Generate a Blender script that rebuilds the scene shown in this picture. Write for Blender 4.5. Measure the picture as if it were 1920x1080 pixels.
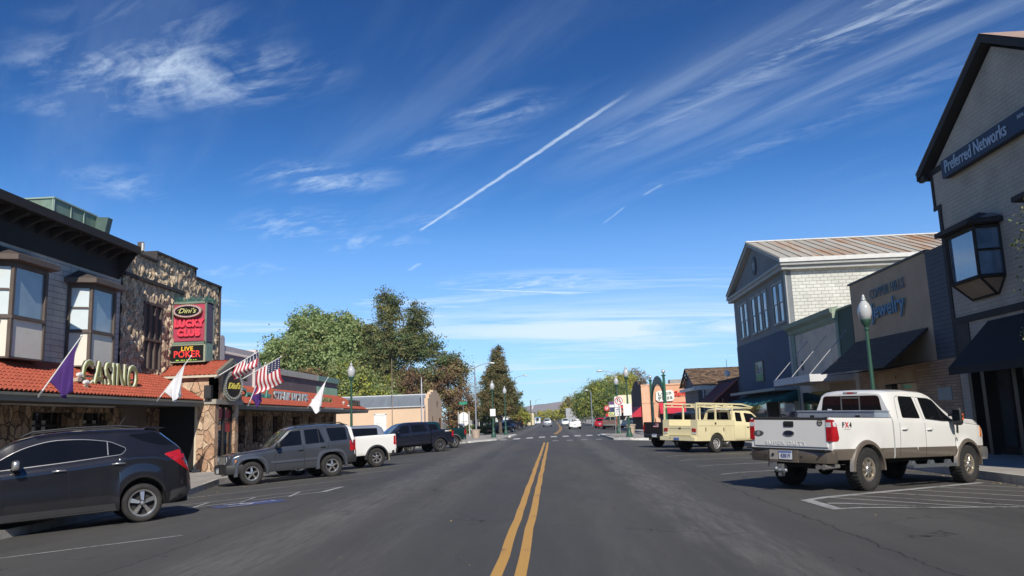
import bpy, bmesh, math, random
import numpy as np
from mathutils import Vector, Matrix, noise as mnoise
from mathutils.bvhtree import BVHTree
from mathutils.geometry import delaunay_2d_cdt
R=math.radians; PI=math.pi
for o in list(bpy.data.objects): bpy.data.objects.remove(o)
SC=bpy.context.scene; COL=SC.collection
# ---------------- camera ----------------
EYE=1.6
cd=bpy.data.cameras.new('camera'); cam=bpy.data.objects.new('camera',cd); COL.objects.link(cam)
cd.sensor_width=36; cd.lens=36*1500/1920; cd.clip_end=30000; cd.clip_start=.1
Fv=Vector((-0.04406725,0.9856581,0.16289933)); Rv=Vector((0.99806453,0.05059712,-0.03615425)); Uv=Vector((0.04387796,-0.16099082,0.98598006))
cam.matrix_world=Matrix(((Rv.x,Uv.x,-Fv.x,0),(Rv.y,Uv.y,-Fv.y,0),(Rv.z,Uv.z,-Fv.z,EYE),(0,0,0,1)))
SC.camera=cam
# ---------------- light ----------------
SUN_AZ=R(12.5); SUN_EL=R(38)      # azimuth: towards +X from straight behind the camera (-Y)
sdir=Vector((math.sin(SUN_AZ)*math.cos(SUN_EL),-math.cos(SUN_AZ)*math.cos(SUN_EL),math.sin(SUN_EL)))
sl=bpy.data.lights.new('sun','SUN'); sl.energy=4.2; sl.angle=R(.53); sl.color=(1,.94,.84)
sun=bpy.data.objects.new('sun',sl); COL.objects.link(sun); sun.rotation_euler=sdir.to_track_quat('Z','Y').to_euler(); sun.location=(20,-40,60)
vs=SC.view_settings; vs.view_transform='Standard'; vs.look='None'; vs.gamma=1; vs.exposure=0.22; vs.use_curve_mapping=False
W=bpy.data.worlds.new('World'); SC.world=W; W.use_nodes=True
def build_world():
    nt=W.node_tree; nt.nodes.clear(); N=nt.nodes.new; L=nt.links.new
    out=N('ShaderNodeOutputWorld'); bg=N('ShaderNodeBackground'); L(bg.outputs[0],out.inputs[0])
    sky=N('ShaderNodeTexSky'); sky.sky_type='NISHITA'; sky.sun_disc=False
    sky.sun_elevation=SUN_EL; sky.sun_rotation=math.atan2(sdir.x,sdir.y)
    sky.altitude=1300; sky.air_density=1.0; sky.dust_density=.15; sky.ozone_density=4
    tc=N('ShaderNodeTexCoord'); sep=N('ShaderNodeSeparateXYZ'); L(tc.outputs['Generated'],sep.inputs[0])
    def m(op,a,b=None,c=None,clamp=False):
        n=N('ShaderNodeMath'); n.operation=op; n.use_clamp=clamp
        for i,v in enumerate((a,b,c)):
            if v is None: continue
            if isinstance(v,(int,float)): n.inputs[i].default_value=v
            else: L(v,n.inputs[i])
        return n.outputs[0]
    zc=m('MAXIMUM',sep.outputs[2],.02)
    px=m('DIVIDE',sep.outputs[0],zc); py=m('DIVIDE',sep.outputs[1],zc)   # cloud sheet at unit height
    cmb=N('ShaderNodeCombineXYZ'); L(px,cmb.inputs[0]); L(py,cmb.inputs[1])
    def fbm(rot,sx,sy,scale,detail,dist,ox=0,rough=.6):
        mp=N('ShaderNodeMapping'); mp.vector_type='TEXTURE'; mp.inputs['Rotation'].default_value=(0,0,rot); mp.inputs['Scale'].default_value=(sx,sy,1); mp.inputs['Location'].default_value=(ox,ox*.7,0)
        L(cmb.outputs[0],mp.inputs[0]); n=N('ShaderNodeTexNoise'); L(mp.outputs[0],n.inputs['Vector'])
        n.inputs['Scale'].default_value=scale; n.inputs['Detail'].default_value=detail; n.inputs['Roughness'].default_value=rough; n.inputs['Distortion'].default_value=dist
        return n.outputs['Fac']
    def ramp(v,a,b):
        n=N('ShaderNodeMapRange'); n.interpolation_type='SMOOTHSTEP'; n.inputs[1].default_value=a; n.inputs[2].default_value=b; L(v,n.inputs[0]); return n.outputs[0]
    def blob(cx,cy,rx,ry,ang):
        c,s=math.cos(ang),math.sin(ang)
        dx=m('SUBTRACT',px,cx); dy=m('SUBTRACT',py,cy)
        u=m('DIVIDE',m('ADD',m('MULTIPLY',dx,c),m('MULTIPLY',dy,s)),rx); v=m('DIVIDE',m('SUBTRACT',m('MULTIPLY',dy,c),m('MULTIPLY',dx,s)),ry)
        d=m('SQRT',m('ADD',m('MULTIPLY',u,u),m('MULTIPLY',v,v))); return ramp(m('SUBTRACT',1,d),0,1)
    wisp=fbm(-.8,1.5,.55,2.3,13,1.3,3.1,.66); fine=fbm(-.45,1.7,.6,4.2,11,1.8,7.7,.66); low=fbm(.25,4.5,2.0,1.1,9,.7,1.3,.64)
    tex=m('ADD',m('MULTIPLY',wisp,.6),m('MULTIPLY',fine,.4))
    tw=ramp(tex,.41,.70)
    total=None
    for (cx,cy,rx,ry,a,w) in CLOUDS:
        t=m('MULTIPLY',blob(cx,cy,rx,ry,a),w)
        total=t if total is None else m('MAXIMUM',total,t)
    cl=m('MULTIPLY',total,tw)
    cl=m('MAXIMUM',cl,m('MULTIPLY',m('MULTIPLY',blob(1.0,9.4,6.0,4.2,.1),ramp(low,.30,.56)),1.0)); cl=m('MAXIMUM',cl,m('MULTIPLY',m('MULTIPLY',blob(-.2,6.2,1.6,1.2,.1),ramp(fbm(.3,2.2,.8,1.6,10,.9,4.4,.68),.42,.62)),.75))
    cl=m('MAXIMUM',cl,m('MULTIPLY',m('MULTIPLY',blob(.75,2.35,1.5,.55,-.93),ramp(fbm(-.95,2.6,.35,1.6,9,.6,6.1,.6),.33,.78)),.36))
    # low bank near the horizon
    lb=m('MULTIPLY',ramp(low,.44,.66),m('MULTIPLY',ramp(py,3.8,7),.75)); lb=m('MULTIPLY',lb,ramp(m('SUBTRACT',30,py),0,8))
    cl=m('MAXIMUM',cl,lb)
    veil=m('MULTIPLY',ramp(fbm(-.95,2.6,.5,1.3,8,.4,9.2),.45,.75),.07)
    cl=m('MAXIMUM',cl,veil)
    # pale band of air close to the horizon
    cl=m('MAXIMUM',cl,m('MULTIPLY',ramp(m('SUBTRACT',.30,sep.outputs[2]),0,.3),.34))
    for (ax,ay,bx,by,wd,st) in TRAILS:
        Lx,Ly=bx-ax,by-ay; ll=math.hypot(Lx,Ly); ux,uy=Lx/ll,Ly/ll
        wob=m('MULTIPLY',m('SUBTRACT',fbm(0,1,1,8,5,0,5),.5),wd*1.3)
        dx=m('SUBTRACT',px,ax); dy=m('SUBTRACT',py,ay)
        t=m('ADD',m('MULTIPLY',dx,ux),m('MULTIPLY',dy,uy)); n_=m('ADD',m('SUBTRACT',m('MULTIPLY',dy,ux),m('MULTIPLY',dx,uy)),wob)
        w=m('MULTIPLY',ramp(m('SUBTRACT',wd,m('ABSOLUTE',n_)),0,wd*.7),m('MULTIPLY',ramp(t,0,.08),ramp(m('SUBTRACT',ll,t),0,ll*.2)))
        cl=m('MAXIMUM',cl,m('MULTIPLY',m('MULTIPLY',w,st),m('ADD',.15,m('MULTIPLY',fine,1.6))))
    mix=N('ShaderNodeMix'); mix.data_type='RGBA'; L(m('MINIMUM',cl,.9),mix.inputs[0])
    hsv=N('ShaderNodeHueSaturation'); hsv.inputs['Saturation'].default_value=1.12; hsv.inputs['Value'].default_value=1.0; L(sky.outputs[0],hsv.inputs['Color'])
    tn=N('ShaderNodeVectorMath'); tn.operation='MULTIPLY'; tn.inputs[1].default_value=(.46,.77,1.04); L(hsv.outputs[0],tn.inputs[0])
    gr=N('ShaderNodeValToRGB'); ge=gr.color_ramp; ge.elements[0].position=.0; ge.elements[0].color=(.95,.94,.92,1); ge.elements[1].position=.62; ge.elements[1].color=(.20,.37,.49,1); k_=ge.elements.new(.22); k_.color=(.80,.85,.83,1); k_=ge.elements.new(.40); k_.color=(.33,.50,.57,1); L(sep.outputs[2],gr.inputs[0])
    t2=N('ShaderNodeVectorMath'); t2.operation='MULTIPLY'; L(tn.outputs[0],t2.inputs[0]); L(gr.outputs[0],t2.inputs[1])
    L(t2.outputs[0],mix.inputs[6]); mix.inputs[7].default_value=CLOUDCOL
    L(mix.outputs[2],bg.inputs[0]); bg.inputs[1].default_value=.14
CLOUDS=[(-1.05,2.08,.62,.36,.1,.75),(-1.4,2.28,.35,.16,.3,.4),(-.93,1.8,.4,.2,.2,.3),(-.9,3.1,.42,.32,.1,.75),(-1.2,3.9,.55,.6,0,.5),(-.95,4.25,.3,.3,0,.5),(-.6,3.9,.5,.5,0,.2),(-1.7,3.05,.35,.4,0,.35),(-.13,2.5,.3,.17,-.6,.6),(-.32,2.78,.45,.16,-.4,.3),
 (.5,2.55,.95,.17,-.93,.42),(.86,2.02,.62,.16,-.93,.95),(.72,2.12,.25,.2,-.9,.9),(1.3,2.3,1.0,.13,-.9,.3),(.9,2.9,1.3,.16,-.95,.22),(-.1,5.9,1.4,1.0,.1,.75),(-1,4.4,.7,.5,0,.35),(-2,4.9,.9,.7,0,.4),(-2,9.5,2.5,2.2,0,.4),(2.6,5.5,1.8,1.0,.7,.22)]
TRAILS=[(-.67,4.1,.34,2.29,.015,.5),(.45,3.63,.53,3.41,.014,.25),(.30,4.15,.40,3.75,.012,.2),(-.93,5.2,-.78,4.9,.03,.3)]
CLOUDCOL=(5.2,6.2,7.2,1)
build_world()
# ---------------- materials ----------------
_M={}
def M(name,col,rough=.6,metal=0.,var=None,bump=None,coat=0.,spec=.5,emit=None,dirt=None,stretch=None):
    """procedural principled material: var=(scale,amount) colour variation, bump=(scale,strength), dirt=(scale,amount,colour)"""
    if name in _M: return _M[name]
    m=bpy.data.materials.new(name); m.use_nodes=True; nt=m.node_tree; b=nt.nodes['Principled BSDF']; N=nt.nodes.new; L=nt.links.new
    b.inputs['Base Color'].default_value=(*col,1); b.inputs['Roughness'].default_value=rough; b.inputs['Metallic'].default_value=metal
    b.inputs['Coat Weight'].default_value=coat; b.inputs['Coat Roughness'].default_value=.04; b.inputs['Specular IOR Level'].default_value=spec
    tc=N('ShaderNodeTexCoord'); vec=tc.outputs['Object']
    if stretch:
        mp=N('ShaderNodeMapping'); mp.inputs['Scale'].default_value=stretch; L(vec,mp.inputs[0]); vec=mp.outputs[0]
    colout=None
    if var is None: var=(3.,.10)
    n=N('ShaderNodeTexNoise'); n.inputs['Scale'].default_value=var[0]; n.inputs['Detail'].default_value=6; n.inputs['Roughness'].default_value=.62; L(vec,n.inputs['Vector'])
    mr=N('ShaderNodeMapRange'); mr.inputs[1].default_value=.3; mr.inputs[2].default_value=.7; mr.inputs[3].default_value=1-var[1]; mr.inputs[4].default_value=1+var[1]; L(n.outputs['Fac'],mr.inputs[0])
    mx=N('ShaderNodeVectorMath'); mx.operation='SCALE'; mx.inputs[0].default_value=col; L(mr.outputs[0],mx.inputs['Scale']); colout=mx.outputs[0]
    if dirt:
        n2=N('ShaderNodeTexNoise'); n2.inputs['Scale'].default_value=dirt[0]; n2.inputs['Detail'].default_value=9; n2.inputs['Roughness'].default_value=.7; L(vec,n2.inputs['Vector'])
        r2=N('ShaderNodeMapRange'); r2.inputs[1].default_value=.5; r2.inputs[2].default_value=.68; r2.inputs[4].default_value=dirt[1]; L(n2.outputs['Fac'],r2.inputs[0])
        mi=N('ShaderNodeMix'); mi.data_type='RGBA'; L(r2.outputs[0],mi.inputs[0]); L(colout,mi.inputs[6]); mi.inputs[7].default_value=(*dirt[2],1); colout=mi.outputs[2]
    L(colout,b.inputs['Base Color'])
    if bump:
        n3=N('ShaderNodeTexNoise'); n3.inputs['Scale'].default_value=bump[0]; n3.inputs['Detail'].default_value=8; L(vec,n3.inputs['Vector'])
        bp=N('ShaderNodeBump'); bp.inputs['Strength'].default_value=bump[1]; bp.inputs['Distance'].default_value=.02; L(n3.outputs['Fac'],bp.inputs['Height']); L(bp.outputs[0],b.inputs['Normal'])
    if emit: b.inputs['Emission Color'].default_value=(*emit[:3],1); b.inputs['Emission Strength'].default_value=emit[3]
    _M[name]=m; return m
def nodes(m): return m.node_tree,m.node_tree.nodes['Principled BSDF'],m.node_tree.nodes.new,m.node_tree.links.new
def planevec(nt,axis):
    """2D wall coordinates: axis 'x' = wall facing X (uses y,z); 'y' = wall facing Y (uses x,z); 'z' = flat (x,y)"""
    N=nt.nodes.new; tc=N('ShaderNodeTexCoord')
    if axis=='z': return tc.outputs['Object']
    s=N('ShaderNodeSeparateXYZ'); c=N('ShaderNodeCombineXYZ'); nt.links.new(tc.outputs['Object'],s.inputs[0])
    nt.links.new(s.outputs[1 if axis=='x' else 0],c.inputs[0]); nt.links.new(s.outputs[2],c.inputs[1]); nt.links.new(s.outputs[0 if axis=='x' else 1],c.inputs[2]); return c.outputs[0]
def brick(name,col,col2,mortar,axis,bw=.42,bh=.2,ms=.012,rough=.8,bumpd=.012,blotch=.15):
    m=M(name,col,rough); nt,b,N,L=nodes(m); v=planevec(nt,axis)
    t=N('ShaderNodeTexBrick'); L(v,t.inputs['Vector']); t.inputs['Scale'].default_value=1; t.inputs['Brick Width'].default_value=bw; t.inputs['Row Height'].default_value=bh
    t.inputs['Mortar Size'].default_value=ms; t.inputs['Mortar Smooth'].default_value=.4; t.inputs['Color1'].default_value=(*col,1); t.inputs['Color2'].default_value=(*col2,1); t.inputs['Mortar'].default_value=(*mortar,1)
    n=N('ShaderNodeTexNoise'); n.inputs['Scale'].default_value=1.1; n.inputs['Detail'].default_value=8; L(v,n.inputs['Vector'])
    mr=N('ShaderNodeMapRange'); mr.inputs[1].default_value=.3; mr.inputs[2].default_value=.7; mr.inputs[3].default_value=1-blotch; mr.inputs[4].default_value=1+blotch; L(n.outputs['Fac'],mr.inputs[0])
    sc=N('ShaderNodeVectorMath'); sc.operation='SCALE'; L(t.outputs['Color'],sc.inputs[0]); L(mr.outputs[0],sc.inputs['Scale']); L(sc.outputs[0],b.inputs['Base Color'])
    iv=N('ShaderNodeMath'); iv.operation='SUBTRACT'; iv.inputs[0].default_value=1; L(t.outputs['Fac'],iv.inputs[1])
    n4=N('ShaderNodeTexNoise'); n4.inputs['Scale'].default_value=14; n4.inputs['Detail'].default_value=5; L(v,n4.inputs['Vector'])
    ad=N('ShaderNodeMath'); ad.operation='MULTIPLY_ADD'; L(n4.outputs['Fac'],ad.inputs[0]); ad.inputs[1].default_value=.5; L(iv.outputs[0],ad.inputs[2])
    bp=N('ShaderNodeBump'); bp.inputs['Strength'].default_value=.8; bp.inputs['Distance'].default_value=bumpd; L(ad.outputs[0],bp.inputs['Height']); L(bp.outputs[0],b.inputs['Normal'])
    return m
def rockmat(name,axis,cols,mortar,scale,stretch=(1,1,1),bumpd=.06,edge=.09):
    m=M(name,cols[0],.9); nt,b,N,L=nodes(m)
    tc=N('ShaderNodeTexCoord'); mp=N('ShaderNodeMapping'); mp.inputs['Scale'].default_value=stretch; L(tc.outputs['Object'],mp.inputs[0])
    dn=N('ShaderNodeTexNoise'); dn.inputs['Scale'].default_value=2.2; dn.inputs['Detail'].default_value=4; L(mp.outputs[0],dn.inputs['Vector'])
    ds=N('ShaderNodeVectorMath'); ds.operation='MULTIPLY_ADD'; L(dn.outputs['Color'],ds.inputs[0]); ds.inputs[1].default_value=(.35,.35,.35); L(mp.outputs[0],ds.inputs[2])
    v1=N('ShaderNodeTexVoronoi'); v1.inputs['Scale'].default_value=scale; L(ds.outputs[0],v1.inputs['Vector'])
    v2=N('ShaderNodeTexVoronoi'); v2.feature='DISTANCE_TO_EDGE'; v2.inputs['Scale'].default_value=scale; L(ds.outputs[0],v2.inputs['Vector'])
    sp=N('ShaderNodeSeparateColor'); L(v1.outputs['Color'],sp.inputs[0])
    cr=N('ShaderNodeValToRGB'); e=cr.color_ramp; e.interpolation='LINEAR'; e.elements[0].color=(*cols[0],1); e.elements[1].color=(*cols[-1],1)
    for i,c in enumerate(cols[1:-1]): k=e.elements.new((i+1)/(len(cols)-1)); k.color=(*c,1)
    L(sp.outputs[0],cr.inputs[0])
    n=N('ShaderNodeTexNoise'); n.inputs['Scale'].default_value=9; n.inputs['Detail'].default_value=8; n.inputs['Roughness'].default_value=.7; L(ds.outputs[0],n.inputs['Vector'])
    mr=N('ShaderNodeMapRange'); mr.inputs[1].default_value=.3; mr.inputs[2].default_value=.7; mr.inputs[3].default_value=.62; mr.inputs[4].default_value=1.35; L(n.outputs['Fac'],mr.inputs[0])
    sc=N('ShaderNodeVectorMath'); sc.operation='SCALE'; L(cr.outputs[0],sc.inputs[0]); L(mr.outputs[0],sc.inputs['Scale'])
    er=N('ShaderNodeMapRange'); er.inputs[2].default_value=edge; L(v2.outputs['Distance'],er.inputs[0])
    mi=N('ShaderNodeMix'); mi.data_type='RGBA'; L(er.outputs[0],mi.inputs[0]); mi.inputs[6].default_value=(*mortar,1); L(sc.outputs[0],mi.inputs[7]); L(mi.outputs[2],b.inputs['Base Color'])
    ad=N('ShaderNodeMath'); ad.operation='MULTIPLY_ADD'; L(n.outputs['Fac'],ad.inputs[0]); ad.inputs[1].default_value=.6; L(er.outputs[0],ad.inputs[2])
    bp=N('ShaderNodeBump'); bp.inputs['Strength'].default_value=1; bp.inputs['Distance'].default_value=bumpd; L(ad.outputs[0],bp.inputs['Height']); L(bp.outputs[0],b.inputs['Normal'])
    return m
def glass(name,tint=(.012,.015,.018),rough=.03,spec=.6):
    return M(name,tint,rough,0,var=(2,.1),coat=.6,spec=spec)
# ---------------- geometry helpers ----------------
class MB:
    """collects vertices / faces (with a material slot number) and links them as ONE mesh object"""
    def __init__(s): s.v=[];s.f=[];s.m=[]
    def add(s,vs,fs,mi=0,T=None):
        n=len(s.v)
        if T is not None: vs=[T@Vector(p) for p in vs]
        s.v+= [tuple(p) for p in vs]; s.f+=[tuple(i+n for i in f) for f in fs]; s.m+=[mi]*len(fs); return s
    def box(s,a,b,mi=0,T=None):
        x0,y0,z0=[min(a[i],b[i]) for i in range(3)]; x1,y1,z1=[max(a[i],b[i]) for i in range(3)]
        return s.add([(x0,y0,z0),(x1,y0,z0),(x1,y1,z0),(x0,y1,z0),(x0,y0,z1),(x1,y0,z1),(x1,y1,z1),(x0,y1,z1)],
          [(0,3,2,1),(4,5,6,7),(0,1,5,4),(1,2,6,5),(2,3,7,6),(3,0,4,7)],mi,T)
    def prism(s,poly,axis,a,b,mi=0,T=None):
        """poly: 2D outline; axis x: (y,z), y: (x,z), z: (x,y); extruded from a to b"""
        def p3(p,t): return {'x':(t,p[0],p[1]),'y':(p[0],t,p[1]),'z':(p[0],p[1],t)}[axis]
        n=len(poly); vs=[p3(p,a) for p in poly]+[p3(p,b) for p in poly]
        fs=[tuple(range(n)),tuple(range(2*n-1,n-1,-1))]+[(i,i+n,(i+1)%n+n,(i+1)%n) for i in range(n)]
        return s.add(vs,fs,mi,T)
    def tube(s,pts,r,n=8,mi=0,T=None,cap=True):
        """r: one radius or one per point"""
        P=[Vector(p) for p in pts]; k=len(P); rs=r if hasattr(r,'__len__') else [r]*k; vs=[];fs=[]
        up=None
        for i,p in enumerate(P):
            d=(P[min(i+1,k-1)]-P[max(i-1,0)]).normalized()
            if up is None: up=Vector((0,0,1)) if abs(d.z)<.9 else Vector((1,0,0))
            a=d.cross(up).normalized(); bb=a.cross(d).normalized(); up=bb
            for j in range(n):
                t=2*PI*j/n; vs.append(p+(a*math.cos(t)+bb*math.sin(t))*rs[i])
        for i in range(k-1):
            for j in range(n): fs.append((i*n+j,i*n+(j+1)%n,(i+1)*n+(j+1)%n,(i+1)*n+j))
        if cap: fs+= [tuple(range(n-1,-1,-1)),tuple((k-1)*n+j for j in range(n))]
        return s.add(vs,fs,mi,T)
    def lathe(s,prof,c=(0,0,0),n=20,mi=0,T=None,axis='z',cap=True):
        """prof: (radius, height) pairs"""
        vs=[];fs=[];k=len(prof)
        for r,h in prof:
            for j in range(n):
                t=2*PI*j/n; a,b=r*math.cos(t),r*math.sin(t)
                p={'z':(a,b,h),'y':(a,h,b),'x':(h,a,b)}[axis]; vs.append((p[0]+c[0],p[1]+c[1],p[2]+c[2]))
        for i in range(k-1):
            for j in range(n): fs.append((i*n+j,i*n+(j+1)%n,(i+1)*n+(j+1)%n,(i+1)*n+j))
        if cap and prof[0][0]>1e-4: fs.append(tuple(range(n-1,-1,-1)))
        if cap and prof[-1][0]>1e-4: fs.append(tuple((k-1)*n+j for j in range(n)))
        return s.add(vs,fs,mi,T)
    def grid(s,fn,nu,nv,mi=0):
        vs=[fn(i/nu,j/nv) for i in range(nu+1) for j in range(nv+1)]
        fs=[(i*(nv+1)+j,(i+1)*(nv+1)+j,(i+1)*(nv+1)+j+1,i*(nv+1)+j+1) for i in range(nu) for j in range(nv)]
        return s.add(vs,fs,mi)
    def mesh(s,name,mats,smooth=None,weld=False):
        me=bpy.data.meshes.new(name); me.from_pydata(s.v,[],s.f)
        for m in (mats if isinstance(mats,(list,tuple)) else [mats]): me.materials.append(m)
        if max(s.m or [0])>0: me.polygons.foreach_set('material_index',s.m)
        bm=bmesh.new(); bm.from_mesh(me)
        if weld: bmesh.ops.remove_doubles(bm,verts=bm.verts,dist=1e-4)
        bmesh.ops.recalc_face_normals(bm,faces=bm.faces); bm.to_mesh(me); bm.free()
        if smooth is not None:
            me.shade_smooth(); me.set_sharp_from_angle(angle=R(smooth))
        me.update(); return me
    def build(s,name,mats,parent=None,smooth=None,bevel=0,weld=False,loc=None,rot=None):
        me=s.mesh(name,mats,smooth,weld); o=bpy.data.objects.new(name,me); COL.objects.link(o)
        if parent: o.parent=parent
        if loc: o.location=loc
        if rot: o.rotation_euler=rot
        if bevel:
            bv=o.modifiers.new('bevel','BEVEL'); bv.width=bevel; bv.segments=2; bv.limit_method='ANGLE'; bv.angle_limit=R(40)
        return o
def tag(o,label=None,cat=None,group=None,kind=None):
    if label: o['label']=label
    if cat: o['category']=cat
    if group: o['group']=group
    if kind: o['kind']=kind
    return o
def empty(name,loc=(0,0,0),label=None,cat=None,group=None,rz=0):
    o=bpy.data.objects.new(name,None); COL.objects.link(o); o.location=loc; o.rotation_euler=(0,0,rz); o.empty_display_size=.3
    return tag(o,label,cat,group)
def copy_tree(o,parent=None):
    c=o.copy(); COL.objects.link(c); c.parent=parent
    for ch in o.children: copy_tree(ch,c)
    return c
def textmesh(txt,size=1,depth=.02,bold=0.,shear=0,spacing=1.,align='CENTER',bev=0):
    cu=bpy.data.curves.new('lettering','FONT'); cu.body=txt; cu.size=size; cu.extrude=depth/2; cu.offset=bold; cu.shear=shear; cu.space_character=spacing
    cu.align_x=align; cu.align_y='CENTER'; cu.resolution_u=3; cu.bevel_depth=bev
    o=bpy.data.objects.new('lettering',cu); COL.objects.link(o)
    dg=bpy.context.evaluated_depsgraph_get(); dg.update(); me=bpy.data.meshes.new_from_object(o.evaluated_get(dg)); 
    vs=[v.co.copy() for v in me.vertices]; fs=[tuple(p.vertices) for p in me.polygons]
    bpy.data.objects.remove(o); bpy.data.meshes.remove(me); bpy.data.curves.remove(cu); return vs,fs
def text(mb,txt,size,origin,right,up,mi=0,sx=1.,**k):
    """adds lettering to mb: centred at origin, reading along right, standing along up"""
    vs,fs=textmesh(txt,size,**k); r=Vector(right).normalized(); u=Vector(up).normalized(); n=r.cross(u); o=Vector(origin)
    return mb.add([o+r*(v.x*sx)+u*v.y+n*v.z for v in vs],fs,mi)
def fbm(x,y,z,o=4): return mnoise.fractal(Vector((x,y,z)),1.0,2.0,o)
def road(x): 
    t=max(0.,abs(x+.5)-5.4); return -.042*t
# ================= ground, road, pavements, markings, hill =================
def struct(o): o['kind']='structure'; return o
dirt=M('dry_earth',(.20,.17,.13),.95,var=(.05,.3),bump=(3,.4))
g=MB(); g.grid(lambda u,v:(-3000+6000*u,-60+6000*v,-.42),40,40); struct(g.build('ground',dirt))
# asphalt: fine aggregate, worn wheel tracks, old seams, oil spots
asph=M('asphalt',(.05,.05,.052),.8); nt,b,N,L=nodes(asph)
tc=N('ShaderNodeTexCoord'); O=tc.outputs['Object']; sp=N('ShaderNodeSeparateXYZ'); L(O,sp.inputs[0])
def mth(op,a,c=None,d=None):
    n=N('ShaderNodeMath'); n.operation=op
    for i,v in enumerate((a,c,d)):
        if v is None: continue
        if isinstance(v,(int,float)): n.inputs[i].default_value=v
        else: L(v,n.inputs[i])
    return n.outputs[0]
def nz(scale,det,rough=.6,st=(1,1,1),typ='noise'):
    mp=N('ShaderNodeMapping'); mp.inputs['Scale'].default_value=st; L(O,mp.inputs[0])
    n=N('ShaderNodeTexNoise'); n.inputs['Scale'].default_value=scale; n.inputs['Detail'].default_value=det; n.inputs['Roughness'].default_value=rough; L(mp.outputs[0],n.inputs['Vector']); return n.outputs['Fac']
def rmp(v,a,c,x=0,y=1):
    n=N('ShaderNodeMapRange'); n.interpolation_type='SMOOTHSTEP'; n.inputs[1].default_value=a; n.inputs[2].default_value=c; n.inputs[3].default_value=x; n.inputs[4].default_value=y; L(v,n.inputs[0]); return n.outputs[0]
grain=nz(60,3,.75); grain2=nz(17,6,.8); broad=nz(.22,5,.55,(1,.25,1)); mid=nz(1.3,6,.65,(1.6,.22,1)); streak=nz(3.0,9,.80,(2.6,.22,1))
def band(cx,w,amp):      # a worn strip of exposed stone running along the street
    wob=mth('MULTIPLY',mth('SUBTRACT',mid,.5),1.6)
    d=mth('ABSOLUTE',mth('SUBTRACT',mth('ADD',sp.outputs[0],wob),cx)); return mth('MULTIPLY',rmp(d,w,w*.25),amp)
worn=mth('MAXIMUM',mth('MAXIMUM',band(-4.0,1.0,1),band(2.35,.75,1.0)),mth('MAXIMUM',band(-2.35,.6,.45),band(.9,.5,.25)))
worn=mth('MULTIPLY',worn,rmp(streak,.30,.75))
speck=rmp(grain,.55,.72); speck2=rmp(grain2,.56,.7)
val=mth('ADD',mth('MULTIPLY',speck,.045),mth('MULTIPLY',speck2,.030))
val=mth('MULTIPLY',val,mth('ADD',.7,mth('MULTIPLY',worn,2.6)))
val=mth('ADD',val,mth('MULTIPLY',rmp(broad,.3,.7),.014)); val=mth('ADD',val,mth('MULTIPLY',rmp(mid,.35,.7),.009)); val=mth('ADD',val,.034); val=mth('ADD',val,mth('MULTIPLY',worn,.050))
# cracks
vc=N('ShaderNodeTexVoronoi'); vc.feature='DISTANCE_TO_EDGE'; vc.inputs['Scale'].default_value=.22
dw=N('ShaderNodeVectorMath'); dw.operation='MULTIPLY_ADD'; nn=N('ShaderNodeTexNoise'); nn.inputs['Scale'].default_value=1.2; nn.inputs['Detail'].default_value=7; L(O,nn.inputs['Vector']); L(nn.outputs['Color'],dw.inputs[0]); dw.inputs[1].default_value=(1.6,1.6,0); L(O,dw.inputs[2]); L(dw.outputs[0],vc.inputs['Vector'])
crack=rmp(vc.outputs['Distance'],.0035,.001); crack=mth('MULTIPLY',crack,rmp(nz(.5,3),.48,.6))
seam=mth('MULTIPLY',rmp(mth('ABSOLUTE',mth('SUBTRACT',mth('ADD',sp.outputs[0],mth('MULTIPLY',mth('SUBTRACT',nz(1.1,6,.7),.5),.5)),3.75)),.022,.006),.8)
seam2=mth('MULTIPLY',rmp(mth('ABSOLUTE',mth('SUBTRACT',mth('ADD',sp.outputs[0],mth('MULTIPLY',mth('SUBTRACT',nz(.9,6,.7),.5),.4)),-5.35)),.02,.006),.6)
oil=mth('MULTIPLY',rmp(nz(.8,4,.5),.63,.75),mth('MULTIPLY',rmp(mth('ABSOLUTE',sp.outputs[0]),6,7.5),.6))
val=mth('MULTIPLY',val,mth('SUBTRACT',1,mth('MINIMUM',1,mth('ADD',mth('MAXIMUM',crack,mth('MAXIMUM',seam,seam2)),oil))))
val=mth('ADD',val,.008)
cc=N('ShaderNodeCombineXYZ'); L(mth('MULTIPLY',val,1.54),cc.inputs[0]); L(mth('MULTIPLY',val,1.48),cc.inputs[1]); L(mth('MULTIPLY',val,1.34),cc.inputs[2]); L(cc.outputs[0],b.inputs['Base Color'])
bp=N('ShaderNodeBump'); bp.inputs['Strength'].default_value=1.0; bp.inputs['Distance'].default_value=.014; L(mth('ADD',grain,mth('MULTIPLY',grain2,1.2)),bp.inputs['Height']); L(bp.outputs[0],b.inputs['Normal'])
L(rmp(broad,.3,.7,.68,.86),b.inputs['Roughness'])
rd=MB(); xs=[-13,-12,-11,-10,-9,-8,-7,-6.4,-5.9,-5,-4,-2,-.5,1,3,4,4.9,5.4,6,7,8,9,10,11,12]
ys=[-30,0,10,20,30,45,60,90,130,200,320,520,900]
rd.add([(x,y,road(x)) for x in xs for y in ys],[(i*len(ys)+j,(i+1)*len(ys)+j,(i+1)*len(ys)+j+1,i*len(ys)+j+1) for i in range(len(xs)-1) for j in range(len(ys)-1)])
struct(rd.build('road',asph,smooth=30))
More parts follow.
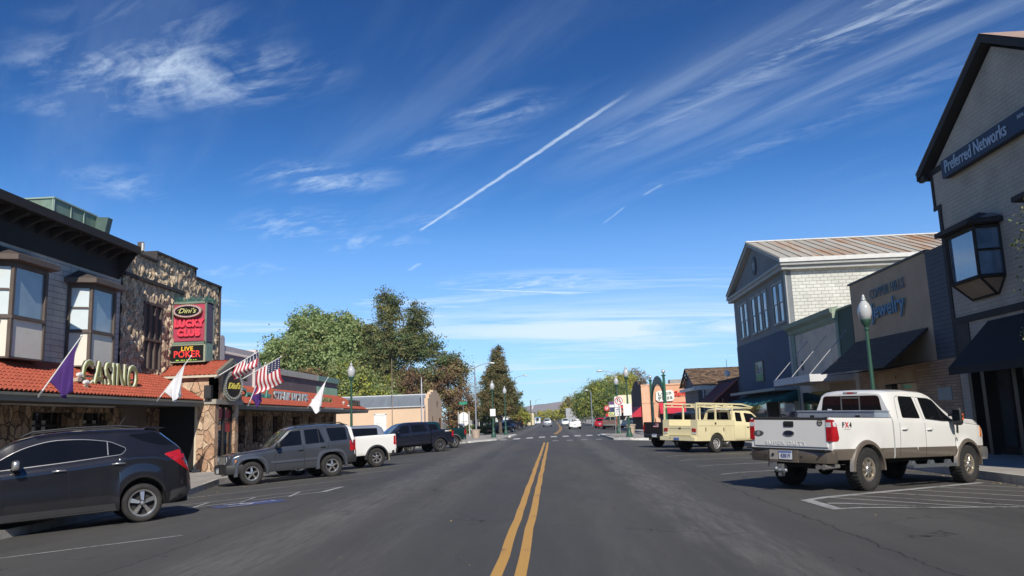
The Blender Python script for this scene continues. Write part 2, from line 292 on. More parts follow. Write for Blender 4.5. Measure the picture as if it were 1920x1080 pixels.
# pavements with kerb
def pave(x): return .12-.024*(min(abs(x),11)-4)
conc=M('pavement_concrete',(.38,.35,.31),.9,var=(1.4,.16),dirt=(2.2,.5,(.22,.2,.17)),bump=(40,.25)); nt,b,N,L=nodes(conc)
bk=N('ShaderNodeTexBrick'); tcp=N('ShaderNodeTexCoord'); L(tcp.outputs['Object'],bk.inputs['Vector']); bk.offset=0; bk.inputs['Scale'].default_value=1; bk.inputs['Brick Width'].default_value=1.5; bk.inputs['Row Height'].default_value=1.5; bk.inputs['Mortar Size'].default_value=.012; bk.inputs['Color1'].default_value=(1,1,1,1); bk.inputs['Color2'].default_value=(.88,.88,.87,1); bk.inputs['Mortar'].default_value=(.42,.40,.38,1)
src=b.inputs['Base Color'].links[0].from_socket; mm=N('ShaderNodeMix'); mm.data_type='RGBA'; mm.blend_type='MULTIPLY'; mm.inputs[0].default_value=1; L(src,mm.inputs[6]); L(bk.outputs['Color'],mm.inputs[7]); L(mm.outputs[2],b.inputs['Base Color'])
kerbm=M('kerb_concrete',(.42,.40,.36),.88,var=(2,.2),dirt=(3,.6,(.2,.18,.16)),bump=(30,.3))
def slab(name,outer,inner,mat,width=.16):
    """outer: kerb polyline (x,y); inner x limit. Top follows pave(x); a kerb stone runs along the outer edge."""
    m=MB(); n=len(outer); sg=1 if inner>0 else -1
    steps=10
    for i in range(n-1):
        (xa,ya),(xb,yb)=outer[i],outer[i+1]
        m_=max(1,int(abs(yb-ya)/6))
        for k in range(m_):
            t0,t1=k/m_,(k+1)/m_; A=(xa+(xb-xa)*t0,ya+(yb-ya)*t0); B=(xa+(xb-xa)*t1,ya+(yb-ya)*t1)
            for s in range(steps):
                u0,u1=s/steps,(s+1)/steps
                q=[(A[0]+(inner-A[0])*u0,A[1]),(B[0]+(inner-B[0])*u0,B[1]),(B[0]+(inner-B[0])*u1,B[1]),(A[0]+(inner-A[0])*u1,A[1])]
                m.add([(x,y,pave(x)) for x,y in q],[(0,1,2,3)])
    struct(m.build(name,mat))
    k=MB()
    for i in range(n-1):
        A=Vector((*outer[i],0)); B=Vector((*outer[i+1],0)); d=(B-A).normalized(); nrm=Vector((-d.y,d.x,0)); 
        if nrm.x*sg<0: nrm=-nrm
        m_=max(1,int((B-A).length/3))
        for q in range(m_):
            P=A+(B-A)*(q/m_)+d*.006; Q=A+(B-A)*((q+1)/m_)-d*.006; P2=P+nrm*width; Q2=Q+nrm*width
            z=lambda p,e:(p.x,p.y,e)
            tp=[z(P-nrm*.01,pave(P.x)+.006),z(Q-nrm*.01,pave(Q.x)+.006),z(Q2,pave(Q2.x)+.006),z(P2,pave(P2.x)+.006)]
            bt=[z(p,-.5) for p in (P-nrm*.02,Q-nrm*.02,Q2,P2)]
            k.add(tp+bt,[(0,1,2,3),(4,7,6,5),(0,4,5,1),(1,5,6,2),(2,6,7,3),(3,7,4,0)])
    struct(k.build('kerb',kerbm))
slab('pavement',[(-9.95,-30),(-9.95,20.5),(-11.7,28),(-11.7,55),(-9.4,61.8),(-6.9,63.2),(-5.0,67.2),(-4.4,70),(-4.2,86),(-4.8,89),(-8.3,91.5),(-9.4,94),(-9.4,600)],-34,conc)
slab('pavement',[(10.35,-30),(10.35,48),(9.6,53),(8.2,54.6),(5.2,55.2),(4.1,56.4),(4.1,72),(4.9,74.2),(8.5,77),(9,80),(9,600)],34,conc)
# markings
def wornpaint(name,col,wear=.45):
    m=M(name,col,.7); nt,b,N,L=nodes(m); tc=N('ShaderNodeTexCoord')
    n=N('ShaderNodeTexNoise'); n.inputs['Scale'].default_value=9; n.inputs['Detail'].default_value=9; n.inputs['Roughness'].default_value=.8; L(tc.outputs['Object'],n.inputs['Vector'])
    n2=N('ShaderNodeTexNoise'); n2.inputs['Scale'].default_value=.9; n2.inputs['Detail'].default_value=4; L(tc.outputs['Object'],n2.inputs['Vector'])
    a=N('ShaderNodeMath'); a.operation='MULTIPLY_ADD'; L(n2.outputs['Fac'],a.inputs[0]); a.inputs[1].default_value=.6; L(n.outputs['Fac'],a.inputs[2])
    r=N('ShaderNodeMapRange'); r.inputs[1].default_value=wear+.38; r.inputs[2].default_value=wear+.56; L(a.outputs[0],r.inputs[0])
    mi=N('ShaderNodeMix'); mi.data_type='RGBA'; L(r.outputs[0],mi.inputs[0]); mi.inputs[6].default_value=(*col,1); mi.inputs[7].default_value=(.07,.07,.07,1); L(mi.outputs[2],b.inputs['Base Color']); return m
yel=wornpaint('yellow_paint',(.54,.30,.07),.50); wht=wornpaint('white_paint',(.36,.36,.35),.42); wht2=wornpaint('fresh_white_paint',(.55,.55,.53),.6); blu=wornpaint('blue_paint',(.055,.085,.25),.30)
def strip(m,pts,w,lift=.005):
    """a painted stripe along pts=(x,y), width w, lying on the road"""
    for i in range(len(pts)-1):
        A=Vector(pts[i]); B=Vector(pts[i+1]); d=(B-A); n=Vector((-d.y,d.x)).normalized()*w/2; k=max(1,int(abs(d.x)/.25)+int(abs(d.y)/8))
        for q in range(k):
            P=A+d*(q/k); Q=A+d*((q+1)/k); c=[P-n,P+n,Q+n,Q-n]
            m.add([(p.x,p.y,road(p.x)+lift) for p in c],[(0,1,2,3)])
def marking(name,pts,w,mat,lift=.005):
    m=MB(); strip(m,pts,w,lift); return struct(m.build(name,mat))
rg=random.Random(3)
def wavy(x0,y0,y1,step=1.2,a=.012): 
    out=[];y=y0
    while y<y1: out.append((x0+rg.uniform(-a,a),y)); y+=step
    return out+[(x0,y1)]
for x0 in (-.655,-.42): marking('centre_line',wavy(x0,1.5,56.2),.125,yel)
for dx in (0,.24): marking('centre_line',[(.05+dx,85),(.22+dx,92),(.55+dx,102),(.95+dx,120),(1.2+dx,150),(1.3+dx,230),(1.3+dx,400)],.14,yel)
k=0
while k<11:
    x=-5.3+1.06*k
    if k<10: 
        cy=73.4+(min(0,x+.8))*1.5; marking('crosswalk_bar',[(x,cy-1.9),(x,cy+1.9)],.55,wht2 if x>-3.5 else wht)
        if x>-1: marking('crosswalk_bar',[(x+.1,58.9),(x+.1,60.4)],.45,wht)
    k+=1
a40=R(40)
for i,y0 in enumerate((21.7,25.15,28.6,31.75,35.2,38.7,42.1,45.6)): marking('parking_line',[(4.33,y0),(4.33+5.6*math.cos(a40)*1.18,y0+5.6*math.sin(a40)*1.18)],.10,wht)
# hatched bay on the right
hx=MB(); strip(hx,[(4.42,14.92),(9.75,19.35)],.17); strip(hx,[(4.45,15.0),(4.5,13.45)],.2,.006); strip(hx,[(4.42,13.52),(6.2,13.74),(10.0,14.35)],.11,.007)
for (x,y) in ((4.93,15.3),(5.5,15.77),(6.3,16.42),(7.15,17.15),(8.05,17.9),(8.95,18.65)):
    t=min((y-13.8)/.5736,(10.1-x)/.819); strip(hx,[(x,y),(x+t*.819,y-t*.5736)],.09,.006)
strip(hx,[(4.62,14.35),(5.9,13.9)],.12,.006)
struct(hx.build('hatched_bay_marking',wht))
# left bays
for (x0,y0,x1,y1) in ((-5.89,12.75,-9.6,10.6),(-5.72,21.75,-9.5,18.9),(-5.7,25.3,-10.0,21.9),(-5.7,28.9,-10.6,25.4),(-5.72,32.6,-10.6,29.2),(-5.72,36.2,-10.6,32.8),(-5.72,40,-10.6,36.6),(-5.72,43.8,-10.6,40.4),(-5.72,47.6,-10.6,44.2)):
    marking('parking_line',[(x0,y0),(x1,y1)],.09,wht)
hl=MB(); strip(hl,[(-5.72,21.75),(-5.82,20.3)],.14,.006); strip(hl,[(-5.82,20.3),(-9.5,17.3)],.1,.007)
for (x,y) in ((-6.6,20.9),(-7.5,20.2),(-8.4,19.5)): strip(hl,[(x,y),(x+.2,y-1.45)],.09,.008)
struct(hl.build('hatched_bay_marking',wht))
# blue accessible-bay pad with a worn white wheelchair symbol
bl=MB(); a=R(215); c,s=math.cos(a),math.sin(a)
def loc(u,v): return (-6.95+u*c-v*s,18.25+u*s+v*c)
q=[loc(-.75,-.6),loc(.75,-.6),loc(.75,.6),loc(-.75,.6)]
nx_=6
for i in range(nx_):
    A=[loc(-.75+1.5*i/nx_,-.6),loc(-.75+1.5*(i+1)/nx_,-.6),loc(-.75+1.5*(i+1)/nx_,.6),loc(-.75+1.5*i/nx_,.6)]
    bl.add([(x,y,road(x)+.006) for x,y in A],[(0,1,2,3)],0)
ring=[loc(.22+.3*math.cos(t),.02+.3*math.sin(t)) for t in np.linspace(.6,5.2,13)]
strip(bl,ring,.07,.010); n1=len(bl.m); strip(bl,[loc(-.45,0),loc(.1,.02),loc(.12,-.28),loc(.45,-.36)],.08,.011); strip(bl,[loc(-.62,.02),loc(-.5,.02)],.14,.011)
for i in range(nx_,len(bl.m)): bl.m[i]=1
struct(bl.build('accessible_bay_symbol',[blu,wornpaint('white_symbol_paint',(.5,.5,.52),.5)]))
# pale kerb paint at the crossing
kp=M('kerb_white_paint',(.72,.71,.66),.7,var=(4,.2),dirt=(5,.6,(.35,.33,.3)))
def kerbpaint(pts,w=.3,z=.125):
    m=MB()
    for i in range(len(pts)-1):
        A=Vector((*pts[i],0)); B=Vector((*pts[i+1],0)); d=(B-A).normalized(); n=Vector((-d.y,d.x,0))
        zz=max(pave(A.x),pave(B.x))+.011
        for s,(h0,h1) in ((0,(0,0)),):
            P=[A-n*.035,B-n*.035,B+n*w,A+n*w]
            if (A+n).x*A.x<0: pass
            m.add([(p.x,p.y,zz) for p in P]+[(p.x,p.y,-.3) for p in P],[(0,1,2,3),(0,4,5,1),(1,5,6,2),(2,6,7,3),(3,7,4,0)])
    struct(m.build('kerb_paint',kp))
kerbpaint([(4.1,72.2),(4.1,69.0)]); kerbpaint([(8.2,54.6),(5.2,55.2),(4.1,56.4)][::-1]) if False else None
kerbpaint([(5.2,55.17),(8.1,54.57)]); kerbpaint([(4.15,56.35),(5.15,55.2)])
kerbpaint([(-5.0,67.2),(-6.7,63.5)]); kerbpaint([(-4.2,86),(-4.38,77)])
# dry leaves in the gutter and on the tarmac
lf=MB(); rl=random.Random(5)
def leaf(x,y,z):
    a=rl.uniform(0,6.3); s=rl.uniform(.012,.03); u=Vector((math.cos(a),math.sin(a),rl.uniform(-.3,.5)))*s; v=Vector((-math.sin(a),math.cos(a),rl.uniform(-.2,.5)))*s*.6; p=Vector((x,y,z+.012))
    lf.add([p-u,p+v,p+u,p-v],[(0,1,2,3)],rl.choice((0,0,1)))
for i in range(170):
    y=rl.uniform(11,24); x=10.2-abs(rl.gauss(0,.22)); leaf(x,y,road(x))
for i in range(60):
    x=rl.uniform(-10,10); y=rl.uniform(7,40); leaf(x,y,road(x))
for i in range(60): 
    y=rl.uniform(16,30); leaf(-11.2+rl.gauss(0,.3) if y>26 else -9.8+abs(rl.gauss(0,.15)),y,-.15)
tag(lf.build('fallen_leaves',[M('dry_leaf_yellow',(.45,.33,.12),.8),M('dry_leaf_brown',(.32,.2,.09),.8)]),kind='stuff')
# hill on the horizon
def hillz(x,y):
    t=(y-2600)/900; t=max(0,min(1,t)); base=62+.115*x if x>-700 else 62-80; base=62+.10*max(-900,min(330,x)); base=max(base,8)
    return t*(base*1.06+ fbm(x*.0035,y*.0035,1)*16+fbm(x*.012,y*.012,4)*5)-2
hm=MB(); hm.grid(lambda u,v:((-1900+4600*u),2600+1300*v,hillz(-1900+4600*u,2600+1300*v)),130,34)
hillm=M('dry_hillside',(.27,.215,.19),.95,var=(.004,.28),dirt=(.009,.6,(.36,.32,.27)))
struct(hm.build('hill',hillm,smooth=60))
# ================= left side of the street =================
brown=M('brown_trim',(.115,.09,.075),.75,var=(2,.15)); darkbrown=M('dark_brown_board',(.022,.018,.018),.8,var=(1.5,.2),stretch=(1,1,4))
cream=M('cream_panel',(.78,.74,.62),.7,var=(1.5,.06),dirt=(3,.25,(.5,.45,.36))); gutterm=M('gutter_metal',(.20,.19,.15),.6,var=(1,.15)); black=M('black_void',(.008,.008,.008),.9)
gsiding=brick('grey_painted_brick',(.53,.49,.44),(.49,.455,.41),(.27,.25,.23),'x',bw=.9,bh=.2,ms=.014,bumpd=.02)
curtain=M('sky_toned_pane',(.24,.30,.34),.09,var=(1.3,.16),coat=.7,spec=.6); blind=M('white_blind',(.66,.72,.70),.10,var=(1,.06),coat=.5)  # front bay panes: reflected sky put into their bluish grey colour
dglass=glass('dark_glass'); tile=M('clay_tile',(.41,.088,.046),.78,var=(6,.28),dirt=(2.,.55,(.34,.09,.05)),bump=(25,.3))
rock=rockmat('veneer_rock','x',[(.09,.055,.035),(.36,.24,.145),(.20,.13,.08),(.44,.32,.21),(.26,.16,.10)],(.05,.035,.025),3.4,(1,1,.8),.10,.07)
rockp=rockmat('portico_rock','x',[(.45,.29,.18),(.62,.42,.27),(.30,.17,.10),(.68,.50,.34),(.40,.22,.13)],(.22,.14,.09),2.2,(1,1,.8),.09,.025)
shard=rockmat('split_rock','x',[(.36,.26,.17),(.68,.53,.36),(.48,.35,.23),(.74,.60,.42),(.40,.29,.19)],(.16,.115,.08),8,(1,1,.36),.04,.04)
XF=-16.5
def tiles(m,y0,y1,xe,ze,xt,zt,hipl=0,hipr=0,mi=0,rows=10,pitch=.2,amp=.035):
    """barrel tiles on a slope from the eave (xe,ze) to the top (xt,zt)"""
    ny=int((y1-y0)/pitch*8); L_=math.hypot(xt-xe,zt-ze); nxn,nzn=(zt-ze)/L_*(1 if xe>xt else -1),abs(xt-xe)/L_
    for r in range(rows):
        t0,t1=r/rows,(r+1)/rows+.03
        def row(t,lift):
            out=[]
            for i in range(ny+1):
                y=y0+(y1-y0)*i/ny; ya=y0+hipl*t; yb=y1-hipr*t; yy=min(max(y,ya),yb)
                c=abs(math.sin(yy/pitch*PI))**.7*amp*2+lift
                x=xe+(xt-xe)*t+nxn*c; z=ze+(zt-ze)*t+nzn*c; out.append((x,yy,z))
            return out
        A=row(t0,.03); B=row(t1,.004); C=row(t0,-.01); n=ny+1
        m.add(A+B+C,[(i,i+1,n+i+1,n+i) for i in range(ny)]+[(2*n+i,2*n+i+1,i+1,i) for i in range(ny)],mi)
# ---- corner building with two bay windows ----
A=empty('corner_building',(-18,20,0),'two storey grey painted brick building with two bay windows and a dark overhanging cornice','building')
def P(mb,name,mats,parent,**k):
    o=mb.build(name,mats,None,**k); o.parent=parent; o.matrix_parent_inverse=parent.matrix_world.inverted() if parent.type!='EMPTY' else Matrix.Translation(-parent.location); return o
m=MB(); m.box((-30,-30,2.6),(XF,29.8,8.5)); m.box((-30,-30,-.3),(-17.6,29.8,2.6)); P(m,'upper_wall',gsiding,A)
m=MB(); m.box((XF,-30,7.52),(XF+.06,29.5,8.5)); P(m,'frieze',darkbrown,A)
m=MB(); m.box((-17.2,-30,8.5),(-15.72,29.55,8.58)); m.box((-15.72,-30,8.46),(-15.66,29.58,8.74)); m.box((-17.2,29.55,8.46),(-15.66,29.6,8.74)); m.box((-30,-30,8.58),(-15.72,29.55,8.70))
m.prism([(-15.72,8.5),(-16.44,7.5),(XF-.02,7.5),(XF-.02,8.5)],'y',29.5,29.56)
P(m,'cornice',darkbrown,A)
for i in range(14): y=19.6+i*.7; m=MB(); m.prism([(-15.85,8.5),(-15.85,8.38),(-16.1,8.3),(-16.44,8.12),(-16.44,8.5)],'y',y,y+.11); P(m,'bracket',M('bracket_brown',(.035,.028,.026),.8),A)
m=MB(); m.box((-15.8,29.6,8.55),(-15.6,29.72,8.95)); m.box((-15.62,29.57,8.6),(-15.56,29.7,8.9),1); P(m,'cornice_end_cap',[brown,M('cap_white',(.7,.7,.66),.6)],A)
def bay(parent,y0,y1,lab=None):
    """bay: side panels splayed a little, front at X=-15.8"""
    xf=-15.8; pts=[(XF,y0-.3),(xf,y0),(xf,y1),(XF,y1+.3)]
    bw=empty('bay_window',(XF,(y0+y1)/2,5)); bw.parent=parent; bw.matrix_parent_inverse=Matrix.Translation(-parent.location)
    def seg(i): return Vector((*pts[i],0)),Vector((*pts[i+1],0))
    pan=MB(); fr=MB(); gl=MB()
    z0,z1,z2,z3=3.98,5.1,5.22,6.72
    pan.prism([(p[0]-.02 if p[0]>XF else p[0],p[1]+(.02 if i<2 else -.02)) for i,p in enumerate(pts)],'z',z0,z1)
    fr.prism([(XF,y0-.33),(xf+.04,y0-.03),(xf+.04,y1+.03),(XF,y1+.33)],'z',z1,z1+.09)
    fr.prism([(XF,y0-.31),(xf+.01,y0-.01),(xf+.01,y1+.01),(XF,y1+.31)],'z',z3-.06,z3+.12)
    fr.prism([(XF,y0-.31),(xf+.015,y0-.01),(xf+.015,y1+.01),(XF,y1+.31)],'z',z0-.05,z0)
    def post(x,y,w=.06): fr.box((x-w,y-w,z0),(x+w,y+w,z3))
    for x,y in ((xf-.03,y0+.02),(xf-.03,y1-.02)): post(x,y,.055)
    for x,y in ((XF+.04,y0-.27),(XF+.04,y1+.27)): post(x,y,.05)
    def pane(a,b,split):
        d=(b-a).normalized(); n=Vector((d.y,-d.x,0)); a2=a+d*.1; b2=b-d*.1
        def q(p,z,o): return (p.x-n.x*o,p.y-n.y*o,z)
        o=.045; zs=[(z2-.03,z3)] if not split else [(z2-.03,(z2+z3)/2-.0),((z2+z3)/2,z3)]
        for k,(u,v) in enumerate(zs):
            gl.add([q(a2,u,o),q(b2,u,o),q(b2,v,o),q(a2,v,o)],[(0,1,2,3)],1 if split else 0)
        if split:
            zm=(z2+z3)/2; fr.add([q(a2,zm-.03,.0),q(b2,zm-.03,.0),q(b2,zm+.03,.0),q(a2,zm+.03,.0)],[(0,1,2,3)])
        for (u,v) in ((z2-.06,z2),(z3-.05,z3)): fr.add([q(a2,u,.01),q(b2,u,.01),q(b2,v,.01),q(a2,v,.01)],[(0,1,2,3)])
    for i in range(3): pane(*seg(i),i!=1)
    core=MB(); core.prism([(XF,y0-.2),(xf-.14,y0+.1),(xf-.14,y1-.1),(XF,y1+.2)],'z',z1,z3,0); 
    P(core,'inner_curtain',M('bay_interior',(.22,.24,.26),.8),bw)
    # hipped little roof
    ox=.26; e=[(XF,y0-.3-ox),(xf+ox,y0-ox*.9),(xf+ox,y1+ox*.9),(XF,y1+.3+ox)]; rf=MB()
    rf.prism(e,'z',z3+.1,z3+.26,1)
    t=[(XF,y0+.25,z3+.66),(XF,y1-.25,z3+.66)]; b_=[(x,y,z3+.262) for x,y in e]
    rf.add(b_+t,[(0,1,4),(1,2,5,4),(2,3,5)],0)
    P(pan,'lower_panel',cream,bw); P(fr,'window_frame',brown,bw); P(gl,'pane',[curtain,blind],bw); P(rf,'bay_roof',[M('bay_shingle',(.07,.055,.05),.85,var=(8,.3)),brown],bw)
bay(A,22.62,24.2); bay(A,26.72,28.22); bay(A,18.4,20.0)
# green rooftop unit
ac=MB(); ac.box((-20.9,29.2,9.2),(-19,32.1,10.75)); ac.prism([(-19.0,10.75),(-19.0,9.2),(-18.75,9.2),(-18.45,10.7)],'y',32.1,32.45,2)
for y in (29.2,30.3,31.2): ac.box((-18.995,y,9.2),(-18.965,y+.04,10.75),1)
for x in (-20.9,-19.04): ac.box((x,29.17,9.2),(x+.04,29.2,10.75),1)
ac.box((-20.95,29.15,10.75),(-18.95,32.15,10.81),1); 
ac.box((-20.95,29.5,8.55),(-19.1,31.9,9.2),2); ac.box((-20.95,29.4,9.15),(-19.05,32,9.2),2)
tag(ac.build('rooftop_cooler',[M('cooler_green',(.20,.29,.22),.6,.2,var=(1.3,.25),dirt=(1.5,.6,(.16,.14,.09))),M('cooler_rim',(.36,.45,.36),.5,.3),M('cooler_duct',(.08,.13,.11),.6)]),'boxy weathered green metal cooler on the flat roof above the bay windows','air cooler')
# ground floor of the corner building: rock piers, windows, dark entrance
gw=MB(); xg=-16.6
wins=[(21.9,22.9),(24.9,27.1),(27.7,29.6),(30.2,32.2)]
solids=[(6,20.5),(20.5,21.9),(22.9,24.9),(27.1,27.7),(29.6,30.2),(32.2,33.2)]
for a,b in solids: gw.box((-17.4,a,-.3),(xg+.12 if a>20 else xg,b,2.6))
for a,b in wins: gw.box((-17.4,a,-.3),(xg,b,.95)); gw.box((-17.4,a,2.42),(xg,b,2.6))
P(gw,'rock_wall',rock,A)
for a,b in wins[:4]:
    w=MB(); w.box((-17.1,a,.95),(-17.05,b,2.42)); n=max(2,int((b-a)/.5)); 
    sh=MB()
    for k in range(n):
        if (k+int(a))%3!=0: ya=a+(b-a)*k/n+.08; sh.box((-17.02,ya,.95),(-17.0,ya+(b-a)/n*.55,2.15))
    fr=MB()
    for k in range(n+1): y=a+(b-a)*k/n; fr.box((-16.98,y-.03,.95),(-16.9,y+.03,2.42))
    fr.box((-16.98,a,1.95),(-16.9,b,2.02)); fr.box((-17.0,a,.95),(-16.62,b,1.0))
    o=P(w,'window',dglass,A); 
    for mb,nm,mt in ((sh,'curtain',M('pale_curtain',(.42,.43,.38),.8)),(fr,'window_frame',darkbrown)):
        c=mb.build(nm,mt,None); c.parent=o; c.matrix_parent_inverse=o.matrix_world.inverted() if False else (Matrix.Translation(-A.location)).inverted()@Matrix.Translation(-A.location)
# awning over the pavement
aw=empty('tiled_awning',(-15,20,3),'long sloping red clay tile awning with a grey gutter under the bay windows','awning')
m=MB(); tiles(m,10,33.1,-14.62,2.86,XF,3.98); P(m,'roof_tiles',tile,aw)
m=MB(); m.box((-14.72,10,2.62),(-14.6,33.12,2.83)); m.box((-14.62,10,2.77),(-14.55,33.12,2.85)); P(m,'gutter',gutterm,aw)
m=MB(); m.add([(-14.7,10,2.66),(-14.7,33.1,2.66),(-16.45,33.1,2.66),(-16.45,10,2.66)],[(0,1,2,3)]); P(m,'soffit',M('soffit_brown',(.06,.05,.04),.9),aw)
# ---- stone building ----
S=empty('stone_fronted_building',(-18,34,0),'tall building clad in rough split rock with a stepped parapet beside the grey brick one','building')
def topz(y): return 8.72 if y<32.3 else (9.1 if y<36.1 else 8.68)
win=(31.5,33.05,4.2,6.9)
m=MB(); nyy,nzz=200,100
def sh(y,z):
    n=mnoise.voronoi(Vector((0.0,y*4.2+fbm(y*2,z*2,3)*.6,z*1.9)))[0]
    return XF+.02+ (n[1]-n[0])*.19 + fbm(y*9,z*6,8)*.03
def wallstrip(y0,y1,z0,z1,dy=.045,dz=.055):
    nu=max(2,int((y1-y0)/dy)); nv=max(2,int((z1-z0)/dz)); m.grid(lambda u,v:(sh(y0+(y1-y0)*u,z0+(z1-z0)*v),y0+(y1-y0)*u,z0+(z1-z0)*v),nu,nv)
wallstrip(29.82,32.3,3.4,8.72) if False else None
wallstrip(29.82,win[0],3.4,8.72); wallstrip(win[0],32.3,win[3],8.72); wallstrip(win[0],32.3,3.4,win[2]); wallstrip(32.3,win[1],3.4,win[2]); wallstrip(32.3,win[1],win[3],9.1)
wallstrip(win[1],36.1,3.4,9.1); wallstrip(36.1,38.88,3.4,8.68)
P(m,'split_rock_face',shard,S,smooth=25)
m=MB(); m.box((-30,29.81,-.3),(XF-.02,38.9,8.6)); m.box((-17.1,32.3,8.6),(XF-.02,36.1,9.08)); P(m,'wall',brown,S)
m=MB()
for a,b,z in ((29.82,32.3,8.72),(32.25,36.15,9.1),(36.1,38.95,8.68)): m.box((-17.15,a,z),(XF+.16,b,z+.09))
m.box((-17.15,32.25,8.7),(XF+.16,32.33,9.1)); m.box((-17.15,36.07,8.7),(XF+.1,36.15,9.1)); m.box((XF,38.86,3.4),(XF+.14,38.93,8.7)); m.box((XF,29.82,7.72),(XF+.17,34.9,7.86)); P(m,'coping',M('coping_brown',(.05,.042,.04),.8),S)
w=MB(); w.box((XF-.35,win[0],win[2]),(XF-.3,win[1],win[3])); w=P(w,'window',dglass,S)
f=MB()
for y in (win[0],31.98,32.46,win[1]-.1): f.box((XF-.28,y,win[2]),(XF+.08,y+.1,win[3]))
for z in (win[2]-.08,5.35,win[3]-.05): f.box((XF-.28,win[0],z),(XF+.1,win[1],z+.1))
f=P(f,'window_frame',brown,S)
for a_ in ((31.6,31.95,4.9,5.3),(32.55,32.9,4.5,5.2)): r=MB(); r.box((XF-.29,a_[0],a_[2]),(XF-.285,a_[1],a_[3])); P(r,'red_curtain',M('red_fabric',(.35,.02,.02),.6),S)
# ---- lit pylon sign ----
sg=empty('casino_pylon_sign',(-15.7,34.2,6),'tall red projecting sign with an electronic message board below, fixed to the rock facade','sign')
x0,x1=-16.42,-14.92
m=MB(); m.box((x0,34.0,5.42),(x1,34.75,7.2)); P(m,'cabinet',M('cabinet_maroon',(.10,.055,.075),.5,var=(1,.2)),sg)
m=MB(); m.box((x0+.04,33.975,5.5),(x1-.05,33.995,7.14)); P(m,'red_face',M('sign_red_face',(.42,.06,.10),.45,var=(1.2,.12)),sg)
m=MB()
for a,b in (((x0-.03,33.94,5.36),(x0+.04,34.8,7.24)),((x1-.05,33.94,5.36),(x1+.02,34.02,7.24)),((x1-.05,34.7,5.36),(x1+.02,34.78,7.24)),((x0,33.94,7.14),(x1,34.8,7.24)),((x0,33.94,5.36),(x1,34.8,5.46))): m.box(a,b)
P(m,'sign_frame',M('frame_green',(.17,.22,.17),.5,var=(2,.2)),sg)
m=MB(); m.box((x0-.1,34.02,4.6),(x1,34.72,5.36)); 
for k in range(8): m.box((x1,34.04+k*.085,4.62),(x1+.015,34.09+k*.085,5.34))
P(m,'board_housing',M('housing_green',(.17,.27,.22),.5,var=(3,.15)),sg)
m=MB(); m.box((x0-.1,33.95,4.58),(x1+.0,34.02,5.38)); m.box((x0-.02,33.93,4.64),(x1-.08,33.951,5.31),1); P(m,'message_board',[M('board_rim',(.33,.36,.25),.5),M('led_black',(.012,.014,.014),.35)],sg)
m=MB(); cxs=(x0+x1)/2-.05
text(m,'LIVE',.25,(cxs,33.925,5.16),(1,0,0),(0,0,1),0,sx=1.05,depth=.006,bold=.006,spacing=1.12); text(m,'POKER',.40,(cxs,33.925,4.92),(1,0,0),(0,0,1),1,sx=.93,depth=.006,bold=.008,spacing=1.05)
for k,(u,wd) in enumerate(((-.48,.13),(-.26,.1),(-.13,.05),(-.02,.05),(.12,.1),(.28,.05),(.38,.05))): m.box((cxs+u,33.924,4.66),(cxs+u+wd,33.93,4.69),2)
P(m,'led_lettering',[M('led_amber',(.5,.3,.02),.5,emit=(1,.55,.05,.5)),M('led_red',(.5,.03,.03),.5,emit=(1,.06,.05,.45)),M('led_green',(.3,.5,.05),.5,emit=(.5,.9,.1,.5))],sg)
m=MB(); text(m,'LUCKY',.40,(cxs+.06,33.93,6.26),(1,0,0),(0,0,1),0,sx=.97,depth=.09,bold=.026,spacing=1.08); text(m,'CLUB',.40,(cxs+.06,33.93,5.85),(1,0,0),(0,0,1),0,sx=.97,depth=.09,bold=.026,spacing=1.08)
P(m,'lettering',M('sign_red_letters',(.80,.07,.11),.4),sg)
def oval(m,c,rx,rz,y0,y1,mi,n=40):
    m.prism([(c[0]+rx*math.cos(2*PI*k/n),c[1]+rz*math.sin(2*PI*k/n)) for k in range(n)],'y',y0,y1,mi)
m=MB(); oc=(cxs+.02,6.80); oval(m,oc,.64,.29,33.78,33.97,0); oval(m,oc,.58,.25,33.77,33.79,1); oval(m,oc,.54,.22,33.765,33.78,2)
for k in range(40): t=2*PI*k/40; m.lathe([(0,-.02),(.016,-.012),(.018,0),(.0,.02)],(oc[0]+.61*math.cos(t),33.775,oc[1]+.27*math.sin(t)),n=6,mi=3,axis='y')
text(m,"Dini's",.30,(oc[0],33.758,oc[1]),(1,0,0),(0,0,1),4,sx=1.15,depth=.012,shear=.35,bold=.002)
for (a,b,c_) in ((( -.42,.02),(-.3,.09),(-.1,.07)),): 
    m.tube([(oc[0]+a[0],33.757,oc[1]+a[1]),(oc[0]+b[0],33.757,oc[1]+b[1]),(oc[0]+c_[0],33.757,oc[1]+c_[1])],.008,6,4)
P(m,'oval_emblem',[M('oval_rim',(.32,.2,.14),.4),M('oval_pink',(.62,.42,.50),.5),M('oval_black',(.012,.012,.012),.3),M('bulb',(.8,.72,.5),.2),M('gold_script',(.62,.62,.25),.4)],sg)
m=MB(); rr=random.Random(8)
for k in range(260):
    x=rr.uniform(x0+.02,x1+.1); h=rr.uniform(.08,.28); y=rr.uniform(33.98,34.85); a=rr.uniform(-.12,.12); m.tube([(x,y,7.22),(x+a*.5,y,7.24+h*.6),(x+a,y+.03,7.24+h)],.009,4,0)
P(m,'wire_topping',M('verdigris_wire',(.05,.16,.13),.6,.3),sg)
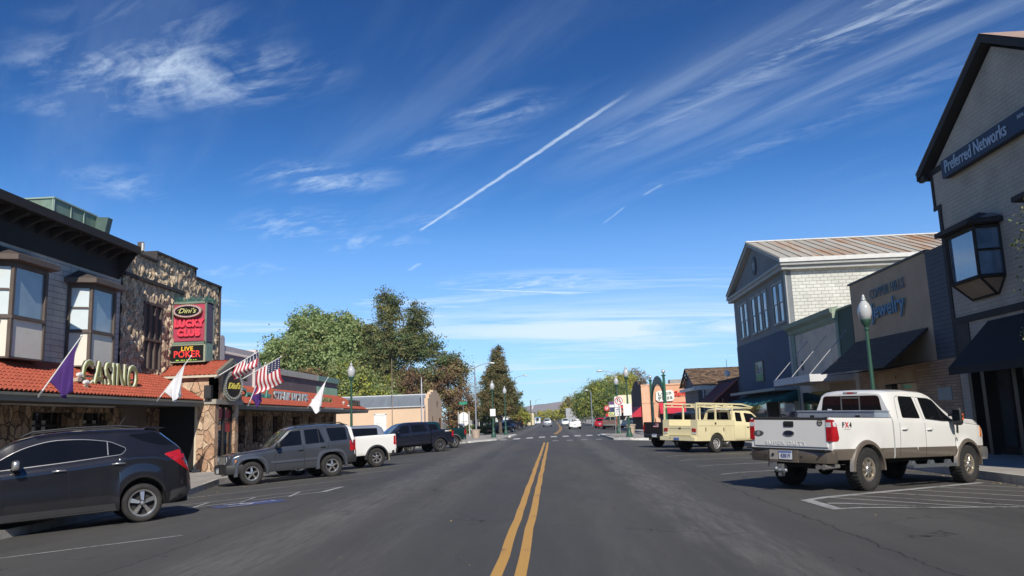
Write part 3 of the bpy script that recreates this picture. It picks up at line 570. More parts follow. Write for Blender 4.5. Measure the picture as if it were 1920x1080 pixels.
# ---- rock portico with tiled gable roof ----
E_=empty('rock_portico',(-15,34.6,0),'rock clad entrance portico with a small red tile gable roof projecting over the pavement','portico')
m=MB(); xp=-14.1
m.box((XF,33.2,2.92),(xp,33.5,3.92)); m.box((-14.86,33.2,-.2),(xp,33.56,2.72))
m.prism([(33.2,2.92),(36.1,2.92),(36.1,3.86),(34.62,4.46),(33.2,3.86)],'x',xp-.3,xp)
m.box((xp-.35,35.32,-.2),(xp,35.72,2.72)); m.box((XF,35.8,-.2),(xp-.3,36.1,3.86)); m.box((-16.4,33.5,-.2),(-16.1,36,2.7),0)
P(m,'rock_wall',rockp,E_)
m=MB(); m.box((XF,33.14,2.72),(xp+.06,36.14,2.92)); P(m,'lintel_band',M('pastel_band',(.34,.31,.25),.8,var=(1.3,.3),dirt=(1.2,.7,(.28,.20,.15))),E_)
m=MB(); m.box((-14.95,33.16,-.1),(-14.86,33.3,2.9)); m.box((-14.99,33.1,-.1),(-14.7,33.2,.06)); P(m,'cream_downpipe',M('cream_paint',(.62,.52,.38),.6),E_)
m=MB(); m.box((xp-.22,33.56,.35),(xp-.18,35.32,2.6)); g1=P(m,'glass_door',dglass,E_)
m=MB()
for y in (33.58,34.4,34.48,35.28): m.box((xp-.18,y-.03,.05),(xp-.12,y+.03,2.65))
for z in (.35,2.05): m.box((xp-.18,33.56,z-.03),(xp-.13,35.3,z+.03))
m.box((xp-.3,33.56,-.1),(xp-.1,35.32,.35),1); m.box((xp-.17,33.63,2.12),(xp-.165,34.36,2.55),2); m.box((xp-.17,34.52,2.12),(xp-.165,35.22,2.5),2); m.box((xp-.17,34.55,1.55),(xp-.165,35.2,2.0),2)
for dz in (0,.18,.36): m.box((xp-.165,33.72,1.05+dz),(xp-.16,33.98,1.1+dz),3)
m.box((xp-.165,33.72,1.05),(xp-.16,33.77,1.62),3); m.box((xp-.165,34.05,1.85),(xp-.16,34.2,2.0),3)
P(m,'door_frame',[darkbrown,M('stone_sill',(.33,.31,.27),.9),M('red_poster',(.38,.03,.03),.5),M('pale_decal',(.45,.45,.45),.6)],E_)
m=MB()
for k in range(20):
    x=XF+.05+(xp+.12-XF-.05)*k/20
def gt(m,ys,zs,ye,ze):   # tiles running up from the eave to the ridge, roof facing -Y or +Y
    nX=int((xp+.16-XF)/.2*8); rows=8
    for r in range(rows):
        t0,t1=r/rows,(r+1)/rows+.04
        def row(t,l): return [(XF+(xp+.16-XF)*i/nX,ys+(ye-ys)*t,zs+(ze-zs)*t+.02+l+abs(math.sin((XF+(xp+.16-XF)*i/nX)/.2*PI))**.7*.06) for i in range(nX+1)]
        a,b,c=row(t0,.03),row(t1,.0),row(t0,-.03); n=nX+1; m.add(a+b+c,[(i,i+1,n+i+1,n+i) for i in range(nX)]+[(2*n+i,2*n+i+1,i+1,i) for i in range(nX)],0)
gt(m,32.98,3.92,34.62,4.58); gt(m,36.3,3.92,34.62,4.58); P(m,'roof_tiles',tile,E_)
m=MB(); m.box((XF,32.98,3.84),(xp+.14,33.2,3.93)); 
for (ya,yb) in ((33.0,34.64),(36.28,34.6)):
    m.add([(xp+.02,ya,3.80),(xp+.18,ya,3.80),(xp+.18,yb,4.50),(xp+.02,yb,4.50),(xp+.02,ya,4.02),(xp+.18,ya,4.02),(xp+.18,yb,4.72),(xp+.02,yb,4.72)],[(0,1,2,3),(4,7,6,5),(1,5,6,2),(0,3,7,4),(0,4,5,1),(3,2,6,7)],1)
P(m,'eave_boards',[M('cream_eave',(.60,.54,.42),.7),M('verge_olive',(.20,.19,.15),.7)],E_)
m=MB(); m.box((-17.0,32.2,-.1),(-16.9,33.2,2.6)); m.box((-17.0,33.2,-.1),(-14.9,33.26,2.72)); P(m,'dark_doorway',black,E_)
# speaker box
m=MB(); m.box((-14.5,32.96,2.95),(-14.2,33.2,3.5)); m.box((-14.47,32.95,2.98),(-14.23,32.96,3.47),1); m.box((-14.38,33.1,2.86),(-14.32,33.2,2.95))
tag(m.build('speaker_box',[M('speaker_black',(.02,.02,.022),.6),M('speaker_grille',(.035,.035,.037),.9)],bevel=.01),'small black loudspeaker box on the rock portico wall above the gutter','loudspeaker')
# round chip sign, turned a little towards the traffic
rs=empty('round_chip_sign',(-13.86,34.5,3.5),'round poker chip sign with a gold script name on black, on the portico gable','sign',rz=R(-17))
m=MB(); m.lathe([(.56,-.25),(.60,-.2),(.62,-.05),(.60,.0),(.5,.045),(.475,.02)],n=40,axis='x',mi=0); m.lathe([(.0,.025),(.475,.022)],n=40,axis='x',mi=1)
for k in range(30): t=2*PI*k/30; m.lathe([(0,-.02),(.022,-.01),(.024,.01),(0,.03)],(.045,.54*math.cos(t),.54*math.sin(t)),n=6,mi=2,axis='x')
for k in range(48):
    t=2*PI*k/48; T=Matrix.Rotation(t,4,'X'); m.box((-.1,-.012,.60),(.0,.012,.635),2,T)
m.build('chip_rim',[M('chip_metal',(.34,.31,.24),.35,.6,var=(9,.25)),M('chip_black',(.012,.014,.014),.4),M('chip_bulbs',(.45,.5,.5),.3)],rs,smooth=40)
m=MB(); text(m,"Dini's",.36,(.04,0,.0),(0,1,0),(0,0,1),0,sx=.95,depth=.03,shear=.35,bold=.01); m.build('script_lettering',M('gold_letters',(.60,.52,.10),.35),rs)
# ---- long steak house wing ----
Lw=empty('rock_walled_restaurant_wing',(-18,48,0),'low rock walled restaurant wing with shaded windows under its long red awning','building')
m=MB(); piers=[(36.1,41.4),(42.9,44.0),(45.6,47.2),(49,50.8),(52.4,54.2),(55.6,57.2),(58.4,59.4),(60.4,61.2)]
for a,b in piers: m.box((-17.4,a,-.3),(-16.55,b,2.7))
for (a,b),(c,d) in zip(piers[:-1],piers[1:]): m.box((-17.4,b,-.3),(-16.6,c,.9)); m.box((-17.4,b,2.35),(-16.6,c,2.7))
P(m,'rock_wall',rock,Lw)
for (a,b),(c,d) in zip(piers[:-1],piers[1:]):
    m=MB(); m.box((-17.1,b,.9),(-17.05,c,2.35)); o=P(m,'window',dglass,Lw); f=MB()
    for k in range(5): y=b+(c-b)*k/4; f.box((-16.98,y-.025,.9),(-16.9,y+.025,2.35))
    for z in (1.3,1.7,2.1): f.box((-16.98,b,z),(-16.9,c,z+.04))
    P(f,'window_frame',M('dark_red_brown',(.06,.025,.02),.7),Lw)
pinkm=M('faded_pink_stucco',(.36,.30,.315),.85,var=(1.2,.1),bump=(20,.2)); pinkt=M('pale_pink_trim',(.62,.55,.52),.8)
m=MB(); m.box((-28,36.12,-.3),(-17.45,61.2,4.6)); m.box((-24,39,2.7),(XF-.0,44.2,5.75)); P(m,'wall',pinkm,Lw)
m=MB()
for a,b,z in ((38.96,39.5,6.12),(43.7,44.3,5.8)):
    m.box((-17.0,a,3.3),(XF+.14,b,z)); m.prism([(a,z),(b,z),(b,z+.06),((a+b)/2+.16,z+.2),((a+b)/2-.16,z+.2),(a,z+.06)],'x',-17,XF+.14)
m.box((-16.9,39.5,5.55),(XF+.07,43.7,5.85))
for k in range(34): m.box((XF+.07,39.55+k*.122,5.44),(XF+.11,39.61+k*.122,5.56))
m.box((-17,44.3,4.82),(XF+.02,44.9,5.35))
P(m,'parapet_pier',pinkt,Lw)
m=MB(); m.box((-17.4,44.35,3.6),(XF-.02,61.3,4.85)); P(m,'fascia_wall',M('fascia_brown',(.17,.14,.135),.8,var=(1.2,.2)),Lw)
m=MB(); m.box((-17.4,44.35,4.83),(XF+.08,56,5.2)); P(m,'cream_fascia',M('fascia_cream',(.50,.49,.41),.75,var=(1.2,.12)),Lw)
m=MB(); m.box((-17.4,56,4.83),(XF+.1,61.5,5.2)); m.box((-17.4,56,3.9),(XF+.02,61.4,4.45)); 
for k in range(26): m.box((XF+.02,56.05+k*.2,3.9),(XF+.04,56.1+k*.2,4.45))
P(m,'green_fascia',M('fascia_green',(.19,.33,.25),.6,var=(1.2,.12)),Lw)
al=empty('tiled_awning',(-15,50,3),'long sloping red clay tile awning with steak house letters, hipped at its far end','awning')
m=MB(); tiles(m,36.1,63.4,-14.62,2.8,XF,3.86,0,1.7,pitch=.24); 
P(m,'roof_tiles',tile,al)
m=MB(); m.add([(-14.62,63.4,2.82),(XF,63.4,2.82),(XF,61.7,3.86)],[(0,1,2)]); P(m,'roof_end',tile,al)
m=MB(); m.box((-14.72,36.1,2.58),(-14.6,63.45,2.76)); m.box((-14.62,36.1,2.71),(-14.55,63.45,2.79)); m.box((-17.4,63.4,2.58),(-14.6,63.48,2.78)); P(m,'gutter',gutterm,al)
m=MB(); m.add([(-14.7,36.1,2.6),(-14.7,63.4,2.6),(-17.4,63.4,2.6),(-17.4,36.1,2.6)],[(0,1,2,3)]); P(m,'soffit',M('soffit_brown',(.06,.05,.04),.9),al)
# ---- lettering signs on the awnings ----
letgold=M('letter_gold',(.30,.27,.06),.45,.0,var=(4,.15)); letside=M('letter_edge_cream',(.66,.72,.55),.5)
bronze=M('letter_bronze',(.09,.06,.04),.5)
def lettersign(name,txt,y0,y1,x,z,size,mf,mb_,label,depth=.10,bold=.03,outline=False,**k):
    e=empty(name,(x,(y0+y1)/2,z),label,'sign'); m=MB(); vs,fs=textmesh(txt,size,depth,bold,**k); w=max(v.x for v in vs)-min(v.x for v in vs); s=(y1-y0)/w
    m.add([(v.z,v.x*s,v.y) for v in vs],fs,0); m.build('letters',mb_ if outline else mf,e)
    if outline:
        m=MB(); vs,fs=textmesh(txt,size,depth,bold-.030,**k); m.add([(v.z+.012,v.x*s,v.y) for v in vs],fs,0); m.build('letter_face',mf,e)
    m=MB(); vs,fs=textmesh(txt,size,depth*.5,bold+.014,**k); m.add([(v.z-depth*.26,v.x*s,v.y) for v in vs],fs,0); m.build('letter_backing',bronze,e)
    m=MB(); zb=-size*.40; m.box((-depth*.9,-(y1-y0)/2,zb),(-depth*.3,(y1-y0)/2,zb+.07)); m.box((-depth*.9,-(y1-y0)/2,-.04),(-depth*.4,(y1-y0)/2,.03))
    for t in (-.9,-.3,.3,.9): m.box((-depth*.9-.35,(y1-y0)/2*t-.02,zb),(-depth*.9,(y1-y0)/2*t+.02,zb+.05))
    m.build('support_rail',M('rail_tan',(.30,.22,.14),.7),e); return e
cs=lettersign('casino_letters','CASINO',25.4,28.9,-15.25,3.55,1.28,letgold,letside,'large gold block letters reading CASINO standing on the tile awning',bold=.036,spacing=1.08,outline=True)
def flood(parent,y,x,z):
    m=MB(); m.tube([(0,0,-.15),(0,0,0)],.03,6,1); m.lathe([(.0,-.07),(.05,-.06),(.075,.0),(.09,.1),(.0,.08)],n=12,mi=0,axis='y'); m.box((-.09,-.12,-.22),(.06,.1,-.1),1)
    o=m.build('floodlight',[M('lamp_white',(.75,.72,.68),.4),M('lamp_base_tan',(.55,.42,.32),.6)],parent); o.location=Vector((x,y,z))-parent.location; return o
flood(cs,25.15,-15.2,3.55); flood(cs,25.2,-15.0,3.3)
silver_=None
silver=M('letter_silver',(.62,.64,.62),.35,.5,var=(6,.2)); bronze=M('letter_bronze',(.09,.06,.04),.5)
lettersign('restaurant_script_sign','Crystals',38.4,43.0,-15.25,3.32,.8,M('letter_green',(.10,.34,.24),.4),M('letter_pale',(.5,.58,.42),.5),'green script sign partly behind the purple flag on the far tile awning',shear=.2,bold=.02)
lettersign('steak_house_letters','STEAK HOUSE',43.4,49.5,-15.2,3.30,.86,silver,bronze,'silver block letters reading STEAK HOUSE on the far tile awning',bold=.02)
c2=lettersign('casino_letters','CASINO',52.0,55.4,-15.3,3.28,.66,letgold,letside,'gold block letters half hidden behind the white flag on the far tile awning',bold=.03)
flood(c2,50.6,-15.2,3.3); flood(c2,51.3,-15.0,3.05)
c3=lettersign('restaurant_letters','HISTORICAL',59.0,62.4,-15.0,3.27,.6,bronze,M('letter_white',(.6,.58,.52),.5),'brown and white letters at the far end of the tile awning behind the lamp post',bold=.02)
flood(c3,57.8,-15.1,3.3); flood(c3,58.4,-14.9,3.05)
# ---- flags on slanting poles ----
polem=M('flag_pole_white',(.78,.78,.76),.4)
def stripes_flag(m,fn,nu=26,nv=26):
    """fn(u,v)->point; u along the fly, v down the hoist"""
    for i in range(nu):
        for j in range(nv):
            u0,u1,v0,v1=i/nu,(i+1)/nu,j/nv,(j+1)/nv; um,vm=(u0+u1)/2,(v0+v1)/2
            mi=2 if (um<.42 and vm<7/13) else (0 if int(vm*13)%2==0 else 1)
            m.add([fn(u0,v0),fn(u1,v0),fn(u1,v1),fn(u0,v1)],[(0,1,2,3)],mi)
def flagpole(name,base,tip,label,group=None):
    e=empty(name,base,label,'flag',group); B=Vector(base); T=Vector(tip)-B
    m=MB(); m.tube([(0,0,0),tuple(T)],[.022,.016],8); m.lathe([(0,-.03),(.03,-.01),(.032,.02),(0,.05)],tuple(T),n=8); m.build('pole',polem,e,smooth=50)
    m=MB(); m.tube([tuple(-T.normalized()*.12),tuple(T.normalized()*.1)],.035,8); m.build('bracket',M('bracket_grey',(.3,.3,.3),.5,.5),e); return e,B,T
def drape(name,base,tip,mat,label,s0=.30,s1=1.0,ln=1.1,seed=0,sway=.15,low=-.15):
    """plain flag hanging limp from the outer part of its pole: gathers towards its lower corner"""
    e,B,T=flagpole(name,base,tip,label,'small flags on slanting poles along the awning'); rr=random.Random(seed)
    m=MB()
    xm=(T*(s0+(s1-s0)*.45)).x
    def fn(u,v):     # u along the pole, v down
        p=T*(s0+(s1-s0)*u); L_=ln*(.30+.70*u**.8); k=v**.7
        fold=math.sin(u*8+seed)*.07*v+math.sin(u*15+seed*2+v*4)*.03*v
        return (p.x+(xm-p.x)*.62*k+.10*v*(1-u)+fold*.5, p.y+sway*v+fold*1.6, p.z-L_*v)
    m.grid(fn,30,24); o=m.build('flag_cloth',mat,e,smooth=80); so=o.modifiers.new('thickness','SOLIDIFY'); so.thickness=.006; return e
purple=M('purple_cloth',(.065,.02,.16),.8,var=(3,.12)); whitec=M('white_cloth',(.80,.80,.82),.8,var=(2,.04))
drape('flag',(-14.5,22.2,2.83),(-13.39,22.2,4.42),purple,'purple flag hanging limp from a slanting white pole left of the gold CASINO letters',s0=.2,s1=.93,ln=1.42,seed=1)
drape('flag',(-14.5,29.1,2.84),(-13.32,29.1,4.37),whitec,'white flag hanging limp just left of the rock portico',s0=.16,s1=.85,ln=1.15,seed=2)
drape('flag',(-14.5,38.0,2.83),(-13.72,38.0,4.75),purple,'purple flag hanging beside the round chip sign under the striped flag',s0=.12,s1=.96,ln=1.5,seed=3)
drape('flag',(-14.5,47.4,2.8),(-13.3,47.4,4.5),whitec,'white flag hanging in front of the far restaurant awning',s0=.05,s1=.94,ln=1.55,seed=4)
fr_,fw_,fb_=M('flag_red',(.40,.03,.05),.8),M('flag_white',(.75,.72,.70),.8),M('flag_blue',(.02,.025,.07),.8)
def usflag(base,tip,fly,hoist,label,seed):
    e,B,T=flagpole('striped_national_flag',base,tip,label,'national flags on the portico')
    m=MB(); d=-T.normalized(); n=Vector((.22,0,-1)).normalized()
    def fn(u,v):
        p=T*.97+d*(v*hoist)          # hoist runs along the pole, canton at the tip
        w=math.sin(u*6+v*2.2+seed)*.09*u+math.sin(u*11+v*4+seed)*.03*u
        q=p+Vector((.10,0,-.96))*fly*u + Vector((w*.6,w*1.2+.05*u,0)); q+=Vector((-.26*u*v,0,0)); return tuple(q)
    stripes_flag(m,fn); st=MB()
    o=m.build('flag_cloth',[fr_,fw_,fb_],e,smooth=80,weld=True); so=o.modifiers.new('thickness','SOLIDIFY'); so.thickness=.006
    for a in range(5):
        for b2 in range(4):
            p=Vector(fn((a+.5)/5*.42,(b2+.5)/4*.53)); 
            for sy in (-.008,.006):
                for rr2 in (0,R(36)):
                    pass
                st.add([p+Vector((.022*math.cos(t),sy,.022*math.sin(t))) for t in np.linspace(0,2*PI,6)[:-1]],[(0,1,2,3,4)])
    n0=len(st.v)
    so_=st.build('star_field',fw_,e)
usflag((-13.9,32.85,3.84),(-12.16,32.85,4.82),.62,1.05,'american flag blowing on the nearer slanting pole of the portico gable',0)
usflag((-13.9,35.44,3.83),(-12.1,35.44,4.78),1.15,1.15,'larger american flag spread out on the farther slanting pole of the portico gable',1.5)
# ================= right side of the street =================
XR=14.0
tanbrick=brick('cream_painted_brick','' or (.47,.395,.31),(.45,.378,.295),(.36,.305,.24),'x',bw=.42,bh=.135,ms=.010,bumpd=.012)
dkb=M('dark_brown_trim',(.03,.024,.022),.8,var=(2,.2)); awnblk=M('black_canvas',(.012,.011,.012),.85)
skyg=M('sky_coloured_glass',(.13,.20,.27),.06,0,var=(1.4,.3),coat=1,spec=1)  # oriel panes: reflected sky put into the blue base colour
B1=empty('gabled_brick_building',(18,24,0),'tall cream painted brick building with a dark trimmed gable and an oriel window','building')
m=MB(); m.prism([(10,2.9),(28.3,2.9),(28.3,8.45),(28.55,8.62),(28.55,9.75),(23.9,12.45),(19.2,9.75),(10,9.75)],'x',XR,30); 
m.box((XR,27.75,-.2),(30,28.3,2.9)); m.box((XR+2.5,10,-.2),(30,28.3,2.9)); P(m,'wall',tanbrick,B1)
m=MB()
def rake(ya,za,yb,zb,x0,x1,t):  
    m.add([(x0,ya,za-t),(x0,yb,zb-t),(x0,yb,zb),(x0,ya,za),(x1,ya,za-t),(x1,yb,zb-t),(x1,yb,zb),(x1,ya,za)],[(0,1,2,3),(7,6,5,4),(0,4,5,1),(3,2,6,7),(0,3,7,4),(1,5,6,2)])
rake(29.05,9.93,23.9,12.86,XR-.3,31,.26); rake(18.75,9.93,23.9,12.86,XR-.3,31,.26)
m.box((XR-.05,28.3,8.45),(XR+.3,28.62,9.75)) if False else None
m.box((XR-.045,19,9.72),(XR,28.9,9.92)); m.box((XR-.04,28.12,2.9),(XR,28.33,8.5)); m.box((XR-.045,28.1,8.42),(XR,28.62,8.56)); m.box((XR-.042,28.46,8.56),(XR,28.6,9.8)); m.box((XR-.06,10,4.28),(XR,28.2,4.5)); m.box((XR-.035,27.3,2.9),(XR,28.2,4.28),1); m.box((XR-.03,27.55,3.2),(XR-.01,27.75,4.25),1)
m.box((XR-.25,28.6,9.6),(XR-.1,29.0,9.8))
P(m,'dark_trim',[dkb,M('trim_brown2',(.05,.042,.038),.8)],B1)
m=MB(); m.add([(XR-.32,29.1,9.94),(31,29.1,9.94),(31,23.9,12.9),(XR-.32,23.9,12.9)],[(0,1,2,3)]); m.add([(XR-.32,18.7,9.94),(31,18.7,9.94),(31,23.9,12.9),(XR-.32,23.9,12.9)],[(0,1,2,3)]); P(m,'roof',M('old_shingle_roof',(.36,.25,.20),.9,var=(6,.3)),B1)
def oriel(y0,y1):
    """bay on the upper wall: front at X=13.3, tapered base, hipped roof"""
    xf=13.3; w=empty('oriel_window',(XR,(y0+y1)/2,6)); w.parent=B1; w.matrix_parent_inverse=Matrix.Translation(-B1.location)
    pts=[(XR,y0-.16),(xf,y0),(xf,y1),(XR,y1+.16)]; z0,z1=5.45,7.05
    base=[(XR,y0+.3),(XR-.06,y0+.36),(XR-.06,y1+.1),(XR,y1+.15)]
    m=MB(); vs=[(x,y,z0) for x,y in pts]+[(x,y,4.95) for x,y in base]; m.add(vs,[(0,1,5,4),(1,2,6,5),(2,3,7,6),(4,5,6,7)],0); P(m,'base_panel',M('oriel_base_tan',(.36,.27,.19),.8),w)
    m=MB()
    for i,(x,y) in enumerate(pts): 
        bx,by=base[i]; m.tube([(x,y,z1),(x,y,z0)],.055,4); m.tube([(x,y,z0),(bx,by,4.95)],.05,4)
    for z in (z0,z1-.03): m.tube([(x,y,z) for x,y in pts],.065,4)
    m.tube([(XR,y0-.16,6.28),(xf,y0,6.28)],.035,4); m.tube([(x-.01,y,4.95) for x,y in base],.05,4); P(m,'window_frame',dkb,w)
    m=MB(); ins=[(XR,y0-.11),(xf+.05,y0+.03),(xf+.05,y1-.03),(XR,y1+.11)]
    for i in range(3): (a,b_),(c,d)=ins[i],ins[i+1]; m.add([(a,b_,z0),(c,d,z0),(c,d,z1),(a,b_,z1)],[(0,1,2,3)])
    P(m,'pane',skyg,w)
    m=MB(); o=.28; e=[(XR,y0-.16-o),(xf-o,y0-o*.8),(xf-o,y1+o*.8),(XR,y1+.16+o)]; m.prism(e,'z',z1+.03,z1+.17,0); m.add([(x,y,z1+.172) for x,y in e]+[(XR,(y0+y1)/2,z1+.62)],[(0,1,4),(1,2,4),(2,3,4)],1)
    m.add([(XR-.02,y0-.16-o-.02,z1+.2),(xf-o+.3,y0-o*.7+.02,z1+.19),(XR-.02,y0+.1,z1+.42)],[(0,1,2)],2)
    P(m,'oriel_roof',[dkb,M('oriel_shingle',(.035,.032,.035),.85),M('flashing_grey',(.22,.22,.23),.5,.5)],w)
oriel(24.95,26.65); oriel(20.4,22.1)
# storefront behind posts
m=MB(); m.box((XR+.75,10,-.1),(XR+.8,27.7,2.9)); P(m,'storefront_glass',M('storefront_mirror_glass',(.28,.28,.27),.02,.6,var=(2,.1),coat=1,spec=1),B1)
m=MB()
for y in (27.5,26.35,25.6,24.7,23.9,22.9,22.0,20,18,16): m.box((XR+.55,y-.07,-.1),(XR+.76,y+.07,2.9))
for y in (26.9,25.1,22.5): m.box((XR+.0,y-.11,-.1),(XR+.22,y+.11,2.9))
m.box((XR+.5,10,-.1),(XR+.78,27.7,.18)); m.box((XR+.6,10,2.15),(XR+.78,27.7,2.25)); m.box((XR+.0,10,2.75),(XR+2.5,27.75,2.9)); m.box((XR-.02,27.55,-.1),(XR+.6,27.76,2.9)); P(m,'storefront_posts',M('black_frame',(.012,.011,.011),.5),B1)
m=MB(); m.add([(12.6,26.1,2.72),(12.6,10,2.72),(XR,10,4.15),(XR,26.1,4.15),(12.6,26.1,2.5),(12.6,10,2.5)],[(0,1,2,3),(4,5,1,0)]); m.add([(12.6,26.1,2.72),(XR,26.1,4.15),(XR,26.1,2.6),(12.6,26.1,2.5)],[(0,1,2,3)])
a_=m.build('black_awning',awnblk); so=a_.modifiers.new('thickness','SOLIDIFY'); so.thickness=.03
tag(a_,'black canvas awning over the dark storefront at the right edge of the street','awning')
# navy sign
s1=empty('navy_wall_sign',(13.85,22,9.6),'long navy sign box with white letters under the gable at the upper right','sign')
m=MB(); m.box((13.72,16.5,9.24),(XR-.05,27.25,9.86)); P(m,'sign_box',M('sign_navy',(.012,.022,.055),.6),s1)
m=MB(); text(m,'Preferred Networks',.60,(13.71,25.12,9.56),(0,-1,0),(0,0,1),0,sx=.76,depth=.02,bold=.004,align='CENTER'); text(m,'REAL ESTATE',.15,(13.71,22.2,9.66),(0,-1,0),(0,0,1),0,depth=.02); P(m,'lettering',M('sign_pale_letters',(.42,.48,.56),.5),s1)
# ---- jewellery shop ----
NB=empty('unseen_added_shop',(18,-10,0),'unseen brick block added past the gabled building, darkens car reflections','building'); m=MB(); m.box((XR,-45,-.2),(28,9.9,7.0)); P(m,'wall',tanbrick,NB); m=MB(); m.box((XR-.2,-45,7.0),(28.1,9.9,7.25)); P(m,'parapet',dkb,NB)  # unseen building, added to keep low sky out of the car reflections
B2=empty('jewellery_shop',(18,33,0),'brown stuccoed shop with a flat parapet and raised blue lettering','building')
m=MB(); m.prism([(28.35,3.2),(37.4,3.2),(37.4,7.2),(29.75,7.2),(28.35,7.12)],'x',XR,26); P(m,'stucco_wall',M('taupe_stucco',(.46,.335,.22),.9,var=(.8,.1),bump=(18,.4)),B2)
m=MB(); m.box((XR-.02,28.33,3.2),(XR,29.75,7.1)); 
for k in range(24): m.box((XR-.026,28.33,3.25+k*.16),(XR-.018,29.75,3.265+k*.16),1)
P(m,'blue_panel',[M('slate_panel',(.06,.072,.09),.7,var=(2,.15)),M('panel_joint',(.02,.025,.03),.8)],B2)
m=MB(); m.box((XR-.06,29.7,7.18),(XR+.3,37.5,7.26)); m.box((XR-.05,28.3,7.08),(XR+.3,29.75,7.16)); P(m,'parapet_cap',M('cap_dark',(.06,.055,.05),.6),B2)
bwn=brick('tan_roman_brick',(.46,.30,.18),(.34,.21,.13),(.18,.13,.10),'x',bw=.40,bh=.11,ms=.012)
m=MB(); m.box((XR,28.35,-.2),(XR+.6,31.7,3.2)); m.box((XR,34.6,-.2),(XR+.6,37.4,3.2)); m.box((XR,31.7,2.55),(XR+.6,34.6,3.2)); m.box((XR+.2,31.7,-.2),(XR+.6,34.6,.5)); P(m,'brick_wall',bwn,B2)
m=MB(); m.box((XR-.02,31.7,2.5),(XR+.02,35.3,3.0)); m.box((XR-.03,33.4,2.7),(XR-.02,33.5,2.82),1); P(m,'sign_board',[M('tan_board',(.38,.28,.17),.8,var=(2,.2)),M('board_dot',(.15,.08,.04),.8)],B2)
m=MB(); m.box((XR+.25,31.7,.5),(XR+.3,34.6,2.55)); o=P(m,'shop_window',dglass,B2)
m=MB(); m.box((XR-.03,29.0,1.75),(XR-.005,30.0,2.2),0); P(m,'small_notice',M('notice_pale',(.35,.36,.33),.7),B2)
m=MB(); n_=9
for k in range(n_):
    t0,t1=k/n_,(k+1)/n_; xa,za=12.25+1.75*t0,3.02+1.42*t0; xb,zb=12.25+1.75*t1,3.02+1.42*t1
    m.add([(xa,30.2,za+.03),(xa,37.2,za+.15),(xb,37.2,zb+.12),(xb,30.2,zb),(xa,30.2,za),(xa,37.2,za+.11)],[(0,1,2,3),(4,5,1,0)])
m.add([(12.25,30.2,3.02),(XR,30.2,4.44),(XR,30.2,4.36),(12.25,30.2,2.92)],[(0,1,2,3)],1); m.add([(12.25,30.2,2.92),(12.25,37.2,3.04),(XR,37.2,3.2),(XR,30.2,3.2)],[(0,1,2,3)],1)
sh_=m.build('shingled_awning',[M('weathered_shakes',(.085,.065,.05),.9,var=(7,.4),stretch=(1,2.5,1)),dkb]); tag(sh_,'sloping wooden shake awning on the jewellery shop front','awning')
s2=empty('jewellery_wall_letters',(XR-.05,33.5,6),'raised blue letters in two lines on the brown stucco parapet','sign')
blt=M('letters_blue',(.05,.17,.30),.5); m=MB(); text(m,'COPPER HILLS',.58,(XR-.06,33.35,6.36),(0,-1,0),(0,0,1),0,sx=.86,depth=.03,bold=-.002,spacing=1.1); P(m,'upper_line',M('letters_slate_blue',(.045,.10,.15),.5),s2)
m=MB(); text(m,'Jewelry',.98,(XR-.09,33.35,5.62),(0,-1,0),(0,0,1),0,sx=1.12,depth=.04,bold=.008); P(m,'lower_line',blt,s2)
# ---- small shop with green cornice ----
B3=empty('green_corniced_shop',(18,42,0),'small pale stucco shop with a sage green cornice and side pilasters','building')
m=MB(); m.box((XR,37.42,-.2),(24,46.9,5.95)); P(m,'stucco_wall',M('pale_stucco',(.56,.48,.39),.9,var=(.7,.1),dirt=(1,.5,(.28,.26,.23)),bump=(15,.3)),B3)
sage=M('sage_green',(.20,.26,.20),.7,var=(1.5,.15),dirt=(2,.4,(.3,.28,.2)))
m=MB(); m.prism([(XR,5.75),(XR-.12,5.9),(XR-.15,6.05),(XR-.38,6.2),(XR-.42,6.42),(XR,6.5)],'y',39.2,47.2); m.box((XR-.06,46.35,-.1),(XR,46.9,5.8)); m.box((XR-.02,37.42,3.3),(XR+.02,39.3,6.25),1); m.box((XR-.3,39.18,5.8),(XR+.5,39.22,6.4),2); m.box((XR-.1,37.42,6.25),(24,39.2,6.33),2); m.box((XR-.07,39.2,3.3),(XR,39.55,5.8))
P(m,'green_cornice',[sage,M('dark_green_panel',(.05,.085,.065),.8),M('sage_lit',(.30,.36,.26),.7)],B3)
m=MB(); m.box((XR-.03,45.3,3.75),(XR,45.55,4.25)); P(m,'vent',M('vent_dark',(.05,.05,.05),.7),B3)
m=MB(); m.box((XR-.03,37.9,-.1),(XR,41.28,2.85)); P(m,'shop_door_panel',M('lower_tan',(.34,.25,.17),.8),B3); m=MB(); m.box((XR-.03,41.3,-.1),(XR,45.9,.7)); P(m,'stall_riser',M('lower_tan',(.34,.25,.17),.8),B3)
m=MB(); m.box((XR-.04,41.3,.7),(XR-.02,45.8,2.5)); P(m,'shop_window',dglass,B3)
cn=empty('white_canopy',(13,41,3),'flat white metal canopy hung by rods over the pavement','canopy')
m=MB(); m.box((12,38.1,2.88),(12.12,44.2,3.22)); m.box((12.0,38.06,2.87),(XR,38.14,3.21)); m.box((12.0,44.16,2.87),(XR,44.24,3.21)); m.box((12.02,38.1,2.95),(XR,44.2,3.03)); P(m,'canopy_deck',M('canopy_white',(.62,.62,.62),.6,var=(1.2,.08),dirt=(1.4,.4,(.4,.38,.36))),cn)
for y in (38.2,41.1,44.1):
    m=MB(); m.tube([(12.06,y,3.2),(XR,y+.05,5.25)],.022,6); P(m,'hanger_rod',M('rod_grey',(.42,.42,.42),.5,.4),cn)
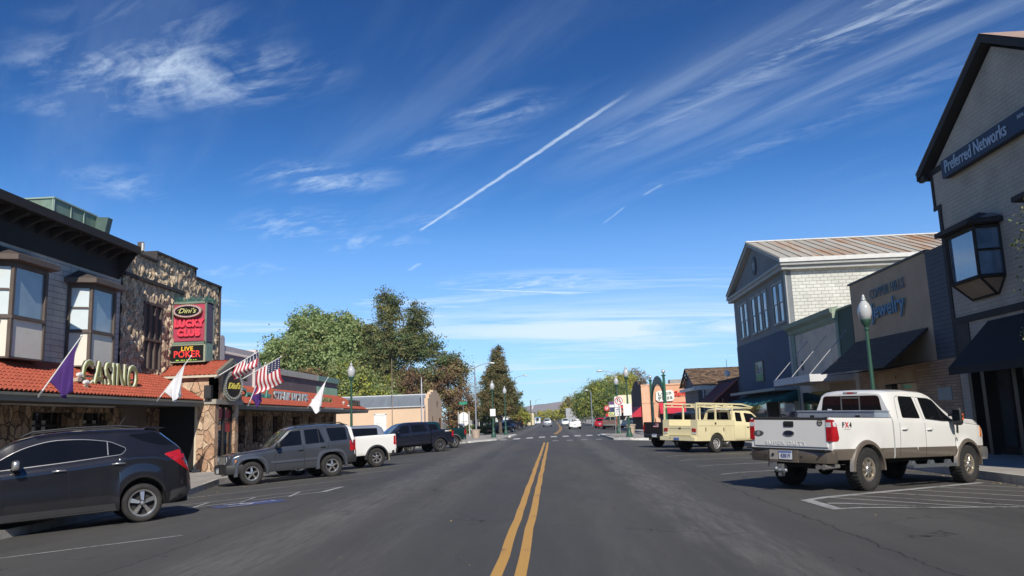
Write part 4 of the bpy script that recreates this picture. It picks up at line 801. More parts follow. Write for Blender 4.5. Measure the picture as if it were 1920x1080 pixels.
# ---- blue gabled hall ----
B4=empty('blue_gabled_hall',(20,53,0),'two storey blue hall with a pedimented front and a rusty ribbed metal roof','building')
slate=M('slate_blue_stucco',(.19,.205,.215),.85,var=(.6,.1),bump=(14,.4),dirt=(1.2,.35,(.23,.245,.25))); navy=M('deep_blue_stucco',(.06,.09,.14),.85,var=(.6,.1),bump=(14,.4)); trim=M('hall_trim',(.34,.345,.325),.7,var=(2,.1))
whitebrick=brick('white_painted_block','' or (.62,.62,.55),(.54,.54,.48),(.36,.36,.32),'y',bw=.42,bh=.2,ms=.014,bumpd=.035,blotch=.12)
m=MB(); m.box((XR,47.0,6.35),(XR+.3,60.6,9.75)); P(m,'upper_front',slate,B4); m=MB(); m.box((XR-.03,47.0,-.2),(XR+.27,60.6,6.35)); P(m,'lower_front',navy,B4)
m=MB(); m.box((XR+.3,46.98,-.2),(36,60.6,9.75)); P(m,'side_wall',whitebrick,B4)
m=MB(); m.prism([(46.9,10.1),(60.7,10.1),(53.8,12.55)],'x',XR-.02,XR+.25); P(m,'pediment',slate,B4)
m=MB()
m.box((XR-.32,46.6,9.72),(XR+.05,61,9.95)); m.box((XR-.42,46.5,9.95),(XR+.05,61.1,10.12)); m.box((XR-.3,46.62,9.7),(36,46.98,9.93)); m.box((XR-.4,46.45,9.93),(36,46.98,10.10))
def rk(ya,za,yb,zb,t=.3): m.add([(XR-.38,ya,za-t),(XR-.38,yb,zb-t),(XR-.38,yb,zb),(XR-.38,ya,za),(XR+.02,ya,za-t),(XR+.02,yb,zb-t),(XR+.02,yb,zb),(XR+.02,ya,za)],[(0,1,2,3),(7,6,5,4),(0,4,5,1),(3,2,6,7),(0,3,7,4),(1,5,6,2)])
rk(46.42,10.3,53.8,12.86,.24); rk(61.18,10.3,53.8,12.86,.24); m.box((XR-.06,46.97,-.1),(XR+.02,47.35,9.7)); 
P(m,'cornice',trim,B4)
rf=M('rusty_ribbed_roof',(.50,.47,.42),.55,.25); nt,b,N,L=nodes(rf); tc=N('ShaderNodeTexCoord'); mp=N('ShaderNodeMapping'); mp.inputs['Scale'].default_value=(1.1,.10,.10); L(tc.outputs['Object'],mp.inputs[0])
n1=N('ShaderNodeTexNoise'); n1.inputs['Scale'].default_value=1.3; n1.inputs['Detail'].default_value=5; n1.inputs['Roughness'].default_value=.7; L(mp.outputs[0],n1.inputs['Vector'])
r1=N('ShaderNodeMapRange'); r1.inputs[1].default_value=.47; r1.inputs[2].default_value=.64; L(n1.outputs['Fac'],r1.inputs[0])
wh=N('ShaderNodeTexWhiteNoise'); wh.noise_dimensions='1D'; sx=N('ShaderNodeSeparateXYZ'); L(tc.outputs['Object'],sx.inputs[0]); fl=N('ShaderNodeMath'); fl.operation='FLOOR'; ml=N('ShaderNodeMath'); ml.operation='MULTIPLY'; ml.inputs[1].default_value=1.6; L(sx.outputs[0],ml.inputs[0]); L(ml.outputs[0],fl.inputs[0]); L(fl.outputs[0],wh.inputs['W'])
m1=N('ShaderNodeMix'); m1.data_type='RGBA'; m1.inputs[6].default_value=(.37,.345,.29,1); m1.inputs[7].default_value=(.50,.47,.40,1); L(wh.outputs[0],m1.inputs[0])
m2=N('ShaderNodeMix'); m2.data_type='RGBA'; L(r1.outputs[0],m2.inputs[0]); L(m1.outputs[2],m2.inputs[6]); m2.inputs[7].default_value=(.40,.22,.11,1); L(m2.outputs[2],b.inputs['Base Color']); b.inputs['Metallic'].default_value=0; b.inputs['Roughness'].default_value=.7
m=MB(); 
for sgn,ya in ((1,46.4),(-1,61.2)):
    m.add([(XR-.45,ya,10.32),(36.5,ya,10.32),(36.5,53.8,12.9),(XR-.45,53.8,12.9)],[(0,1,2,3)])
    for k in range(36):
        x=XR-.4+k*.625; m.add([(x,ya,10.325),(x+.04,ya,10.325),(x+.04,53.8,12.905),(x,53.8,12.905),(x,ya,10.375),(x+.04,ya,10.375),(x+.04,53.8,12.955),(x,53.8,12.955)],[(0,3,7,4),(1,5,6,2),(4,7,6,5),(0,4,5,1)])
m.box((XR-.45,53.7,12.9),(36.5,53.9,12.98),1); m.box((XR-.46,46.36,10.1),(36.5,46.42,10.34),1)
P(m,'metal_roof',[rf,M('ridge_cap_pale',(.62,.61,.57),.5)],B4)
for yc in (58.3,57.0,54.75,53.25,51.8,49.45,48.2):
    w=empty('window',(XR,yc,8)); w.parent=B4; w.matrix_parent_inverse=Matrix.Translation(-B4.location)
    m=MB(); hw=.42; z0,z1=6.85,9.15
    for a,b_ in (((XR-.09,yc-hw-.1,z0-.1),(XR+.0,yc-hw,z1+.1)),((XR-.09,yc+hw,z0-.1),(XR,yc+hw+.1,z1+.1)),((XR-.10,yc-hw-.15,z1),(XR,yc+hw+.15,z1+.13)),((XR-.12,yc-hw-.15,z0-.12),(XR,yc+hw+.15,z0)),((XR-.06,yc-hw,7.95),(XR,yc+hw,8.02))): m.box(a,b_)
    P(m,'frame',trim,w); m=MB(); m.box((XR-.035,yc-hw,z0),(XR-.01,yc+hw,7.95)); P(m,'pane',dglass,w); m=MB(); m.box((XR-.045,yc-hw,8.02),(XR-.01,yc+hw,z1)); P(m,'pane',M('dim_sky_glass',(.035,.06,.09),.06,coat=.5),w)
# compass emblem in the pediment
m=MB(); c0=(53.65,11.25); n=32
m.prism([(c0[0]+.55*math.cos(2*PI*k/n),c0[1]+.62*math.sin(2*PI*k/n)) for k in range(n)],'x',XR-.09,XR-.02,0); m.prism([(c0[0]+.46*math.cos(2*PI*k/n),c0[1]+.52*math.sin(2*PI*k/n)) for k in range(n)],'x',XR-.1,XR-.09,1)
st=[]; 
for k in range(10): r=.5 if k%2==0 else .17; t=2*PI*k/10+PI/2; st.append((c0[0]+r*.85*math.cos(t),c0[1]+r*math.sin(t)))
m.prism(st,'x',XR-.12,XR-.1,2); P(m,'round_emblem',[M('emblem_ring',(.03,.035,.04),.6),M('emblem_blue',(.05,.065,.085),.6),M('emblem_star',(.28,.30,.30),.6)],B4)
m=MB(); m.box((XR-.09,53.5,3.55),(XR-.03,55.45,4.9)); cl=[(.45,.5,.4),(.08,.2,.4),(.35,.1,.1),(.12,.28,.1),(.4,.35,.15),(.1,.1,.2)]
rp=random.Random(4); mats=[M('poster_rim',(.12,.11,.06),.6)]+[M('poster_col%d'%i if False else 'poster_ink_'+'abcdef'[i],c,.6) for i,c in enumerate(cl)]
m.box((XR-.1,53.6,3.62),(XR-.09,55.35,4.83),1)
for k in range(9): y=53.68+k*.185; h=rp.uniform(.35,.75); m.box((XR-.105-.001*k,y,4.05),(XR-.1,y+.12,4.05+h),2+k%5)
m.box((XR-.112,53.6,3.62),(XR-.1,55.35,4.02),4)
pt=m.build('framed_poster',mats); tag(pt,'small colourful framed picture on the deep blue wall','poster')
m=MB(); m.box((12.75,46.9,2.74),(XR-.03,58.5,2.9)); tag(m.build('pale_ledge',trim),'thin pale grey ledge above the teal awning','ledge')
m=MB(); vs=[]; ny=40
def tea(u,v): y=46.6+11.5*u; return (XR-.04-1.9*v,y,2.70-.62*v-.10*v*math.sin(u*23)**2-.1*math.sin(u*5)*v)
m.grid(tea,ny,8); m.add([tea(0,0),tea(0,1),(XR-.04,46.6,2.1)],[(0,1,2)])
t_=m.build('teal_awning',M('teal_canvas',(.01,.115,.12),.8,var=(2,.2)),smooth=60); so=t_.modifiers.new('thickness','SOLIDIFY'); so.thickness=.02; tag(t_,'sagging teal canvas awning under the pale ledge of the blue hall','awning')
m=MB(); m.box((XR-.06,47.4,.7),(XR-.035,50.5,2.2)); m.box((XR-.06,53.5,.7),(XR-.035,59.5,2.2)); P(m,'shop_window',dglass,B4)
for y in (47.3,50.5,53.4,56.5,59.6): m=MB(); m.box((XR-.08,y,.6),(XR-.03,y+.1,2.3)); P(m,'shop_front_post',trim,B4)
m=MB(); m.box((XR-.05,50.8,-.1),(XR-.035,53.2,2.2)); P(m,'doorway',black,B4)
# ---- low dark shop with maroon awning ----
B5=empty('low_dark_shop',(18,65,0),'low dark grey shop front between the blue hall and the shake roofed house','building')
m=MB(); m.box((XR+.02,60.62,-.2),(24,68.6,4.1)); P(m,'wall',M('charcoal_stucco',(.07,.08,.095),.85),B5); m=MB(); m.box((XR-.05,60.6,4.05),(24,68.7,4.2)); P(m,'coping',dkb,B5)
m=MB(); p4=[(12.0,61.5,2.35),(12.0,67.8,2.35),(XR,67.8,4.0),(XR,61.5,4.0)]
m.add(p4+[(12.0,61.5,2.1),(12.0,67.8,2.1)],[(0,1,2,3),(4,5,1,0)],0); m.add([(12.0,61.5,2.35),(XR,61.5,4.0),(XR,61.5,2.3),(12.0,61.5,2.1)],[(0,1,2,3)],1)
w_=m.build('maroon_awning',[M('maroon_canvas',(.14,.02,.03),.8),M('maroon_end',(.05,.012,.018),.8)]); so=w_.modifiers.new('thickness','SOLIDIFY'); so.thickness=.02; tag(w_,'maroon canvas awning with an orange edge coloured as sunlit beside the shake roofed house','awning')
m=MB(); m.tube([(12.0,61.48,2.36),(XR,61.48,4.02)],.05,4); e_=P(m,'sunlit_edge',M('sunlit_orange',(.55,.16,.10),.7),B5)  # orange rod along the awning edge: sunlight put into its colour
m=MB(); m.tube([(13.4,62,4.1),(13.4,62,5.6)],.02,6); m.lathe([(0,-.02),(.22,.1),(.24,.13),(0,.03)],(13.4,61.8,4.5),n=14,axis='y'); tag(m.build('roof_dish',M('dish_white',(.75,.75,.75),.4)),'small white dish and mast on the low dark shop roof','dish')
# ---- house with shake roof ----
B6=empty('shake_roofed_house',(16,73,0),'small grey and white gabled house with a thick brown shake roof','house')
m=MB(); m.prism([(69.3,-.2),(76,-.2),(76,3.9),(72.65,5.35),(69.3,3.9)],'x',12.4,12.6); P(m,'gable_wall',brick('grey_clapboard',(.16,.165,.17),(.14,.145,.15),(.07,.07,.075),'x',bw=4,bh=.3,ms=.02),B6)
m=MB(); m.box((12.6,69.25,-.2),(24,76,3.75)); P(m,'side_wall',brick('white_clapboard','' or (.72,.72,.72),(.70,.70,.70),(.4,.4,.4),'y',bw=5,bh=.3,ms=.02),B6)
m=MB(); m.box((12.0,68.95,3.55),(24,69.2,3.95)); m.box((11.95,69.2,3.55),(12.3,76.3,3.8)); m.box((12.9,69.2,1.2),(13.0,69.24,3.6),1); m.box((12.55,69.2,-.1),(12.75,69.26,3.6),1); P(m,'eave_board',[M('eave_white',(.74,.73,.70),.6),M('grey_corner',(.12,.12,.12),.7)],B6)
m=MB(); rg2=random.Random(9)
for sgn in (1,-1):
    rows=16
    for r in range(rows):
        x=11.95
        t0,t1=r/rows,(r+1)/rows+.02
        ya=(68.85 if sgn>0 else 76.45); yb=72.65; z0,z1=3.9,5.55
        while x<24.5:
            w=rg2.uniform(.2,.45); l=rg2.uniform(.01,.07); q=lambda t,e:(ya+(yb-ya)*t, z0+(z1-z0)*t+e)
            (y0,h0),(y1,h1)=q(t0,.05+l),q(t1,.01)
            m.add([(x,y0,h0),(x+w-.02,y0,h0),(x+w-.02,y1,h1),(x,y1,h1),(x,y0,h0-.07),(x+w-.02,y0,h0-.07)],[(0,1,2,3),(4,5,1,0)],rg2.choice((0,0,1,2))); x+=w
P(m,'shake_roof',[M('shake_brown',(.15,.095,.06),.9,var=(5,.3)),M('shake_dark',(.08,.052,.035),.9),M('shake_tan',(.21,.14,.09),.9)],B6)
# ---- peach gaming hall ----
B7=empty('peach_gaming_hall',(15,100,0),'peach stucco corner building with red awnings and a round topped parapet','building')
peach=M('peach_stucco',(.66,.36,.21),.85,var=(.4,.08),dirt=(.6,.25,(.55,.28,.16))); brk=brick('dark_front_brick',(.10,.055,.04),(.08,.045,.035),(.05,.04,.035),'x')
m=MB(); m.box((10.6,95,-.2),(26,107,5.0)); P(m,'side_wall',peach,B7)
m=MB(); arc=[(95.02,-.1),(107,-.1),(107,4.7),(105.6,4.9)]+[(101+3.6*math.cos(t),5.0+.85*math.sin(t)) for t in np.linspace(.2,PI-.2,9)]+[(96.4,5.3),(95.02,5.3)]
m.prism(arc,'x',10.42,10.6); P(m,'front_wall',brk,B7)
m=MB(); m.box((10.42,94.95,-.1),(11.3,95.4,5.15)); m.box((10.4,94.9,5.0),(26,95.1,5.15)); m.box((10.4,94.9,3.0),(12.0,95,3.06)); m.box((11.9,94.6,-.1),(12.4,95,1.3)); P(m,'pilaster',M('peach_trim',(.72,.43,.27),.85),B7)
m=MB()
m.add([(12.4,94.98,2.95),(20,94.98,2.95),(20,93.9,1.95),(12.4,93.9,1.95),(12.4,93.9,1.7),(20,93.9,1.7)],[(0,1,2,3),(3,2,5,4)]); m.add([(12.4,94.98,2.95),(12.4,93.9,1.95),(12.4,93.9,1.7),(12.4,94.98,1.7)],[(0,1,2,3)])
m.add([(10.4,95.3,2.7),(10.4,106,2.7),(9.2,106,1.6),(9.2,95.3,1.6)],[(0,1,2,3)]); m.add([(10.4,95.3,2.7),(9.2,95.3,1.6),(9.2,95.3,1.45),(10.4,95.3,1.45)],[(0,1,2,3)])
P(m,'red_awning',M('red_canvas',(.52,.02,.045),.7,var=(.8,.1)),B7)
m=MB(); m.box((12.4,94.9,-.1),(20,94.96,1.7)); P(m,'dark_shop_front',M('front_dark',(.02,.02,.03),.4),B7)
m=MB(); m.box((14.3,98.2,5.0),(16.3,99.8,5.75)); tag(m.build('rooftop_unit',M('unit_grey',(.30,.29,.26),.6,var=(2,.2))),'grey box shaped air unit on the peach building roof','air unit')
s3=empty('white_plaza_sign',(13.1,94.8,3.8),'white cut corner sign with slanting black letters on the peach wall','sign')
m=MB(); m.prism([(12.05,3.35),(12.35,3.1),(14.0,3.15),(14.2,3.45),(14.15,4.25),(13.85,4.4),(12.4,4.35),(12.1,4.15)],'y',94.78,94.95); P(m,'sign_board',M('sign_white',(.75,.76,.68),.5),s3)
m=MB(); text(m,'Lyon',.60,(13.1,94.76,4.02),(1,0,.12),(-.12,0,1),0,sx=1.15,depth=.02,bold=.01,spacing=1.2); text(m,'Plaza',.60,(13.15,94.76,3.5),(1,0,.12),(-.12,0,1),0,sx=1.15,depth=.02,bold=.01,spacing=1.2); P(m,'lettering',M('sign_black_green',(.03,.07,.04),.6),s3)
s4=empty('red_gaming_letters',(15,94.9,3.95),'red cursive letters beside the white sign on the peach wall','sign'); m=MB(); text(m,'Gaming',.78,(15.15,94.85,3.95),(1,0,0),(0,0,1),0,depth=.05,bold=.025,shear=.3); P(m,'lettering',M('letters_red',(.65,.03,.02),.5),s4)
# ---- arch gate ----
G=empty('green_arch_gate',(8.6,66,0),'green entrance arch between two tall posts topped with silver balls','gate')
gm=M('arch_green',(.02,.115,.065),.5,var=(2,.15)); gd=M('arch_dark_panel',(.03,.05,.045),.5)
for y in (62.2,70.6):
    m=MB(); m.tube([(8.6,y,0),(8.6,y,4.55)],[.13,.10],12); m.lathe([(.1,4.5),(.17,4.55),(.17,4.6),(.05,4.65),(.05,4.75)],(8.6,y,0),n=14); P(m,'post',gm,G,smooth=40)
    m=MB(); m.lathe([(0,4.72)]+[(.15*math.sin(t),4.87-.15*math.cos(t)) for t in np.linspace(.2,PI-.1,9)]+[(0,5.02)],(8.6,y,0),n=16); P(m,'ball',M('ball_silver',(.75,.75,.75),.25,.6),G,smooth=60)
m=MB(); pts=[]
for k in range(25):
    t=PI*k/24; pts.append((66.4+4.1*math.cos(t),2.55+2.15*math.sin(t)))
for k in range(24):
    (a,b_),(c,d)=pts[k],pts[k+1]; th=.62
    def inn(p): 
        dx,dz=p[0]-66.4,p[1]-2.55; l=math.hypot(dx,dz) or 1; return (p[0]-dx/l*th*.7,p[1]-dz/l*th)
    a2,c2=inn((a,b_)),inn((c,d)); m.prism([(a,b_),(c,d),c2,a2],'x',8.53,8.67)
m.box((8.53,69.9,1.2),(8.67,70.5,2.6)); m.box((8.53,62.3,1.2),(8.67,62.9,2.6))
P(m,'arch_panel',gd,G)
m=MB()
for off in (0,.62):
    m.tube([(8.6,66.4+(4.1-off*.7)*math.cos(PI*k/24),2.55+(2.15-off)*math.sin(PI*k/24)) for k in range(25)],.05,6)
m.tube([(8.6,70.4,2.6),(8.55,69.7,2.2),(8.6,70.1,1.5),(8.55,69.9,.9)],.025,5)
P(m,'arch_rail',gm,G)
# ================= street furniture, trees, far things =================
lampgreen=M('lamp_post_green',(.03,.088,.058),.45,var=(3,.15)); globe=M('lamp_globe_acrylic',(.50,.51,.50),.12,var=(3,.05),coat=.6)
def lamppost():
    e=empty('street_lamp')
    m=MB(); m.lathe([(.26,0),(.26,.10),(.22,.14),(.22,.20),(.17,.36),(.13,.55),(.15,.58),(.15,.64),(.10,.70),(.085,.9),(.06,3.0),(.052,4.05),(.08,4.08),(.08,4.13),(.055,4.16)],n=14)
    for k in range(8): t=2*PI*k/8; m.box((.085,-.012,.72),(.1,.012,3.9),0,Matrix.Rotation(t,4,'Z')@Matrix.Translation((-.018,0,0))) if False else None
    m.build('post',lampgreen,e,smooth=35)
    m=MB(); m.lathe([(.05,4.13),(.075,4.2),(.13,4.28),(.155,4.36),(.16,4.42),(.12,4.43)],n=18); m.build('lamp_collar',lampgreen,e,smooth=35)
    m=MB(); m.lathe([(.12,4.40),(.165,4.46),(.20,4.56),(.215,4.68),(.205,4.80),(.16,4.92),(.10,5.0),(.075,5.04),(.07,5.09),(.045,5.15),(.05,5.19),(.0,5.26)],n=24); m.build('lamp_globe',globe,e,smooth=60)
    m=MB(); m.lathe([(.162,4.41),(.17,4.44),(.165,4.47),(.15,4.47)],n=20); m.lathe([(.08,5.03),(.088,5.05),(.08,5.07)],n=16); m.build('globe_band',M('band_grey_green',(.16,.22,.19),.5),e,smooth=50); return e
lp=lamppost(); first=True
for (x,y,s,lab) in ((10.5,26.95,1.02,'green street lamp with a clear acorn globe in front of the jewellery shop'),(-11.15,44.4,.985,'green street lamp in front of the peach building and tile awning end'),(5.5,59.6,.985,'green street lamp with white notice board right of the no turn sign'),(5.85,73.4,.985,'green street lamp farther along, behind the no turn sign'),(-5.55,75,1,'green street lamp carrying a blank white board left of the crossing'),(-5.05,86,.98,'green street lamp just behind the one with the white board, left side')):
    o=lp if first else copy_tree(lp); first=False; o.location=(x,y,pave(x)); o.scale=(s,s,s); tag(o,lab,'street lamp','green acorn street lamps')
signw=M('sign_sheet_white',(.80,.80,.78),.5); spost=M('sign_post_grey',(.35,.36,.36),.5,.5)
def board(name,x,y,z,w,h,mat,label,cat='sign',th=.03):
    m=MB(); m.box((x-w/2,y-th/2,z-h/2),(x+w/2,y+th/2,z+h/2)); o=m.build(name,mat,bevel=.01); return tag(o,label,cat)
board('notice_board',-5.55,74.8,2.36,.5,.66,signw,'blank white board fixed to the nearer left street lamp')
board('notice_board',5.45,59.4,2.05,.62,.85,signw,'blank white board behind the street lamp nearest the crossing on the right')
# no U-turn sign
nt_=empty('no_turn_sign',(5.22,64,pave(5)),'round red and white no u turn sign on a thin grey post','traffic sign')
m=MB(); m.tube([(0,0,-.1),(0,0,3.0)],.03,8); m.build('sign_post',spost,nt_)
m=MB(); m.box((-.33,-.05,2.38),(.33,-.03,3.04)); m.build('sign_plate',signw,nt_)
m=MB(); c=(0,2.71); n=36
def ringf(m,r0,r1,y,mi=0):
    for k in range(n):
        a,b_=2*PI*k/n,2*PI*(k+1)/n; m.add([(c[0]+r*math.cos(t),y,c[1]+r*math.sin(t)) for r,t in ((r0,a),(r1,a),(r1,b_),(r0,b_))],[(0,1,2,3)],mi)
ringf(m,.25,.31,-.056,0); m.add([(-.2,-.056,2.89),(-.16,-.056,2.93),(.2,-.056,2.53),(.16,-.056,2.49)],[(0,1,2,3)],0)
m.tube([(-.12,-.054,2.58),(-.12,-.054,2.8),(-.06,-.054,2.87),(.04,-.054,2.87),(.1,-.054,2.8),(.1,-.054,2.68)],.03,4,1); m.add([(.02,-.055,2.68),(.18,-.055,2.68),(.1,-.055,2.56)],[(0,1,2)],1)
m.build('sign_symbol',[M('traffic_red',(.55,.03,.04),.5),M('traffic_black',(.015,.015,.02),.5)],nt_)
# one way / route plates on a post behind
rt=empty('route_sign_stack',(5.75,71.6,pave(5)),'two white plates stacked on a post behind the no u turn sign, lower one printed','traffic sign')
m=MB(); m.tube([(-.3,.05,-.1),(-.3,.05,3.1)],.035,8); m.build('sign_post',spost,rt)
m=MB(); m.box((-.3,-.02,2.3),(.22,.0,2.95)); m.build('upper_plate',signw,rt); m=MB(); m.box((-.28,-.02,1.55),(.26,.0,2.26)); m.build('lower_plate',signw,rt)
m=MB(); text(m,'LIMIT',.17,(0,-.03,2.1),(1,0,0),(0,0,1),0,depth=.004,bold=.004); text(m,'2 HR',.17,(0,-.03,1.9),(1,0,0),(0,0,1),1,depth=.004,bold=.004); text(m,'PARKING',.09,(0,-.03,1.68),(1,0,0),(0,0,1),1,depth=.004); m.build('plate_lettering',[M('plate_blue',(.08,.12,.35),.5),M('plate_black',(.05,.05,.05),.5)],rt)
# monument sign
ms=empty('white_monument_sign',(-10.15,92,0),'white scalloped sign board between two grey posts on the left pavement','sign')
for x in (-.62,.62):
    m=MB(); m.box((x-.05,-.05,-.1),(x+.05,.05,2.75)); m.build('post',M('post_grey',(.45,.46,.45),.6),ms)
m=MB(); top=[(-.52+1.04*k/12,2.45+.28*math.sin(PI*k/12)) for k in range(13)]; bot=[(.52-1.04*k/12,1.35-.2*math.sin(PI*k/12)) for k in range(13)]; m.prism(top+bot,'y',-.05,.05); m.build('sign_board',signw,ms)
m=MB(); m.tube([(x,-.06,z) for x,z in top+bot+top[:1]],.02,4); m.build('gold_border',M('gold_border',(.45,.30,.08),.5),ms)
m=MB(); text(m,'OFFICES',.2,(0,-.055,1.62),(1,0,0),(0,0,1),0,depth=.003,bold=.004); m.build('lettering',M('dim_gold',(.35,.26,.12),.5),ms)
sn=empty('street_name_sign',(-9.85,89,0),'small green street name blade on a thin post by the white monument sign','sign'); m=MB(); m.tube([(0,0,0),(0,0,3.7)],.03,6); m.build('sign_post',spost,sn); m=MB(); m.box((-.42,-.02,3.5),(.42,.02,3.78)); m.build('name_blade',M('blade_green',(.01,.25,.15),.5),sn)
def planter(x,y,lab):
    m=MB(); m.lathe([(.30,0),(.31,.04),(.42,.70),(.46,.72),(.46,.80),(.38,.80),(.36,.70),(0,.68)],n=16); o=m.build('planter',M('planter_concrete',(.48,.38,.29),.9,var=(3,.15),bump=(30,.4)),smooth=40); o.location=(x,y,pave(x)); tag(o,lab,'planter')
planter(-7.4,77,'tall tan concrete planter on the left corner pavement'); planter(6.9,73,'tan concrete planter right of the no u turn sign'); planter(7.8,150,'pale concrete planter far along the right kerb by the red truck')
galv=M('galvanised_pole',(.36,.38,.40),.5,.6)
def cobra(x,y,h,arm,lab,dx=1):
    e=empty('cobra_street_light',(x,y,0),lab,'street light','tall grey road lights'); m=MB(); m.tube([(0,0,0),(0,0,h)],[.11,.07],10); m.build('pole',galv,e,smooth=50)
    m=MB(); m.tube([(0,0,h*.97),(dx*arm*.35,0,h*.97+.32),(dx*arm*.8,0,h*.97+.5),(dx*arm,0,h*.97+.52)],[.05,.045,.04,.04],8); m.build('arm',galv,e,smooth=50)
    m=MB(); m.tube([(dx*arm*.92,0,h*.97+.52),(dx*(arm+.25),0,h*.97+.54),(dx*(arm+.7),0,h*.97+.48)],[.06,.14,.07],8); m.build('lamp_head',M('lamp_head_grey',(.5,.52,.53),.4,.4),e,smooth=60)
cobra(-9.05,95,8.1,1.7,'tall grey road light left of the conifer, arm towards the road'); cobra(8.0,100,6.9,1.7,'tall grey road light with its lamp over the road, right of centre',-1)
cobra(-6.8,150,9.5,1.6,'distant grey road light whose lamp shows right of the conifer'); cobra(7.3,152,6.3,.5,'thin grey road light in front of the green trees on the right',-1); cobra(-6.5,320,9.2,1.4,'farthest grey road light over the road centre left')
m=MB(); m.tube([(0,0,0),(0,0,9.2)],[.05,.03],8); o=m.build('aerial_mast',M('mast_rust',(.30,.22,.17),.6)); o.location=(-18.6,93.2,0); tag(o,'tall thin rusty mast by the peach building wall','mast')
m=MB(); m.tube([(0,0,0),(0,0,6.4)],[.07,.06],8); m.tube([(0,0,6.4),(0,0,6.9)],.04,6); o=m.build('aerial_mast',M('mast_white',(.58,.56,.62),.5)); o.location=(-15.1,93,0); tag(o,'shorter thick pale mast by the peach building wall','mast')
m=MB(); m.tube([(0,0,0),(0,0,3.7)],.05,8); o=m.build('aerial_mast',galv); o.location=(-14.75,93.1,0); tag(o,'short grey pipe mast right of the pale one by the peach wall','mast')
# ---- peach building, left ----
B8=empty('peach_side_walled_shop',(-18,98,0),'long peach stucco shop with a grey metal roof and a stepped front parapet','building')
pc=M('light_peach_stucco',(.68,.49,.325),.9,var=(.3,.06),dirt=(.5,.3,(.60,.42,.28)),bump=(10,.2))
m=MB(); m.box((-36,94,-.2),(-14.9,105.5,3.63)); P(m,'side_wall',pc,B8)
m=MB(); m.prism([(93.9,-.1),(105.7,-.1),(105.7,4.5),(104.7,4.5),(104.7,5.0),(103.3,5.0),(103.3,5.35),(101.5,5.35),(101.5,5.6),(98.1,5.6),(98.1,5.35),(96.3,5.35),(96.3,5.0),(94.9,5.0),(94.9,4.5),(93.9,4.5)],'x',-14.95,-14.55); P(m,'stepped_parapet',pc,B8)
m=MB(); m.add([(-36,93.8,3.6),(-14.9,93.8,3.6),(-14.9,96.2,5.0),(-36,96.2,5.0)],[(0,1,2,3)],0); m.add([(-36,96.2,5.0),(-14.9,96.2,5.0),(-14.9,105,5.05),(-36,105,5.05)],[(0,1,2,3)],0)
for k in range(34): x=-36+k*.63; m.box((x,93.8,0),(x+.04,93.8,0),0) if False else None
m.box((-36,96.1,4.98),(-14.9,96.3,5.1),1); m.box((-36,93.75,3.55),(-14.9,93.85,3.64),1)
P(m,'metal_roof',[M('grey_standing_seam',(.24,.27,.29),.5,.3,var=(.8,.15),stretch=(2,.3,.3)),M('roof_edge_pale',(.58,.6,.6),.5)],B8)
m=MB(); m.box((-20.75,93.9,.9),(-19.6,93.98,2.75)); P(m,'window',M('window_blind_white',(.72,.72,.66),.5),B8); m=MB()
for a,b_ in (((-20.9,93.86,.8),(-20.75,93.96,2.85)),((-19.6,93.86,.8),(-19.45,93.96,2.85)),((-20.9,93.86,2.75),(-19.45,93.96,2.9)),((-20.9,93.86,.75),(-19.45,93.96,.9)),((-20.2,93.87,.9),(-20.15,93.9,2.75)),((-20.75,93.87,1.8),(-19.6,93.9,1.85))): m.box(a,b_)
P(m,'window_frame',M('frame_white',(.78,.78,.75),.5),B8)
for nm,a_,b_ in (('meter_box',(-14.56,97.2,1.6),(-14.5,97.6,2.4)),('wall_lamp',(-14.56,101,3.8),(-14.45,101.4,4.3)),('door',(-14.58,102.8,-.1),(-14.5,104.2,2.2))): m=MB(); m.box(a_,b_); P(m,nm,M('fitting_brown',(.14,.07,.04),.7),B8)
# ---- white house with veranda, hedge ----
B9=empty('white_cottage',(-12,130,0),'small white house with a dark window behind the left pavement','house')
m=MB(); m.box((-14.5,130,-.2),(-10.4,136,2.7)); P(m,'wall',M('cottage_white',(.74,.75,.75),.7),B9); m=MB(); m.prism([(-15,2.7),(-10,2.7),(-12.5,4.0)],'y',129.6,136.5); P(m,'roof',M('cottage_roof',(.13,.11,.10),.9),B9)
m=MB(); m.box((-12.8,129.9,.8),(-11.2,129.98,2.0)); P(m,'window',dglass,B9); m=MB()
for k in range(4): m.box((-14.4+k*1.3,128.4,-.1),(-14.3+k*1.3,128.5,2.5))
m.box((-14.6,128.3,2.5),(-10.3,130,2.62)); P(m,'veranda',M('cottage_trim',(.8,.8,.78),.6),B9)
# ---- far shops and signs, left ----
def simplehouse(name,x0,x1,y0,y1,h,wm,rm,lab,rh=1.2,axis='x'):
    e=empty(name,((x0+x1)/2,(y0+y1)/2,0),lab,'building'); m=MB(); m.box((x0,y0,-.3),(x1,y1,h)); P(m,'wall',wm,e); m=MB()
    if rh>0.3:
        if axis=='x': m.prism([(y0-.3,h),(y1+.3,h),((y0+y1)/2,h+rh)],'x',x0-.3,x1+.3)
        else: m.prism([(x0-.3,h),(x1+.3,h),((x0+x1)/2,h+rh)],'y',y0-.3,y1+.3)
    else: m.box((x0-.2,y0-.2,h),(x1+.2,y1+.2,h+rh))
    P(m,'roof',rm,e); m=MB(); n=max(1,int((x1-x0)/2.2))
    for k in range(n): xa=x0+(x1-x0)*(k+.25)/n; m.box((xa,y0-.04,.9),(xa+(x1-x0)/n*.5,y0-.01,2.1))
    P(m,'window',dglass,e); return e
wmw=M('far_wall_white',(.7,.7,.68),.8); wmy=M('far_wall_cream',(.66,.58,.36),.8); rmb=M('far_roof_brown',(.16,.12,.10),.9); rmg=M('far_roof_grey',(.22,.22,.23),.8)
simplehouse('shop',-8.8,-5.6,238,246,3.6,wmy,rmg,'distant cream yellow shop front left of the road by the thin pole',.25)
